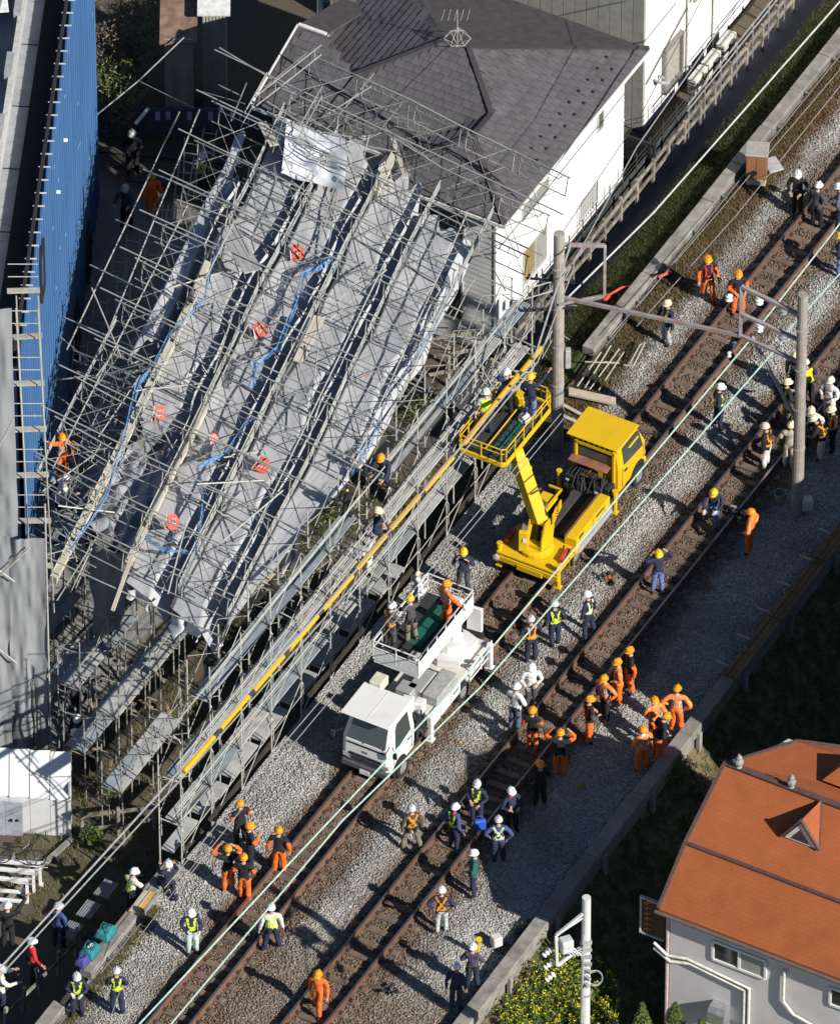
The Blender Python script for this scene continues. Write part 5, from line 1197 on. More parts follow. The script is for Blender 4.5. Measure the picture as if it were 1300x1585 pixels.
for a_, c_, w_ in ((C_, C_ + up, .11), (C_ + up, B_ + up + Vector((0, 0, -.1)), .12), (C_ + up * .45, B_ + up * .45, .11), (D_, D_ + up, .09), (D_ + up, p1b + Vector((.1, 0, z1 + 2.2)), .11), (C_ + Vector((.35, 0, 0)), B_ + Vector((0, 0, -2.6)), .09), (p1b + Vector((0, 0, z1 - .5)), D_ - Vector((0, 0, .05)), .07), (A_ + Vector((-.1, -.2, -.1)), D_, .08)):
    q = MB(); q.bar(a_, c_, w_, w_, ch=.008); obj('bracket', q, M_STEELP, gan)
ipos = []
for px_, py_, z_ in ((1175, 505, 6.3), (1211, 520, 6.2), (1175, 463, 7.2), (1212, 478, 7.2)):
    c = G(px_, py_, z_); ipos.append(c); q = MB(); q.lathe([(.03, -.2), (.12, -.16), (.05, -.12), (.14, -.02), (.05, .03), (.12, .12), (.03, .18)], c, 12); obj('insulator', q, M_INS if px_ < 1200 else M('grey_porcelain', (.25, .27, .33), .3), gan)
c = G(1128, 460, 6.0); q = MB(); q.lathe([(.03, -.16), (.12, -.1), (.05, -.04), (.12, .06), (.03, .12)], c, 12); obj('insulator', q, M_INS, gan)
for px_, py_ in ((1137, 533), (1128, 548)): 
    c = G(px_, py_, 5.6); q = MB(); q.lathe([(.02, -.12), (.07, -.08), (.03, -.02), (.07, .05), (.02, .1)], c, 10); obj('insulator', q, M_INS, gan)
M_MINT = M('mint_wire_cover', (.42, .58, .50), .5); M_WIREG = M('grey_cable', (.42, .42, .41), .5, .3); M_WIRED = M('dark_wire', (.07, .065, .06), .6)
def wire(label, pts, r, mat, sag=0., n=24, name='overhead_wire'):
    pts = [Vector(p) for p in pts]; P_ = []
    for i in range(len(pts) - 1):
        for k in range(n + (1 if i == len(pts) - 2 else 0)):
            t = k / n; p = pts[i].lerp(pts[i + 1], t); P_.append(p - Vector((0, 0, sag * 4 * t * (1 - t))))
    q = MB(); q.path(P_, r, 5); return solo(name, label, 'wire', q, mat, loc=pts[0])
wire('mint green feeder wire nearer the yellow truck, along the track bed', [G(205, 1597, 5.9), G(440, 1345, 5.9), G(755, 1010, 6.), G(1172, 512, 6.2)], .026, M_MINT)
wire('mint green feeder wire farther from the yellow truck', [G(255, 1597, 5.9), G(530, 1270, 5.9), G(745, 1062, 6.), G(1209, 530, 6.2)], .026, M_MINT)
wire('mint green feeder wire from the upper insulator to the top right corner', [ipos[0], G(1300, 345, 6.3), G(1330, 303, 6.3)], .026, M_MINT)
wire('mint green feeder wire ending behind the right pole', [ipos[1], G(1325, 395, 6.3)], .026, M_MINT)
for n_, (pts, z_, lab) in enumerate((((( 255, 1375), (440, 1150), (560, 1010), (700, 840), (868, 640)), 4.9, 'thin bare contact wire over the ballast edge beside the standing scaffold'),
   (((270, 1385), (447, 1160), (566, 1018), (706, 846), (872, 648)), 5.4, 'thin messenger wire paired with the contact wire beside the scaffold'),
   (((170, 1580), (215, 1452), (330, 1300)), 1.0, 'thin signal wire at the near end of the kerb'),)):
    wire(lab, [G(x, y, z_) for x, y in pts], .013 if n_ < 2 else .009, M_WIREG)
wire('thick pale cable from the left pole to the lower left corner', [G(-8, 1508, 7), G(290, 1180, 7), G(560, 872, 7), G(825, 560, 7.2), p1b + Vector((.35, -.1, 8.6))], .032, M_WIREG)
wire('second pale cable running just below the thick cable', [G(-8, 1520, 6.9), G(300, 1185, 6.9), G(570, 880, 6.9), G(832, 560, 7.1), p1b + Vector((.45, -.1, 7.6))], .024, M_WIREG)
wire('white high cable crossing the grass bank to the upper right corner', [p1b + Vector((.2, 0, 6.2)), G(1012, 328, 6.6), G(1310, -10, 7.2)], .028, M('white_cable', (.60, .59, .56), .5))
wire('pale cable along the ditch to the top right', [p1b + Vector((.1, .1, 6.8)), G(985, 228, 6.8), G(1150, -8, 7.2)], .02, M_WIREG)
wire('thin wire across the white house wall', [p1b + Vector((0, 0, 8.8)), G(990, 180, 8.3), G(1090, -10, 8.5)], .012, M_WIRED)
wire('dark sagging wire in front of the roof', [ant + Vector((0, 0, .2)), G(645, 190, 6.6), G(610, 350, 6)], .008, M_WIRED)
wire('thin paired wire past the brown cabinet, upper strand', [G(945, 520, .6), G(1110, 330, .6), G(1310, 95, .6)], .011, M_WIREG)
wire('thin paired wire past the brown cabinet, lower strand', [G(985, 505, .6), G(1140, 332, .6), G(1310, 120, .6)], .011, M_WIREG)
wire('bare white wire across the dark yard at the top left', [G(150, 178, 3), G(215, 125, 3), G(285, 58, 3)], .022, M_WIREG)
wire('thin dark branch of the yard wire', [G(215, 125, 3), G(300, 167, 3)], .01, M_WIREG)
for k, z_ in enumerate((6.9, 5.9)):
    q = MB(); a_ = p1b + Vector((0, 0, z_)); q.bar(a_ + Vector((-1.0, .25 - .4 * k, 0)), a_ + Vector((.5, -.1, .1)), .06, .06)
    for j in range(4): q.lathe([(.03, 0), (.06, .03), (.03, .07), (.06, .11), (.02, .16)], a_ + Vector((-.9 + j * .22, .22 - .4 * k, .03)), 6)
    obj('cross_arm', q, M_BLK, p1)
pd = pole('slim dark pole standing in the yard behind the slate roof', G(506, 70, -1.2), 6.5, .13, .11, M('dark_pole', (.12, .12, .13), .8), 'pole', 'yard_pole')
# yellow insulating sleeves on the power line beside the scaffold
M_SLV = M('yellow_line_sleeve', (.80, .40, .012), .4, 0, .05, 3)
sl_pts = [G(283, 1198, 5.8), G(705, 702, 5.8), G(770, 622, 5.8), G(838, 537, 5.8)]
ln = thing('insulated_power_line', 'power line in orange yellow sleeves with black joints along the scaffold', 'power line', sl_pts[0])
def sleeve_run(a_, c_, n, dup=True):
    for k in range(n):
        s0, s1 = a_.lerp(c_, k / n + .006), a_.lerp(c_, (k + 1) / n - .012); off = Vector((jit(.02), jit(.02), jit(.02)))
        q = MB(); q.tube(s0 + off, s1 + off, .085, 10); obj('sleeve', q, M_SLV, ln)
        q = MB(); q.tube(s1, a_.lerp(c_, min(1, (k + 1) / n + .012)), .075, 8); q.tube(s1 + Vector((0, 0, .05)), s1 + Vector((.1, .05, .1)), .03, 6); obj('joint', q, M_BAND, ln)
sleeve_run(sl_pts[0], sl_pts[1], 8); sleeve_run(G(718, 688, 5.8), sl_pts[2], 1); sleeve_run(sl_pts[2], sl_pts[3], 4)
# ---- white utility pole at the bottom with its switch gear
wpb = Vector((*G(905, 1580, 3.0).xy, -3.6)); wpz = 8.1 + 3.6
up_ = pole('white utility pole with switch gear above the yellow flowers', wpb, wpz, .17, .13, M('white_pole', (.60, .60, .58), .7, 0, .08), 'utility pole', 'utility_pole')
top = wpb + Vector((0, 0, wpz)); M_WG = M('galvanised_light', (.60, .61, .62), .5, .2, .1)
arm1, arm2 = top + Vector((0, 0, -.55)), top + Vector((0, 0, -2.2)); dl = G(855, 1440, 7.2) - G(900, 1420, 7.2)
e1, e2 = G(860, 1448, 7.0), G(862, 1495, 5.9)
for a_, c_, w_ in ((arm1, e1, .09), (arm2 + Vector((0, 0, .3)), e2, .09), (e1, e2, .09), (arm1 + Vector((0, 0, -.2)), e1, .06)):
    q = MB(); q.bar(a_, c_, w_, w_, ch=.01); obj('cross_arm', q, M_WG, up_)
q = MB(); q.box(G(876, 1462, 6.6), (.36, .34, .46), .4, None, .03); obj('switch_box', q, M_WG, up_)
for k in range(4):
    q = MB(); a_ = G(871 + k * 5, 1466, 6.5); q.path([a_, a_ + Vector((.25, -.1, -.25)), arm2 + Vector((0, 0, .25 - k * .12))], .02, 6); obj('lead', q, M_WG, up_)
for k in range(3):
    a_ = G(850 + k * 2, 1472 + k * 19, 6.3 - k * .45); q = MB(); q.lathe([(.03, -.25), (.09, -.2), (.04, -.15), (.09, -.08), (.04, -.02), (.1, .06), (.03, .1)], a_, 10, (.6, .1, .6)); obj('insulator', q, M_INS, up_)
    q = MB(); q.tube(a_ + Vector((-.15, 0, -.15)), a_ + Vector((-.9, -.4, -1.0)), .02, 5); obj('lead', q, M_BLK, up_)
q = MB()
for k in range(3): 
    c = wpb + Vector((.28, 0, wpz - 3.3 - k * .08)); q.path([c + Vector((.22 * math.cos(t), .05 * k, .3 * math.sin(t))) for t in np.linspace(0, 6.28, 14)], .015, 5)
for z in np.arange(wpz - 3.4, wpz - 1.6, .28): q.box(wpb + Vector((.02, -.17, z)), (.3, .1, .1), z)
q.tube(wpb + Vector((-.1, -.17, wpz - 5)), wpb + Vector((-.08, -.17, wpz - 1.4)), .04, 6); obj('cable_bundle', q, M('cable_mid_grey', (.35, .36, .36), .6), up_)
# ================================================================ PEOPLE
CL = dict(navy=(.022, .028, .062), black=(.016, .016, .019), orange=(.78, .15, .02), hivis=(.90, .24, .06), red=(.60, .035, .03), dgrey=(.065, .065, .075), brown=(.075, .062, .05),
          blue=(.05, .075, .20), jeans=(.13, .18, .40), white=(.68, .67, .64), beige=(.50, .45, .36), lgrey=(.42, .43, .42), pale=(.45, .53, .49), teal=(.015, .115, .115), purple=(.07, .06, .10),
          khaki=(.20, .17, .12), greyblue=(.10, .12, .18), skin=(.50, .30, .20), hair=(.02, .016, .014), glove=(.62, .60, .56), shoe=(.02, .019, .018), lime=(.62, .80, .03), vorange=(.80, .30, .01), vyellow=(.80, .62, .015), xgreen=(.62, .72, .35),
          hwhite=(.80, .80, .80), hcream=(.70, .62, .44), horange=(.86, .30, .01), hyellow=(.82, .50, .02), hgrey=(.55, .55, .54), hsilver=(.50, .50, .48), lip=(.30, .12, .10), eye=(.03, .025, .02), belt=(.03, .028, .026))
def CM(n):
    return M('cloth_' + n, CL[n], .85 if not n.startswith('h') else .35, 0, .10 if not n.startswith('h') else .03, 7, .35 if n not in ('skin', 'lip', 'eye') and not n.startswith('h') else 0, 16)
# head with a face (template, centre of skull at the origin, facing +y)
def head_template():
    bm = bmesh.new(); bmesh.ops.create_uvsphere(bm, u_segments=18, v_segments=12, radius=1)
    for v in bm.verts:
        x, y, z = v.co
        X, Y, Z = x * .078, y * .098, z * .118
        if z < -.1: X *= 1 + .28 * z; Y *= 1 + .10 * z
        if y > .75 and abs(x) < .22 and -.38 < z < .12: Y += .024 * (1 - abs(x) / .22) * (1 if z < -.12 else .6)     # nose
        if y > .5 and .18 < abs(x) < .55 and 0 < z < .3: Y -= .012                                                     # eye sockets
        if y > .6 and abs(x) < .4 and z < -.75: Y += .012                                                               # chin
        if abs(x) > .93 and -.3 < z < .25: X *= 1.16; Y -= .012                                                          # ears
        v.co = (X, Y, Z)
    bm.verts.ensure_lookup_table(); V = [v.co.copy() for v in bm.verts]; F = []; Mi = []
    for f in bm.faces:
        c = f.calc_center_median(); F.append([v.index for v in f.verts]); x, y, z = c.x / .078, c.y / .098, c.z / .118
        m = 'skin'
        if z > .45 or (y < -.15 and z > -.35): m = 'hair'
        elif y > .62 and .2 < abs(x) < .52 and .02 < z < .26: m = 'eye'
        elif y > .62 and abs(x) < .34 and -.62 < z < -.42: m = 'lip'
        Mi.append(m)
    bm.free(); return V, F, Mi
HEAD = head_template()
def hand_template(): # fingers along -z, thumb side +x, palm faces -y
    q = MB(); q.box((0, 0, -.045), (.078, .03, .09), 0, None, .01)
    for i, (x, l) in enumerate(((-.030, .060), (-.010, .074), (.010, .080), (.030, .070))):
        a = Vector((x, -.002, -.085)); b_ = a + Vector((x * .15, -.012, -l * .5)); c = b_ + Vector((0, -.03, -l * .42)); q.path([a, b_, c], .009, 5, [.010, .0095, .008])
    q.path([Vector((.036, 0, -.02)), Vector((.062, -.012, -.05)), Vector((.056, -.03, -.085))], .011, 5, [.012, .011, .009]); return q.v, q.f
HAND = hand_template()
def helmet_mesh(colname):
    q = MB(); pr = [(.132, -.012), (.136, .0), (.121, .010), (.122, .045), (.108, .09), (.074, .122), (.03, .136), (.005, .138)]
    vs = []; n = 16
    for r, z in pr:
        for i in range(n):
            t = 2 * math.pi * i / n; y = math.sin(t) * r * 1.12; x = math.cos(t) * r
            if r > .13 and y > .05: y += .04
            vs.append((x, y, z))
    fs = [(i * n + j, i * n + (j + 1) % n, (i + 1) * n + (j + 1) % n, (i + 1) * n + j) for i in range(len(pr) - 1) for j in range(n)] + [tuple(range(n - 1, -1, -1)), tuple(range((len(pr) - 1) * n, len(pr) * n))]
    q.add(vs, fs); q.bar((0, -.1, .118), (0, .1, .118), .03, .055, ch=.005); me = q.mesh('helmet', None, True); me.materials.append(CM(colname)); return me
HELM = {}
# poses: elbow, wrist offsets from the shoulder for (left, right); right = +x
S3 = lambda x, y, z: Vector((x, y, z))
ARMS = dict(
 down=((S3(-.07, -.02, -.28), S3(-.09, .05, -.53)), (S3(.07, -.02, -.28), S3(.09, .05, -.53))),
 front=((S3(-.09, .02, -.27), S3(.06, .22, -.32)), (S3(.09, .02, -.27), S3(-.06, .22, -.30))),
 hips=((S3(-.22, -.06, -.20), S3(-.05, .02, -.40)), (S3(.22, -.06, -.20), S3(.05, .02, -.40))),
 up=((S3(-.20, .16, .06), S3(-.02, .25, .26)), (S3(.20, .16, .06), S3(.02, .25, .26))),
 head=((S3(-.22, .10, .10), S3(-.05, .10, .36)), (S3(.22, .10, .10), S3(.05, .10, .36))),
 raise_r=((S3(-.08, .0, -.28), S3(-.08, .12, -.5)), (S3(.16, .14, .16), S3(.30, .26, .36))),
 reach=((S3(-.06, .22, -.18), S3(.0, .46, -.16)), (S3(.06, .22, -.18), S3(.0, .46, -.16))),
 point_l=((S3(-.25, .06, -.10), S3(-.50, .10, -.10)), (S3(.07, -.02, -.28), S3(.09, .06, -.52))),
 point_r=((S3(-.07, -.02, -.28), S3(-.09, .06, -.52)), (S3(.25, .06, -.10), S3(.50, .10, -.10))),
 face=((S3(-.08, .06, -.26), S3(.10, .20, .02)), (S3(.12, .06, -.24), S3(-.02, .22, .08))),
 behind=((S3(-.12, -.10, -.26), S3(.02, -.20, -.44)), (S3(.12, -.10, -.26), S3(-.02, -.20, -.44))),
 carry=((S3(-.07, -.02, -.28), S3(-.08, .06, -.54)), (S3(.12, .02, -.27), S3(.10, .22, -.34))))
LEGS = dict(stand=((S3(-.02, .02, -.43), S3(-.04, -.02, -.84)), (S3(.02, .02, -.43), S3(.04, -.02, -.84))),
 wide=((S3(-.08, .03, -.43), S3(-.16, -.02, -.83)), (S3(.08, .03, -.43), S3(.16, -.02, -.83))),
 walk=((S3(-.01, .16, -.40), S3(-.02, .20, -.83)), (S3(.01, .02, -.43), S3(.02, -.28, -.78))),
 squat=((S3(-.14, .36, -.06), S3(-.10, .12, -.40)), (S3(.14, .36, -.06), S3(.10, .12, -.40))),
 kneel=((S3(-.06, .38, -.08), S3(-.06, .30, -.48)), (S3(.06, .12, -.40), S3(.06, -.28, -.46))))
def seg_d(p, a, b_):
    ab = b_ - a; t = np.clip(((p - a) @ ab) / max(1e-9, ab @ ab), 0, 1); return np.linalg.norm(p - (a + t[:, None] * ab), axis=1)
class Person: pass
PEOPLE = []
def skeleton(arms, legs, bulk):
    V, Rr, E, tagE = [], [], [], []
    def v(p, r): V.append(Vector(p)); Rr.append(r); return len(V) - 1
    def e(a, b_, t): E.append((a, b_)); tagE.append(t)
    k = bulk
    pel = v((0, 0, .95), .135 * k); bel = v((0, .015, 1.10), .14 * k); che = v((0, .01, 1.28), .155 * k); ups = v((0, -.005, 1.40), .11 * k); nk = v((0, .005, 1.50), .058); nt_ = v((0, .02, 1.58), .055)
    e(pel, bel, 'torso'); e(bel, che, 'torso'); e(che, ups, 'torso'); e(ups, nk, 'neck'); e(nk, nt_, 'neck'); wr = []
    for s_, (el, wri) in zip((-1, 1), ARMS[arms]):
        el = el + Vector((jit(.03), jit(.05), jit(.02))); wri = wri + Vector((jit(.04), jit(.06), jit(.03)))
        sh = Vector((.185 * s_ * k, -.005, 1.405)); a = v(sh, .074 * k); b_ = v(sh + el, .056 * k); c = v(sh + wri, .040 * k); d = v(sh + wri + (wri - el).normalized() * .03, .036)
        e(ups, a, 'torso'); e(a, b_, 'arm'); e(b_, c, 'arm'); e(c, d, 'hand'); wr.append((sh + wri, (wri - el).normalized(), s_))
    for s_, (kn, an) in zip((-1, 1), LEGS[legs]):
        dy_ = jit(.07); kn = kn + Vector((jit(.02), dy_ * .6 + .01, 0)); an = an + Vector((jit(.03), dy_, 0))
        hp = Vector((.098 * s_, 0, .90)); a = v(hp, .105 * k); b_ = v(hp + kn, .074 * k); b2 = v(hp + kn.lerp(an, .55), .076 * k); c = v(hp + an, .060); ft = hp + an + (Vector((.03 * s_, .15, -.055)) if legs in ('stand', 'wide', 'walk') or an.z > -.45 or True else 0); d = v(ft, .045)
        e(pel, a, 'leg'); e(a, b_, 'leg'); e(b_, b2, 'leg'); e(b2, c, 'leg'); e(c, d, 'foot')
    return V, Rr, E, tagE, wr
def person(px, py, face, label, top='navy', sleeve=None, legs_c='navy', helmet='hwhite', arms='down', legs='stand', vest=None, vcol='lime', lean=0., z=0., bulk=None, hgt=1., hood=None, belt=False, glove=None, group=None):
    p = Person(); p.__dict__.update(locals()); p.sleeve = sleeve or top; p.bulk = bulk or (1.26 if top in ('hivis', 'black', 'beige', 'white') else 1.18); p.lean = lean + jit(.07); p.twist = jit(.28); PEOPLE.append(p)
W1 = 'workers and rescuers at the site'
exec(PEOPLE_TABLE) if 'PEOPLE_TABLE' in globals() else None
def build_people():
    tmp = []
    for p in PEOPLE:
        V, Rr, E, tg, wr = skeleton(p.arms, p.legs, p.bulk)
        me = bpy.data.meshes.new('sk'); bm = bmesh.new(); L = bm.verts.layers.skin.verify()
        bv = [bm.verts.new(x) for x in V]
        for a, b_ in E: bm.edges.new((bv[a], bv[b_]))
        for i, x in enumerate(bv): x[L].radius = (Rr[i], Rr[i]); x[L].use_root = (i == 0)
        bm.to_mesh(me); bm.free()
        o = bpy.data.objects.new('sk', me); COL.objects.link(o)
        m = o.modifiers.new('s', 'SKIN'); m.use_smooth_shade = True; m.branch_smoothing = .3
        m = o.modifiers.new('d', 'SUBSURF'); m.levels = 2; m.render_levels = 2
        tmp.append((p, o, V, E, tg, wr))
    dg = bpy.context.evaluated_depsgraph_get(); dg.update()
    for p, o, V, E, tg, wr in tmp:
        ev = o.evaluated_get(dg); m = ev.to_mesh(); n = len(m.vertices); co_ = np.empty(n * 3); m.vertices.foreach_get('co', co_); co_ = co_.reshape(-1, 3)
        fs = [tuple(f.vertices) for f in m.polygons]; ev.to_mesh_clear()
        A = np.array([list(x) for x in V])
        best = np.full(n, 9.); lab = np.zeros(n, int); names = ['torso', 'neck', 'arm', 'hand', 'leg', 'foot']
        for (a, b_), t in zip(E, tg):
            d = seg_d(co_, A[a], A[b_]) - (.03 if t == 'torso' else 0); w_ = d < best; best[w_] = d[w_]; lab[w_] = names.index(t)
        tor = lab == 0
        # flatten the trunk front to back, add cloth folds
        yb = np.where(tor, .82, 1.0); co_[:, 1] *= yb
        for i in range(n):
            if lab[i] in (0, 2, 4): 
                x = co_[i]; f_ = .016 * noise(x[0] * 13 + p.px, x[1] * 13, x[2] * 10 + p.py) + .008 * noise(x[0] * 30, x[1] * 30 + p.px, x[2] * 26); co_[i] *= 1; co_[i, 0] += f_ * (1 if x[0] > 0 else -1); co_[i, 1] += f_ * (1 if x[1] > 0 else -1)
        slots = []; 
        def slot(c):
            if c not in slots: slots.append(c)
            return slots.index(c)
        fm = []; fl = []
        hasjk = p.top in ('orange', 'hivis', 'navy', 'dgrey', 'brown')
        for f in fs:
            l = np.bincount(lab[list(f)], minlength=6).argmax(); c = co_[list(f)].mean(0); k = names[l]; fl.append(k)
            if k == 'torso': col = p.top if c[2] > .93 else p.legs_c
            elif k == 'leg': col = p.top if (c[2] > .86 and p.legs in ('stand', 'walk', 'wide')) else p.legs_c
            elif k == 'neck': col = p.hood or ('skin' if c[2] > 1.5 else p.top)
            elif k == 'arm': col = p.sleeve
            elif k == 'hand': col = p.glove or 'skin'
            else: col = 'shoe'
            fm.append(slot(col))
        vv = [Vector(x) for x in co_]; allv = list(vv); allf = list(fs); allm = list(fm); mv = [0 if l in (4, 5) else 1 for l in lab]
        # head
        hc = Vector((0, .03, 1.655)); o0 = len(allv); allv += [x + hc for x in HEAD[0]]; allf += [tuple(i + o0 for i in f) for f in HEAD[1]]
        allm += [slot(('white' if p.hood == 'white' and c == 'hair' else c)) for c in HEAD[2]]; mv += [1] * len(HEAD[0])
        for pos, d, s_ in wr:
            q = (-d).to_track_quat('Z', 'Y').to_matrix(); o0 = len(allv)
            allv += [q @ Vector((x[0] * -s_ * 1.0, x[1], x[2])) + pos + d * .015 for x in HAND[0]]; allf += [tuple(i + o0 for i in (f if s_ < 0 else f[::-1])) for f in HAND[1]]; allm += [slot(p.glove or 'skin')] * len(HAND[1]); mv += [1] * len(HAND[0])
        # vest / harness strips: faces of the trunk lifted off the body
        xv, xf = [], []; belt_v, belt_f = [], []
        def strap(c):
            x, y, z = c; ax = abs(x)
            if z > 1.47 or z < 1.0: return False
            if p.vest == 'V':
                return abs(ax - (.03 + .085 * (z - 1.03) / .40)) < .033 or abs(z - 1.05) < .026
            if p.vest == 'X':
                return (abs(ax - .13 * abs(z - 1.22) / .22) < .03) or abs(z - 1.03) < .022
            if p.vest == 'full': return ax < .165 and z > 1.02
            if p.vest == 'band': return abs(z - 1.10) < .03 or (abs(ax - .10) < .026 and z > 1.1)
            return False
        ctr = Vector((0, .01, 0))
        for f, k in zip(fs, fl):
            if k not in ('torso',): continue
            c = co_[list(f)].mean(0); pv = [vv[i] for i in f]; nrm = (pv[1] - pv[0]).cross(pv[2] - pv[0])
            if nrm.length < 1e-9: continue
            nrm.normalize()
            if nrm.dot(Vector((c[0], c[1], 0))) < 0: nrm = -nrm
            if p.vest and strap(c):
                b0 = len(xv); xv += [x + nrm * .014 for x in pv]; xf.append(tuple(range(b0, b0 + len(pv))))
            if p.belt and .93 < c[2] < 1.0:
                b0 = len(belt_v); belt_v += [x + nrm * .03 for x in pv]; belt_f.append(tuple(range(b0, b0 + len(pv))))
        zs = min(x.z for x in allv)
        rot = Matrix.Rotation(-p.lean, 3, 'X'); piv = Vector((0, 0, .95))
        def bend(x, w_=1):
            if p.lean and w_: 
                t = min(1, max(0, (x.z - .86) / .12)) if x.z < 1.0 else 1
                if x.z < .98 and abs(x.x) > .17: t = 1
                y_ = rot @ (x - piv) + piv; x = x.lerp(y_, t)
            tw = p.twist * min(1, max(0, (x.z - .9) / .4)); x = Matrix.Rotation(tw, 3, 'Z') @ x
            return Vector((x.x, x.y, x.z - zs)) * p.hgt
        allv = [bend(x, w_) for x, w_ in zip(allv, mv)]
        g = G(p.px, p.py, p.z); t = thing('person', p.label, 'person', (g.x, g.y, p.z), R(p.face), p.group or W1)
        bm_ = MB(); bm_.v = [tuple(x) for x in allv]; bm_.f = allf; bm_.mi = allm
        obj('body', bm_, [CM(c) for c in slots], t, True, True)
        if p.helmet:
            if p.helmet not in HELM: HELM[p.helmet] = helmet_mesh(p.helmet)
            h = bpy.data.objects.new('helmet', HELM[p.helmet]); COL.objects.link(h); h.parent = t
            hp = bend(hc + Vector((0, 0, .045))); h.location = hp; h.rotation_euler = (-p.lean * .7 - .06, 0, jit(.15)); h.scale = (p.hgt,) * 3
        if xf:
            q = MB(); q.v = [tuple(bend(x)) for x in xv]; q.f = xf; q.mi = [0] * len(xf); obj('safety_vest', q, CM(p.vcol), t, True, True)
        if belt_f:
            q = MB(); q.v = [tuple(bend(x)) for x in belt_v]; q.f = belt_f; q.mi = [0] * len(belt_f)
            for s_ in (-1, 1):
                for k in range(2): q.box(bend(Vector((s_ * (.15 - .05 * k), -.05 - .09 * k, .90))), (.07, .07, .14), s_ * .5 + k)
            obj('tool_belt', q, CM('belt'), t, True)
    for p, o, *_ in tmp:
        m = o.data; bpy.data.objects.remove(o); bpy.data.meshes.remove(m)
PL = person
# ---- far right, upper
PL(1233, 331, 170, 'person in black jacket with arms crossed and orange armband, white helmet, farthest up the track', 'black', None, 'black', 'hwhite', 'front')
PL(1262, 352, 330, 'person in dark grey jacket with rucksack, white helmet, second from the top right', 'dgrey', None, 'black', 'hwhite', 'carry', vest='full', vcol='dgrey')
PL(1299, 352, 90, 'person in grey camouflage jacket and white helmet at the top right edge', 'greyblue', None, 'navy', 'hwhite', 'front')
PL(1299, 428, 90, 'person in navy top, blue trousers and yellow helmet cut by the right edge', 'navy', None, 'jeans', 'hyellow', 'front')
PL(1094, 464, 200, 'firefighter in black vest and orange trousers walking beside the upper track', 'black', 'orange', 'orange', 'horange', 'down', 'walk', vest='band', vcol='red')
PL(1141, 487, 190, 'firefighter in black and orange half hidden by the gantry bracket', 'black', 'orange', 'orange', 'horange', 'front')
PL(1031, 533, 120, 'person in navy jacket with lime straps and light grey trousers under the gantry beam', 'navy', None, 'lgrey', 'hcream', 'carry', vest='V', vcol='lime')
PL(1110, 662, 285, 'person in navy with lime sash standing between the two mint wires', 'navy', None, 'navy', 'hwhite', 'down', vest='V')
PL(1250, 628, 30, 'person with yellow back harness just behind the right pole', 'navy', None, 'black', 'hcream', 'front', vest='full', vcol='vyellow', lean=.25)
PL(1229, 612, 150, 'person with cream helmet hidden behind the red and white strut', 'dgrey', None, 'black', 'hcream', 'down')
PL(1216, 655, 300, 'person in black jacket with yellow straps left of the right pole', 'black', None, 'khaki', 'hcream', 'front', vest='V', vcol='vyellow', belt=True)
PL(1186, 724, 70, 'person in black jacket with orange collar and white trousers by the rail', 'black', None, 'white', 'hcream', 'down', vest='V', vcol='vorange')
PL(1221, 724, 330, 'person in beige work coat close to the left of the right pole', 'beige', None, 'beige', 'hcream', 'front')
PL(1283, 652, 140, 'person in white work suit at the back of the helmet group', 'white', None, 'white', 'hcream', 'front')
PL(1257, 690, 170, 'person in white jacket and grey trousers right of the pole, head bent', 'white', None, 'dgrey', 'hcream', 'front', lean=.2)
PL(1288, 696, 100, 'person in black with orange harness and striped cream helmet', 'black', None, 'black', 'hcream', 'front', vest='V', vcol='vorange')
PL(1272, 710, 80, 'person in black jacket with orange harness and white trousers bending forward', 'black', None, 'white', 'hcream', 'reach', vest='X', vcol='vorange', lean=.35)
# ---- right of track two
PL(1104, 812, 160, 'person in navy and yellow helmet stooping with a tool on the far track', 'navy', None, 'jeans', 'hyellow', 'reach', 'walk', lean=.45, glove='glove')
PL(1160, 856, 60, 'person in a full orange rain jacket beside the far track', 'hivis', None, 'orange', 'horange', 'hips', bulk=1.2, hood='hivis')
PL(1017, 918, 200, 'person in navy jacket and blue trousers with yellow helmet, arm raised', 'navy', None, 'jeans', 'hyellow', 'head', bulk=1.1)
PL(910, 984, 60, 'person in navy with pale sash looking up beside the far track', 'navy', None, 'navy', 'hwhite', 'down', 'wide', vest='V', vcol='xgreen')
PL(858, 1000, 30, 'person in navy with lime V straps right of the white truck', 'navy', None, 'navy', 'hgrey', 'down', vest='V', vcol='lime')
PL(822, 1024, 20, 'person in navy with orange straps nearest the white truck', 'navy', None, 'navy', 'hgrey', 'front', vest='V', vcol='vorange')
PL(822, 1094, 190, 'person in cream shirt next to the one in white jacket', 'white', None, 'dgrey', 'hwhite', 'front', belt=True)
PL(797, 1128, 330, 'person in white jacket and slate trousers with white helmet', 'white', None, 'greyblue', 'hwhite', 'front', belt=True, vest='band', vcol='lgrey')
PL(975, 1070, 110, 'firefighter in black vest on orange at the back of the orange group', 'black', 'orange', 'orange', 'horange', 'down')
PL(956, 1088, 110, 'person in bright orange jacket behind another orange jacket', 'hivis', None, 'orange', 'horange', 'front', vest='band', vcol='lgrey')
PL(936, 1112, 130, 'person in bright orange jacket and black trousers holding a white mug', 'hivis', None, 'black', 'horange', 'hips', bulk=1.12, vest='band', vcol='lgrey')
PL(911, 1146, 280, 'firefighter in black vest and orange trousers in front of the orange jackets', 'black', 'dgrey', 'orange', 'horange', 'front', vest='band', vcol='red')
PL(1046, 1132, 340, 'person in orange jacket and trousers standing on the wall beam end', 'hivis', None, 'orange', 'horange', 'hips', vest='band', vcol='lgrey')
PL(1012, 1148, 200, 'person with goggles and orange jacket in the wall group', 'hivis', None, 'orange', 'horange', 'front')
PL(1016, 1174, 290, 'firefighter in black vest bending in the wall group', 'black', None, 'orange', 'horange', 'front', lean=.35)
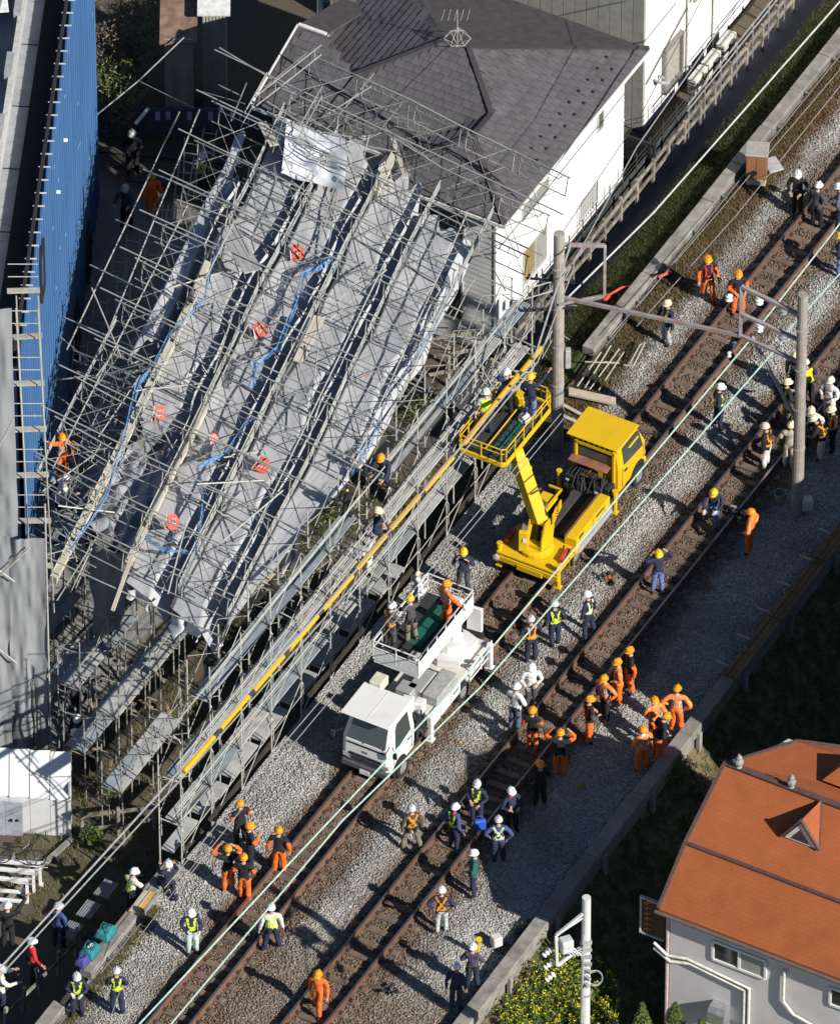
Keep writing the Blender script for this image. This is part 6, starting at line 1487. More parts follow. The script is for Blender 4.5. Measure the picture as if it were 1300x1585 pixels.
PL(993, 1192, 20, 'person in orange jacket with white hood nearest the viewer in the wall group', 'hivis', None, 'orange', 'horange', 'front', vest='band', vcol='lgrey', hood='white')
PL(823, 1164, 345, 'firefighter with black rucksack and orange trousers on the far track', 'black', 'orange', 'orange', 'horange', 'front', vest='full', vcol='black', bulk=1.08)
PL(866, 1200, 0, 'firefighter in black vest with both orange arms raised to the head', 'black', 'orange', 'orange', 'horange', 'head')
PL(835, 1246, 20, 'firefighter in black standing in the shade holding a phone', 'black', 'black', 'black', 'horange', 'front')
# ---- lower middle
PL(738, 1276, 170, 'person with lime V straps carrying a blue bag', 'navy', None, 'navy', 'hgrey', 'front', vest='V', vcol='lime')
PL(791, 1288, 200, 'person in navy with red collar in the shade beside the blue bag', 'navy', None, 'black', 'hwhite', 'front', hood='red')
PL(702, 1314, 320, 'person in blue with lime straps walking along the far track', 'blue', None, 'navy', 'hwhite', 'down', vest='V', vcol='lime', hood='red')
PL(637, 1314, 10, 'person in brown jacket with orange back straps and tool belt', 'brown', None, 'khaki', 'hgrey', 'down', 'wide', vest='X', vcol='vorange', belt=True)
PL(771, 1334, 0, 'person in navy with pale green X straps on the back', 'blue', None, 'navy', 'hgrey', 'hips', vest='X', vcol='xgreen')
PL(733, 1384, 90, 'person in teal shirt and dark trousers with white helmet', 'teal', None, 'navy', 'hwhite', 'front')
PL(683, 1444, 10, 'person in navy with orange X straps and pale green trousers', 'navy', None, 'pale', 'hwhite', 'hips', vest='X', vcol='vorange', bulk=1.1)
PL(731, 1530, 0, 'person in purple jacket with tool belt next to the wall beam', 'purple', None, 'navy', 'hwhite', 'front', belt=True)
PL(706, 1562, 350, 'person in navy with red collar at the bottom by the wall beam', 'navy', None, 'navy', 'hwhite', 'down', hood='red', belt=True)
PL(494, 1568, 150, 'person in plain orange coverall walking along the far track', 'orange', None, 'orange', 'horange', 'down', 'walk')
PL(297, 1474, 200, 'person in navy with lime V straps and pale trousers on the ballast', 'navy', None, 'pale', 'hwhite', 'front', vest='V', vcol='lime', glove='glove')
PL(421, 1470, 10, 'person in white shirt and lime vest standing in the near track', 'white', None, 'navy', 'hwhite', 'down', 'wide', vest='V', vcol='lime', belt=True)
PL(432, 1350, 0, 'firefighter with black vest at the right of the five by the scaffold', 'black', 'orange', 'orange', 'horange', 'down')
PL(373, 1308, 20, 'firefighter in black at the back of the five by the scaffold', 'black', 'orange', 'black', 'horange', 'front')
PL(388, 1342, 280, 'firefighter holding a camera in the middle of the five', 'black', 'orange', 'black', 'horange', 'face')
PL(354, 1378, 15, 'firefighter with both orange arms raised at the left of the five', 'black', 'orange', 'orange', 'horange', 'up')
PL(378, 1391, 350, 'firefighter with round black rucksack nearest the near rail', 'black', 'orange', 'orange', 'horange', 'front', vest='full', vcol='black')
PL(182, 1568, 0, 'person in navy with lime V back straps, right of two at the lower left', 'navy', None, 'navy', 'hgrey', 'front', vest='V', vcol='lime')
PL(121, 1572, 180, 'person in navy with lime V front straps, left of two at the lower left', 'navy', None, 'navy', 'hgrey', 'front', vest='V', vcol='lime', glove='glove')
# ---- ditch at the lower left
ZL = -1.3
PL(203, 1416, 300, 'person in white shirt with green vest reaching over the kerb', 'white', None, 'navy', 'hwhite', 'reach', vest='V', vcol='lime', belt=True, z=ZL + .2, lean=.2)
PL(262, 1388, 20, 'person in navy kneeling at the kerb with a tool', 'navy', None, 'navy', 'hwhite', 'reach', 'kneel', z=.0, belt=True)
PL(92, 1466, 330, 'person in navy in the shaded ditch under the thick cable', 'blue', None, 'navy', 'hwhite', 'down', z=ZL)
PL(52, 1520, 290, 'person in red jacket pulling on a post in the ditch', 'red', None, 'black', 'hwhite', 'point_r', z=ZL, belt=True)
PL(4, 1562, 270, 'person in white jacket with gloved hand at the lower left corner', 'white', None, 'navy', 'hwhite', 'reach', z=ZL, vest='V', vcol='lime', belt=True)
PL(14, 1466, 350, 'person in black with tool belt beside the bicycle rack', 'black', None, 'black', 'hwhite', 'raise_r', belt=True, z=ZL)
# ---- on and under the wreck
PL(98, 738, 190, 'firefighter in orange coverall holding up a tube beside the blue building', 'orange', None, 'orange', 'horange', 'raise_r', z=3.38, vest='band', vcol='lgrey')
PL(92, 805, 300, 'person in white jacket working at the foot of the blue building', 'white', None, 'black', 'hwhite', 'reach', z=3.13, lean=.3)
PL(143, 850, 160, 'person with white helmet half hidden behind a blue net rope', 'dgrey', None, 'black', 'hwhite', 'front', z=2.93)
PL(206, 268, 180, 'firefighter with silver helmet carrying a white tube by the back fence', 'black', None, 'black', 'hsilver', 'front', z=-1.2)
PL(197, 352, 170, 'firefighter with silver helmet seen through the tubes near the wall', 'dgrey', None, 'black', 'hsilver', 'reach', z=-1.2)
PL(237, 336, 20, 'person in orange suit between the ladder frames', 'orange', None, 'orange', 'horange', 'down', z=-1.2)
PL(316, 302, 150, 'person with white helmet and lime vest behind the top of the sheets', 'dgrey', None, 'black', 'hwhite', 'front', z=-1.2, vest='V', vcol='lime')
PL(117, 1112, 200, 'person with white helmet, highest of three in the gap beside the sheeted tower', 'dgrey', None, 'black', 'hwhite', 'reach', z=-1.4, lean=.3)
PL(130, 1160, 150, 'person with white helmet, middle of three in the gap beside the sheeted tower', 'navy', None, 'navy', 'hwhite', 'reach', z=-1.4, lean=.5)
PL(140, 1198, 60, 'person with white helmet and black jacket bending above the site shed roof', 'black', None, 'black', 'hwhite', 'reach', z=-1.4, lean=.6)
PL(324, 1064, 300, 'person with white helmet climbing on the lower scaffold deck', 'black', None, 'greyblue', 'hwhite', 'reach', z=3.0, lean=.35)
PL(538, 800, 0, 'person in black with yellow hood below the end of a blue net', 'black', None, 'black', None, 'down', z=5.65, hgt=.72, hood='vyellow')
PL(583, 838, 260, 'person in navy with cream helmet sitting on the middle deck', 'navy', None, 'navy', 'hcream', 'front', 'squat', z=4.2)
PL(571, 884, 240, 'person in white overall behind the yellow sleeves', 'white', None, 'white', None, 'down', z=2.05, hgt=.9, glove='glove')
PL(596, 746, 150, 'person in navy with orange helmet crouching beside the splintered baulk', 'navy', None, 'navy', 'horange', 'reach', 'squat', z=5.65, lean=.3)
PL(647, 950, 300, 'person with white hood standing below the scaffold by the white truck', 'white', None, 'dgrey', None, 'front', hood='white', z=-.1, vest='V', vcol='lgrey')
PL(717, 916, 180, 'person in navy with yellow helmet reading a phone between the two trucks', 'navy', None, 'dgrey', 'hyellow', 'face')
# ---- on the platforms
PL(752, 672, 10, 'person with white helmet and lime vest on the yellow platform', 'lgrey', None, 'navy', 'hwhite', 'carry', z=4.24, vest='full', vcol='lime', belt=True)
PL(783, 641, 350, 'person in blue with white helmet and green strap on the yellow platform', 'blue', None, 'black', 'hwhite', 'reach', z=4.24, vest='band', vcol='teal')
PL(820, 648, 330, 'person in navy jacket and jeans gripping the cable on the yellow platform', 'navy', None, 'jeans', 'hyellow', 'raise_r', z=4.24, belt=True, bulk=1.08)
PL(603, 1004, 330, 'person with white helmet and orange straps on the white platform', 'dgrey', None, 'dgrey', 'hwhite', 'reach', z=3.06, vest='X', vcol='vorange', belt=True, lean=.15)
PL(636, 992, 30, 'person with yellow helmet and dark grey jacket on the white platform', 'dgrey', None, 'khaki', 'hyellow', 'reach', z=3.06, belt=True)
PL(690, 968, 300, 'person in bright orange jacket holding the rail of the white platform', 'hivis', None, 'orange', 'horange', 'point_r', z=3.06, vest='band', vcol='lgrey', belt=True)
build_people()
# ================================================================ PROPS
# brown relay cabinet
c = G(1170, 282, 0); rc = thing('relay_cabinet', 'brown steel relay cabinet with grey lid beside the upper track', 'cabinet', (c.x, c.y, 0), -.10)
M_BROWN = M('brown_painted_steel', (.27, .13, .065), .55, 0, .08, 2, dirt=(.20, .10, .06))
q = MB(); q.box((0, .1, .78), (.66, .62, 1.0), 0, None, .015); obj('body', q, M_BROWN, rc, True)
q = MB(); q.box((0, .1, 1.31), (.74, .72, .06), 0, None, .02); obj('lid', q, M('lid_grey', (.40, .36, .33), .5), rc, True)
q = MB(); q.box((0, .1, .14), (.62, .58, .28), 0, None, .02); obj('plinth', q, M('tan_plinth', (.42, .33, .25), .85), rc, True)
q = MB()
for x in (-.16, .16): q.box((x, -.215, .78), (.30, .012, .92))
q.box((.02, -.225, .8), (.03, .03, .12)); obj('door', q, M_BROWN, rc, True)
q = MB(); c = G(1195, 255, .06); q.box(c, (.5, .7, .06), .4, None, .02); solo('concrete_pad', 'pale concrete pad behind the brown cabinet', 'pad', q, M('pale_pad', (.42, .42, .40), .9))
# planks and pipes left of the upper track
c = G(915, 610, .3); t = thing('timber_stack', 'bundle of pale square timbers lying above the yellow truck cab', 'timber', c, 0)
for k in range(3):
    for j in range(2):
        q = MB(); q.bar(G(880, 602, .12 + .1 * j) + Vector((0, -.11 * k, 0)), G(952, 618, .12 + .1 * j) + Vector((0, -.11 * k, 0)), .095, .09, ch=.006); obj('timber', q, M('pale_timber', (.50, .42, .33), .8, 0, .15, 4), t)
for n_, (a_, c_) in enumerate((((868, 625), (905, 645)), ((862, 640), (890, 652)))):
    q = MB(); q.bar(G(*a_, .1), G(*c_, .1), .12, .05); solo('loose_timber', ['short pale timber beside the foot of the left pole', 'second short pale timber nearer the left pole'][n_], 'timber', q, M('pale_timber', (.5, .42, .33)))
pf = thing('loose_pipe_frames', 'grey tube frames lying on the ground next to the kerb end', 'frame', G(950, 560, 0))
for a_, c_ in (((905, 600), (945, 535)), ((912, 603), (958, 540)), ((926, 604), (965, 545)), ((935, 560), (958, 562)), ((980, 566), (998, 530)), ((974, 563), (990, 534)), ((965, 565), (980, 566)), ((990, 534), (998, 530)), ((905, 560), (955, 562)), ((893, 598), (930, 545))):
    q = MB(); q.tube(G(*a_, .25), G(*c_, .3), .024, 6); obj('tube', q, M_TUBE, pf)
q = MB(); q.path([G(930, 462, .1), G(945, 455, .1), G(962, 445, .1), G(978, 443, .1)], .04, 5); q.path([G(935, 466, .15), G(942, 458, .2), G(934, 455, .1)], .06, 5); solo('red_rope', 'red orange tape lying on the grass bank by the gantry', 'rope', q, M('red_tape', (.62, .07, .03), .6))
q = MB(); q.path([G(1018, 428, .45), G(1028, 425, .45), G(1038, 421, .4)], .05, 5); solo('red_rope', 'short red tape end on the kerb cable rail', 'rope', q, M('red_tape', (.62, .07, .03)))
# junk heap between the tracks, orange flower-like tool, etc
def heap(px, py, z, label, name, mats, n, r, cat):
    c = G(px, py, z); t = thing(name, label, cat, c)
    for k in range(n):
        q = MB(); p = c + Vector((jit(r), jit(r), random.uniform(.04, .18))); q.bar(p, p + Vector((jit(.18), jit(.18), jit(.1) + .04)), .09, .07, ch=.008); obj('piece', q, mats[k % len(mats)], t)
heap(945, 903, 0, 'small heap of dark and rusty fittings on the ballast between the tracks', 'fitting_heap', (M_BLK, M_RUST, M_DARKST, M('rust_orange', (.35, .12, .04))), 14, .2, 'fittings')
heap(1140, 795, .05, 'tools and pale fittings on the far rail behind the stooping person', 'tool_heap', (M('galvanised_bracket', (.33, .34, .33)), M_BLK, M_CONC), 12, .28, 'tools')
heap(843, 1148, 0, 'small brown scrap on the ballast right of the white truck', 'scrap', (M('scrap_brown', (.38, .18, .05)), M_RUST), 3, .06, 'scrap')
heap(603, 1533, 0, 'black tool case lying on the ballast at the bottom', 'tool_case', (M_BLK, M_DARKST), 6, .14, 'case')
heap(895, 1222, -.1, 'dull yellow object in the shaded ballast', 'yellow_object', (M('dull_yellow', (.35, .28, .04)),), 3, .08, 'object')
c = G(712, 1150, 0); q = MB(); q.lathe([(.04, 0), (.06, .03), (.03, .08)], c, 8); solo('small_cone', 'tiny orange marker on the ballast near the white truck', 'marker', q, M('marker_orange', (.55, .25, .03)))
c = G(1206, 775, 0); bk = thing('bucket', 'grey green bucket standing left of the right pole', 'bucket', c)
q = MB(); q.lathe([(.14, 0), (.18, .34), (.19, .35), (.165, .35), (.13, .05)], c, 16); obj('pail', q, M('bucket_grey', (.28, .29, .25), .6), bk)
q = MB(); q.path([c + Vector((-.18, 0, .33)), c + Vector((-.1, .05, .42)), c + Vector((.1, .05, .42)), c + Vector((.18, 0, .33))], .01, 5); obj('handle', q, M_BLK, bk)
c = G(768, 1462, 0); q = MB(); q.box(c + Vector((0, 0, .18)), (.30, .30, .36), .5, None, .03); t = solo('white_block', 'white concrete block on the ballast by the wall beam', 'block', q, M('white_block', (.60, .57, .53), .8))
c = G(738, 1460, .3); ms = thing('megaphone_tube', 'bright yellow cylinder standing near the white block', 'cylinder', G(735, 1468, 0))
q = MB(); a_, e_ = G(735, 1470, .1), G(741, 1455, .75); q.tube(a_, e_, .085, 12); obj('tube', q, M('bright_yellow', (.80, .46, .01), .4), ms)
q = MB(); q.tube(e_, e_ + (e_ - a_).normalized() * .05, .095, 12); q.tube(a_ + Vector((.12, 0, -.05)), a_ + Vector((.12, 0, .3)), .03, 8); obj('cap', q, M('bright_yellow', (.80, .46, .01)), ms)
c = G(740, 1272, .55); q = MB(); q.box(c + Vector((.05, -.22, .1)), (.36, .16, .40), .2, None, .04); q.path([c + Vector((-.08, -.22, .3)), c + Vector((-.03, -.22, .45)), c + Vector((.13, -.22, .45)), c + Vector((.18, -.22, .3))], .012, 5); solo('blue_bag', 'bright blue bag held by the person with lime straps', 'bag', q, M('bag_blue', (.03, .09, .50), .6, 0, .1, 8))
c = G(833, 1205, .95); 
# stack of grey frames and teal bags on the kerb, lower left
fr = thing('frame_stack', 'stack of grey steel brackets lying in the ditch by the kerb', 'brackets', G(135, 1425, -1.0))
for j in range(3):
    for k in range(7):
        a_ = G(92 + j * 27 + k * 3.2, 1448 - j * 32 + k * 1.2, -.75); e_ = G(110 + j * 27 + k * 3.2, 1425 - j * 32 + k * 1.2, -.7); q = MB(); q.bar(a_, e_, .035, .05); obj('bracket', q, M('bracket_grey', (.36, .39, .41), .5, .4, .15), fr)
    q = MB(); q.bar(G(96 + j * 27, 1452 - j * 32, -.95), G(118 + j * 27, 1456 - j * 32, -.95), .12, .25); obj('timber_block', q, M_FEN, fr)
for n_, (px_, py_, col, lab, s_) in enumerate(((140, 1475, (.02, .17, .20), 'teal tool bag with white label on the kerb', .5), (164, 1447, (.025, .20, .23), 'open teal tool bag on the kerb nearer the timber', .5), (128, 1492, (.06, .06, .24), 'crumpled indigo cloth at the end of the teal bags', .34))):
    c = G(px_, py_, .45); t = thing('tool_bag', lab, 'bag' if n_ < 2 else 'cloth', c, TH)
    q = MB(); q.grid(lambda a, b_: Vector(((a - .5) * s_ * 1.2, (b_ - .5) * s_, .08 + .20 * min(1, 7 * min(a, 1 - a, b_, 1 - b_)) * (1 + .3 * noise(a * 5 + n_, b_ * 5)))), 14, 12); q.box((0, 0, .05), (s_ * 1.15, s_ * .95, .12)); obj('bag_body', q, M('bag_%s' % ('teal', 'teal_light', 'indigo')[n_], col, .7, 0, .2, 8), t, True, True)
    if n_ < 2:
        q = MB(); q.path([Vector((-.15, -.1, .28)), Vector((-.05, -.1, .42)), Vector((.1, -.1, .42)), Vector((.18, -.1, .28))], .018, 5); q.path([Vector((-.15, .12, .28)), Vector((-.05, .12, .40)), Vector((.1, .12, .40)), Vector((.18, .12, .28))], .018, 5); obj('strap', q, M('bag_strap', (.02, .10, .12)), t, True)
    if n_ == 0: q = MB(); q.box((0, -.02, .325), (.2, .12, .02), .2); obj('label_patch', q, M('sign_white', (.8, .8, .78)), t, True)
kp = thing('kerb_timber', 'timber box with orange stripe beside the kneeling person', 'timber', G(215, 1400, .3))
for k in range(4):
    q = MB(); q.bar(G(202 + k * 6, 1412 + k * 1, .3), G(226 + k * 6, 1380 + k * 1, .3), .12, .12, ch=.01); obj('timber', q, (M('pale_timber', (.5, .42, .33)), M_PLY, M('orange_strip', (.62, .30, .05)), M_CONCD)[k], kp)
# bicycle rack and bicycle
M_RACK = M('white_rack_steel', (.72, .72, .70), .45, 0, .05)
br = thing('bicycle_rack', 'white two level bicycle rack at the lower left edge', 'bicycle rack', G(40, 1400, -1.7))
for k, (y0_, x1) in enumerate(((1338, 63), (1350, 53), (1364, 43))):
    q = MB(); q.bar(G(-12, y0_ - 6, -.85), G(x1, y0_, -.85), .10, .12, ch=.01); obj('rail', q, M_RACK, br)
    q = MB(); a_ = G(x1 - 1, y0_, -.85); q.bar(a_, Vector((a_.x, a_.y, -1.75)), .1, .1, ch=.01); q.box(Vector((a_.x, a_.y, -1.72)), (.2, .2, .04)); obj('post', q, M_RACK, br)
    q = MB(); q.path([G(x1 - 25, y0_ - 6, -.75), G(x1 + 12, y0_ - 3, -.75), G(x1 + 11, y0_ + 5, -.78), G(x1 - 24, y0_ + 2, -.78)], .015, 5); obj('wheel_guide', q, M_RACK, br)
for y0_ in (1382, 1396):
    q = MB(); q.bar(G(-12, y0_ - 5, -1.45), G(45, y0_, -1.45), .09, .1, ch=.01); obj('rail', q, M_RACK, br)
bc = thing('bicycle', 'black bicycle parked on the white rack', 'bicycle', G(28, 1341, -.8), R(-6))
wheels = []
for x in (-.52, .55):
    q = MB(); q.path([Vector((x + .32 * math.cos(t), 0, .42 + .32 * math.sin(t))) for t in np.linspace(0, 2 * math.pi, 25)], .02, 5); w_ = obj('wheel', q, M_TYRE, bc, True)
    q = MB()
    for k in range(12): t = k * math.pi / 6; q.tube((x, 0, .42), (x + .3 * math.cos(t), 0, .42 + .3 * math.sin(t)), .004, 3)
    obj('spokes', q, M_RIM, w_, True)
q = MB()
for a_, e_ in (((-.52, 0, .42), (-.12, 0, .42)), ((-.12, 0, .42), (-.28, 0, .85)), ((-.28, 0, .8), (.38, 0, .85)), ((-.12, 0, .42), (.36, 0, .75)), ((-.52, 0, .42), (-.27, 0, .8)), ((.55, 0, .42), (.36, 0, 1.0))): q.tube(a_, e_, .02, 6)
obj('frame', q, M_BLK, bc, True)
q = MB(); q.path([Vector((.2, -.27, 1.02)), Vector((.36, -.1, 1.04)), Vector((.36, .1, 1.04)), Vector((.2, .27, 1.02))], .015, 5); obj('handlebar', q, M_RIM, bc, True)
q = MB(); q.box((-.3, 0, .9), (.26, .16, .06), 0, None, .02); obj('saddle', q, M_BLK, bc, True)
q = MB(); q.tube((-.12, -.1, .42), (-.12, .1, .42), .06, 10); q.box((-.05, -.12, .36), (.1, .06, .02)); obj('pedal_crank', q, M_RIM, bc, True)
q = MB(); q.bar(G(30, 1372, -1.62), G(112, 1298, -1.62), .16, .1); q.bar(G(-10, 1420, -1.62), G(30, 1374, -1.62), .16, .1); solo('edging_board', 'long concrete edging board beside the bicycle rack', 'edging', q, M_CONC)
q = MB(); a_, e_ = G(210, 192, 1.8), G(230, 168, 2.0); q.tube(a_, e_, .06, 8); solo('white_tube', 'short white tube carried by the firefighter at the back fence', 'tube', q, M('tube_white', (.7, .7, .68), .5))
q = MB(); c = G(300, 208, -1.2); y_ = c.y
for k in range(1): q.box((-7.4, y_, -.85), (6.4, .12, 1.5))
t = solo('back_wall', 'low dark wall with pale blue tags behind the wreck', 'wall', q, M('dark_wall', (.09, .10, .13), .7)); INV[t.name] = Matrix.Translation(-t.location)
for k, px_ in enumerate((184, 230, 247, 281, 315, 350)):
    q = MB(); x = (px_ - 650) / 50; q.box((x, y_ - .07, -.35), (.15, .03, .34)); obj('tag', q, M('pale_blue_tag', (.55, .60, .80), .6), t)
for k in range(3):
    q = MB(); a_, e_ = G(150 + k * 22, 235 + 22 * k, -1.18), G(360, 255 + 22 * k, -1.18); q.bar(a_, e_, .04, .03); solo('drain_slot', ['drain slot nearest the back wall', 'middle drain slot in the concrete yard', 'third drain slot in the concrete yard'][k], 'drain', q, M_DARKST)
for k, (a_, e_, w_, lab) in enumerate((((103, 790), (170, 700), .8, 'grey steel chute at the foot of the blue building'), ((85, 850), (140, 770), .5, 'blue tarpaulin strip folded along the wreck edge'))):
    q = MB(); q.bar(G(*a_, -.7), G(*e_, -.5), w_ * .5, .05); solo('steel_chute' if k == 0 else 'blue_strip', lab, 'panel', q, M_DECK if k == 0 else M_BLUE)
# ================================================================ VEGETATION
def leaf_mat(name, a, b_, rough=.6):
    m = bpy.data.materials.new(name); m.use_nodes = True; nt = m.node_tree; p = nt.nodes['Principled BSDF']; p.inputs['Roughness'].default_value = rough
    g = nt.nodes.new('ShaderNodeNewGeometry'); nt.links.new(mixc(nt, g.outputs['Random Per Island'], a, b_), p.inputs['Base Color']); return m
L_GREEN = leaf_mat('leaf_green', (.035, .07, .012), (.12, .18, .03)); L_YEL = leaf_mat('rape_petal', (.60, .50, .01), (.80, .68, .03)); L_DARK = leaf_mat('leaf_dark', (.02, .035, .010), (.06, .09, .025))
L_BROWN = leaf_mat('twig_brown', (.07, .05, .03), (.22, .165, .11)); L_DRY = leaf_mat('dry_grass', (.14, .11, .05), (.36, .29, .15)); L_CONI = leaf_mat('conifer_green', (.05, .085, .015), (.15, .20, .035)); L_LEAF = leaf_mat('olive_leaf', (.06, .085, .02), (.22, .24, .07))
M_BARK = M('bark_brown', (.10, .075, .055), .9, 0, .3, 6, .6)
def leaves(pts, size, n, asp=.5):
    q = MB()
    for c in pts:
        c = Vector(c); s_ = size * random.uniform(.6, 1.4); a_ = Vector((jit(1), jit(1), jit(.8))).normalized(); b_ = a_.orthogonal().normalized(); b_ = (Matrix.Rotation(random.uniform(0, 6.28), 3, a_) @ b_) * asp
        q.add([c - a_ * s_, c + b_ * s_ * .6, c + a_ * s_, c - b_ * s_ * .6], [(0, 1, 2, 3)])
    return q
def blob_pts(c, r, n, sq=1.):
    out = []
    while len(out) < n:
        p = Vector((jit(1), jit(1), jit(1)))
        if .25 < p.length < 1 and noise(p.x * 2.2 + c[0], p.y * 2.2 + c[1], p.z * 2.2) > -.25: out.append(Vector(c) + Vector((p.x * r, p.y * r, p.z * r * sq)))
    return out
def shrub(name, label, cat, base, r, h, n, size, mat, trunk=True, sq=None):
    base = Vector(base); t = thing(name, label, cat, base)
    if trunk:
        q = MB(); q.path([base - Vector((0, 0, .1)), base + Vector((.05, .03, h * .35)), base + Vector((0, .05, h * .75))], .05, 6, [.07, .05, .02])
        for k in range(5): a_ = base + Vector((0, 0, h * (.25 + .1 * k))); q.path([a_, a_ + Vector((jit(r) * .7, jit(r) * .7, h * .3))], .02, 5, [.03, .01])
        obj('trunk', q, M_BARK, t)
    q = leaves(blob_pts(base + Vector((0, 0, h * .62)), r, n, (h * .5) / r if sq is None else sq), size, n); obj('crown', q, mat, t); return t
# rape plants on the embankment at the bottom: stems, leaves and yellow flowers
spots = []
for _ in range(9000):
    if len(spots) >= 70: break
    px_, py_ = random.uniform(735, 960), random.uniform(1480, 1640); uu, v_ = UV(px_, py_, -2.0)
    if v_ > -12.75 - .25 * noise(uu, 3) or px_ > 945 or (px_ > 880 and py_ < 1530): continue
    if all((px_ - a_) ** 2 + (py_ - b_) ** 2 > 12 ** 2 for a_, b_ in spots): spots.append((px_, py_))
protos = []
for i in range(5):
    base = Vector((0, 0, 0)); st_ = MB(); fl = []; lf = []
    for s_ in range(6):
        tp = Vector((jit(.24), jit(.24), random.uniform(.65, 1.1))); st_.tube((0, 0, -.3), tp, .012, 4, .006); fl += [tp + Vector((jit(.055), jit(.055), jit(.05))) for _ in range(8)]
        lf += [Vector((0, 0, 0)).lerp(tp, random.uniform(.2, .95)) + Vector((jit(.13), jit(.13), jit(.05))) for _ in range(22)]
    protos.append((st_.mesh('stem'), leaves(lf, .065, 0, .55).mesh('leaves'), leaves(fl, .026, 0, .9).mesh('flowers')))
    for me, m in zip(protos[-1], (L_GREEN, L_GREEN, L_YEL)): me.materials.append(m)
for i, (px_, py_) in enumerate(spots):
    g = G(px_, py_, -2.0); u_, v_ = toUV(g); z_ = ground_z(u_, v_); t = thing('rape_plant', 'yellow flowering rape plant in the patch below the wall and around the white pole', 'plant', (g.x, g.y, z_), random.uniform(0, 6.28), 'rape plants on the embankment')
    for nm, me in zip(('stem', 'leaves', 'flowers'), protos[i % 5]): 
        o = bpy.data.objects.new(nm, me); COL.objects.link(o); o.parent = t; o.scale = (1.15,) * 3
# small conifers in front of the pale wall
for px_, py_, h, lab in ((1044, 1572, 1.15, 'small pointed conifer against the pale wall, left one'), (1085, 1592, 1.0, 'low conifer at the bottom edge under the hood'), (993, 1578, 1.3, 'pointed conifer left of the pale wall corner')):
    base = G(px_, py_ + 22, -.1); t = thing('conifer', lab, 'conifer', base); q = MB(); q.tube(base - Vector((0, 0, 2)), base + Vector((0, 0, h)), .05, 6, .02); obj('trunk', q, M_BARK, t)
    pts = []
    for _ in range(1500):
        zz = random.random() ** 1.3; rr = .36 * (1 - zz) ** .8 * math.sqrt(random.random()) + .02; a_ = random.uniform(0, 6.28); pts.append(base + Vector((rr * math.cos(a_), rr * math.sin(a_), zz * h)))
    obj('crown', leaves(pts, .055, 0, .4), L_CONI, t)
# bushes
bush_l = [((1052, 1208), .55, .75, L_GREEN, 'green bush in the lit patch below the wall beam'), ((1090, 1228), .5, .55, L_DRY, 'dry brown bush beside the green bush below the wall beam'), ((1020, 1196), .4, .4, L_DRY, 'dry grass clump at the foot of the wall beam end'), ((820, 1455), .55, .5, L_DARK, 'dark shrub above the yellow flowers'), ((780, 1475), .35, .25, L_BROWN, 'brown twigs at the foot of the wall beam'), ((990, 1560), .5, .6, L_BROWN, 'brown twiggy shrub left of the pale wall'), ((930, 1540), .7, .7, L_GREEN, 'green shrub right of the white pole')]
for n_, ((px_, py_), r, h, m_, lab) in enumerate(bush_l):
    g = G(px_, py_, -1); u_, v_ = toUV(g); z_ = ground_z(u_, v_); g = G(px_, py_ , z_); shrub('bush', lab, 'bush', g, r, h, 900, .05, m_, True)
for n_, (px_, py_, r, h, lab) in enumerate(((185, 178, .75, 1.6, 'green bush behind the back wall beside the blue building'), (172, 1228, .45, .5, 'bright green weeds beside the mesh fence by the shed'), (140, 1300, .4, .35, 'green weeds at the corner of the shed'))):
    shrub('bush', lab, 'bush', G(px_, py_ + (36 if n_ == 0 else 0), -1.4), r, h, 1000 if n_ == 0 else 500, .06, L_LEAF if n_ == 0 else L_GREEN, n_ == 0)
for n_, (px_, py_, lab) in enumerate(((650, 628, 'bright green weeds at the old fence under the wreck'), (512, 785, 'yellow green weeds below the torn sheet corner'), (450, 850, 'weeds in the gap beside the lower right sheet edge'))):
    shrub('bush', lab, 'bush', G(px_, py_ + 22, -1.4), .75, .55, 800, .06, L_GREEN if n_ == 0 else L_LEAF, False)
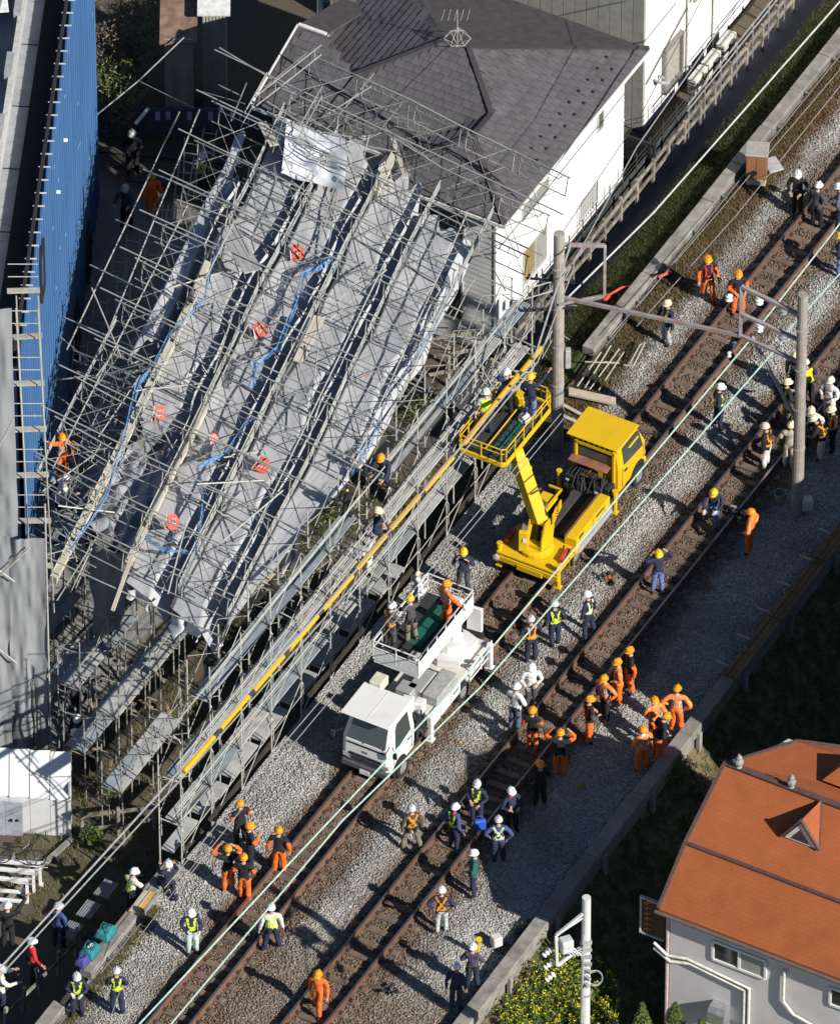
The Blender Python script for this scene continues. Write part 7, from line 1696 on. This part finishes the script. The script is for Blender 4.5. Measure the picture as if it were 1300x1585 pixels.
# brown trees behind the blue building
for n_, (px_, py_, z_, r) in enumerate(((185, 150, 0, 1.0), (225, 70, .5, 1.2), (200, 20, .5, 1.3), (165, 90, .2, .9))):
    base = G(px_, py_ + 60, -1.2); t = thing('brown_tree', ['twiggy tree with few olive leaves nearest the back wall', 'pruned brown tree beside the corrugated shed', 'brown leafed tree at the top edge', 'brown tree hugging the blue building'][n_], 'tree', base); q = MB()
    def branch(p, d, L, rr, dep):
        e_ = p + d * L; q.path([p, p.lerp(e_, .5) + Vector((jit(.1), jit(.1), 0)) * L, e_], rr, 5, [rr, rr * .8, rr * .55])
        if dep:
            for _ in range(4): branch(p.lerp(e_, random.uniform(.5, 1)), (d + Vector((jit(.9), jit(.9), jit(.5)))).normalized(), L * .6, rr * .5, dep - 1)
    for _ in range(3): branch(base, Vector((jit(.5), jit(.5), 1)).normalized(), 1.2, .10, 3)
    obj('trunk', q, M('pruned_bark', (.22, .17, .12), .9, 0, .3, 5, .6), t)
    pts = blob_pts(base + Vector((0, 0, 2.2)), r, 1300, .8)
    obj('crown', leaves(pts, .07, 0, .4), L_BROWN if n_ in (2, 3) else L_LEAF if n_ == 0 else L_BROWN, t)
    if n_ in (1, 2): obj('leaf_clumps', leaves(blob_pts(base + Vector((.4, -.2, 2.2)), .7, 350), .07, 0, .5), L_LEAF, t)
# grass: bank beside the kerb, verge tufts, shade slope (nobody could count the blades)
def tufts(name, n, fu, zoff, size, mat, k=5):
    V = []; F = []
    for _ in range(n):
        u_, v_ = fu(); z_ = (ground_z(u_, v_) if not (-11.7 < v_ < -1.3) else bed_z(u_, v_)) + zoff; c = W(u_, v_, z_)
        for _ in range(k):
            a_ = random.uniform(0, 6.28); h = size * random.uniform(.5, 1.3); w_ = Vector((math.cos(a_), math.sin(a_), 0)) * .012; tip = Vector((jit(.5), jit(.5), 1)).normalized() * h; b0 = c + Vector((jit(.08), jit(.08), 0)); i = len(V); V += [tuple(b0 - w_), tuple(b0 + w_), tuple(b0 + tip)]; F.append((i, i + 1, i + 2))
    q = MB(); q.v, q.f, q.mi = V, F, [0] * len(F); tag(obj(name, q, mat), None, None, None, 'stuff')
tufts('grass', 9000, lambda: (random.uniform(5, 29), random.uniform(-.8, .62)), 0, .10, leaf_mat('bank_grass', (.025, .035, .012), (.10, .10, .035)))
tufts('verge_grass', 5200, lambda: (random.uniform(5, 26), min(-1.4, -1.5 - abs(random.gauss(0, .5)))), 0, .11, leaf_mat('verge_grass', (.07, .06, .02), (.27, .20, .09)))
tufts('verge_weeds', 1500, lambda: (random.uniform(-26, -19), -1.42 - abs(random.gauss(0, .2))), 0, .11, leaf_mat('weed_grass', (.10, .10, .03), (.28, .24, .12)))
tufts('slope_grass', 9000, lambda: (random.uniform(-22, 12), random.uniform(-16.4, -12.2)), 0, .16, leaf_mat('slope_grass', (.06, .065, .025), (.26, .22, .10)))
tufts('ditch_weeds', 2500, lambda: (random.uniform(-20, 3), random.uniform(0, 4.5)), 0, .22, L_LEAF)
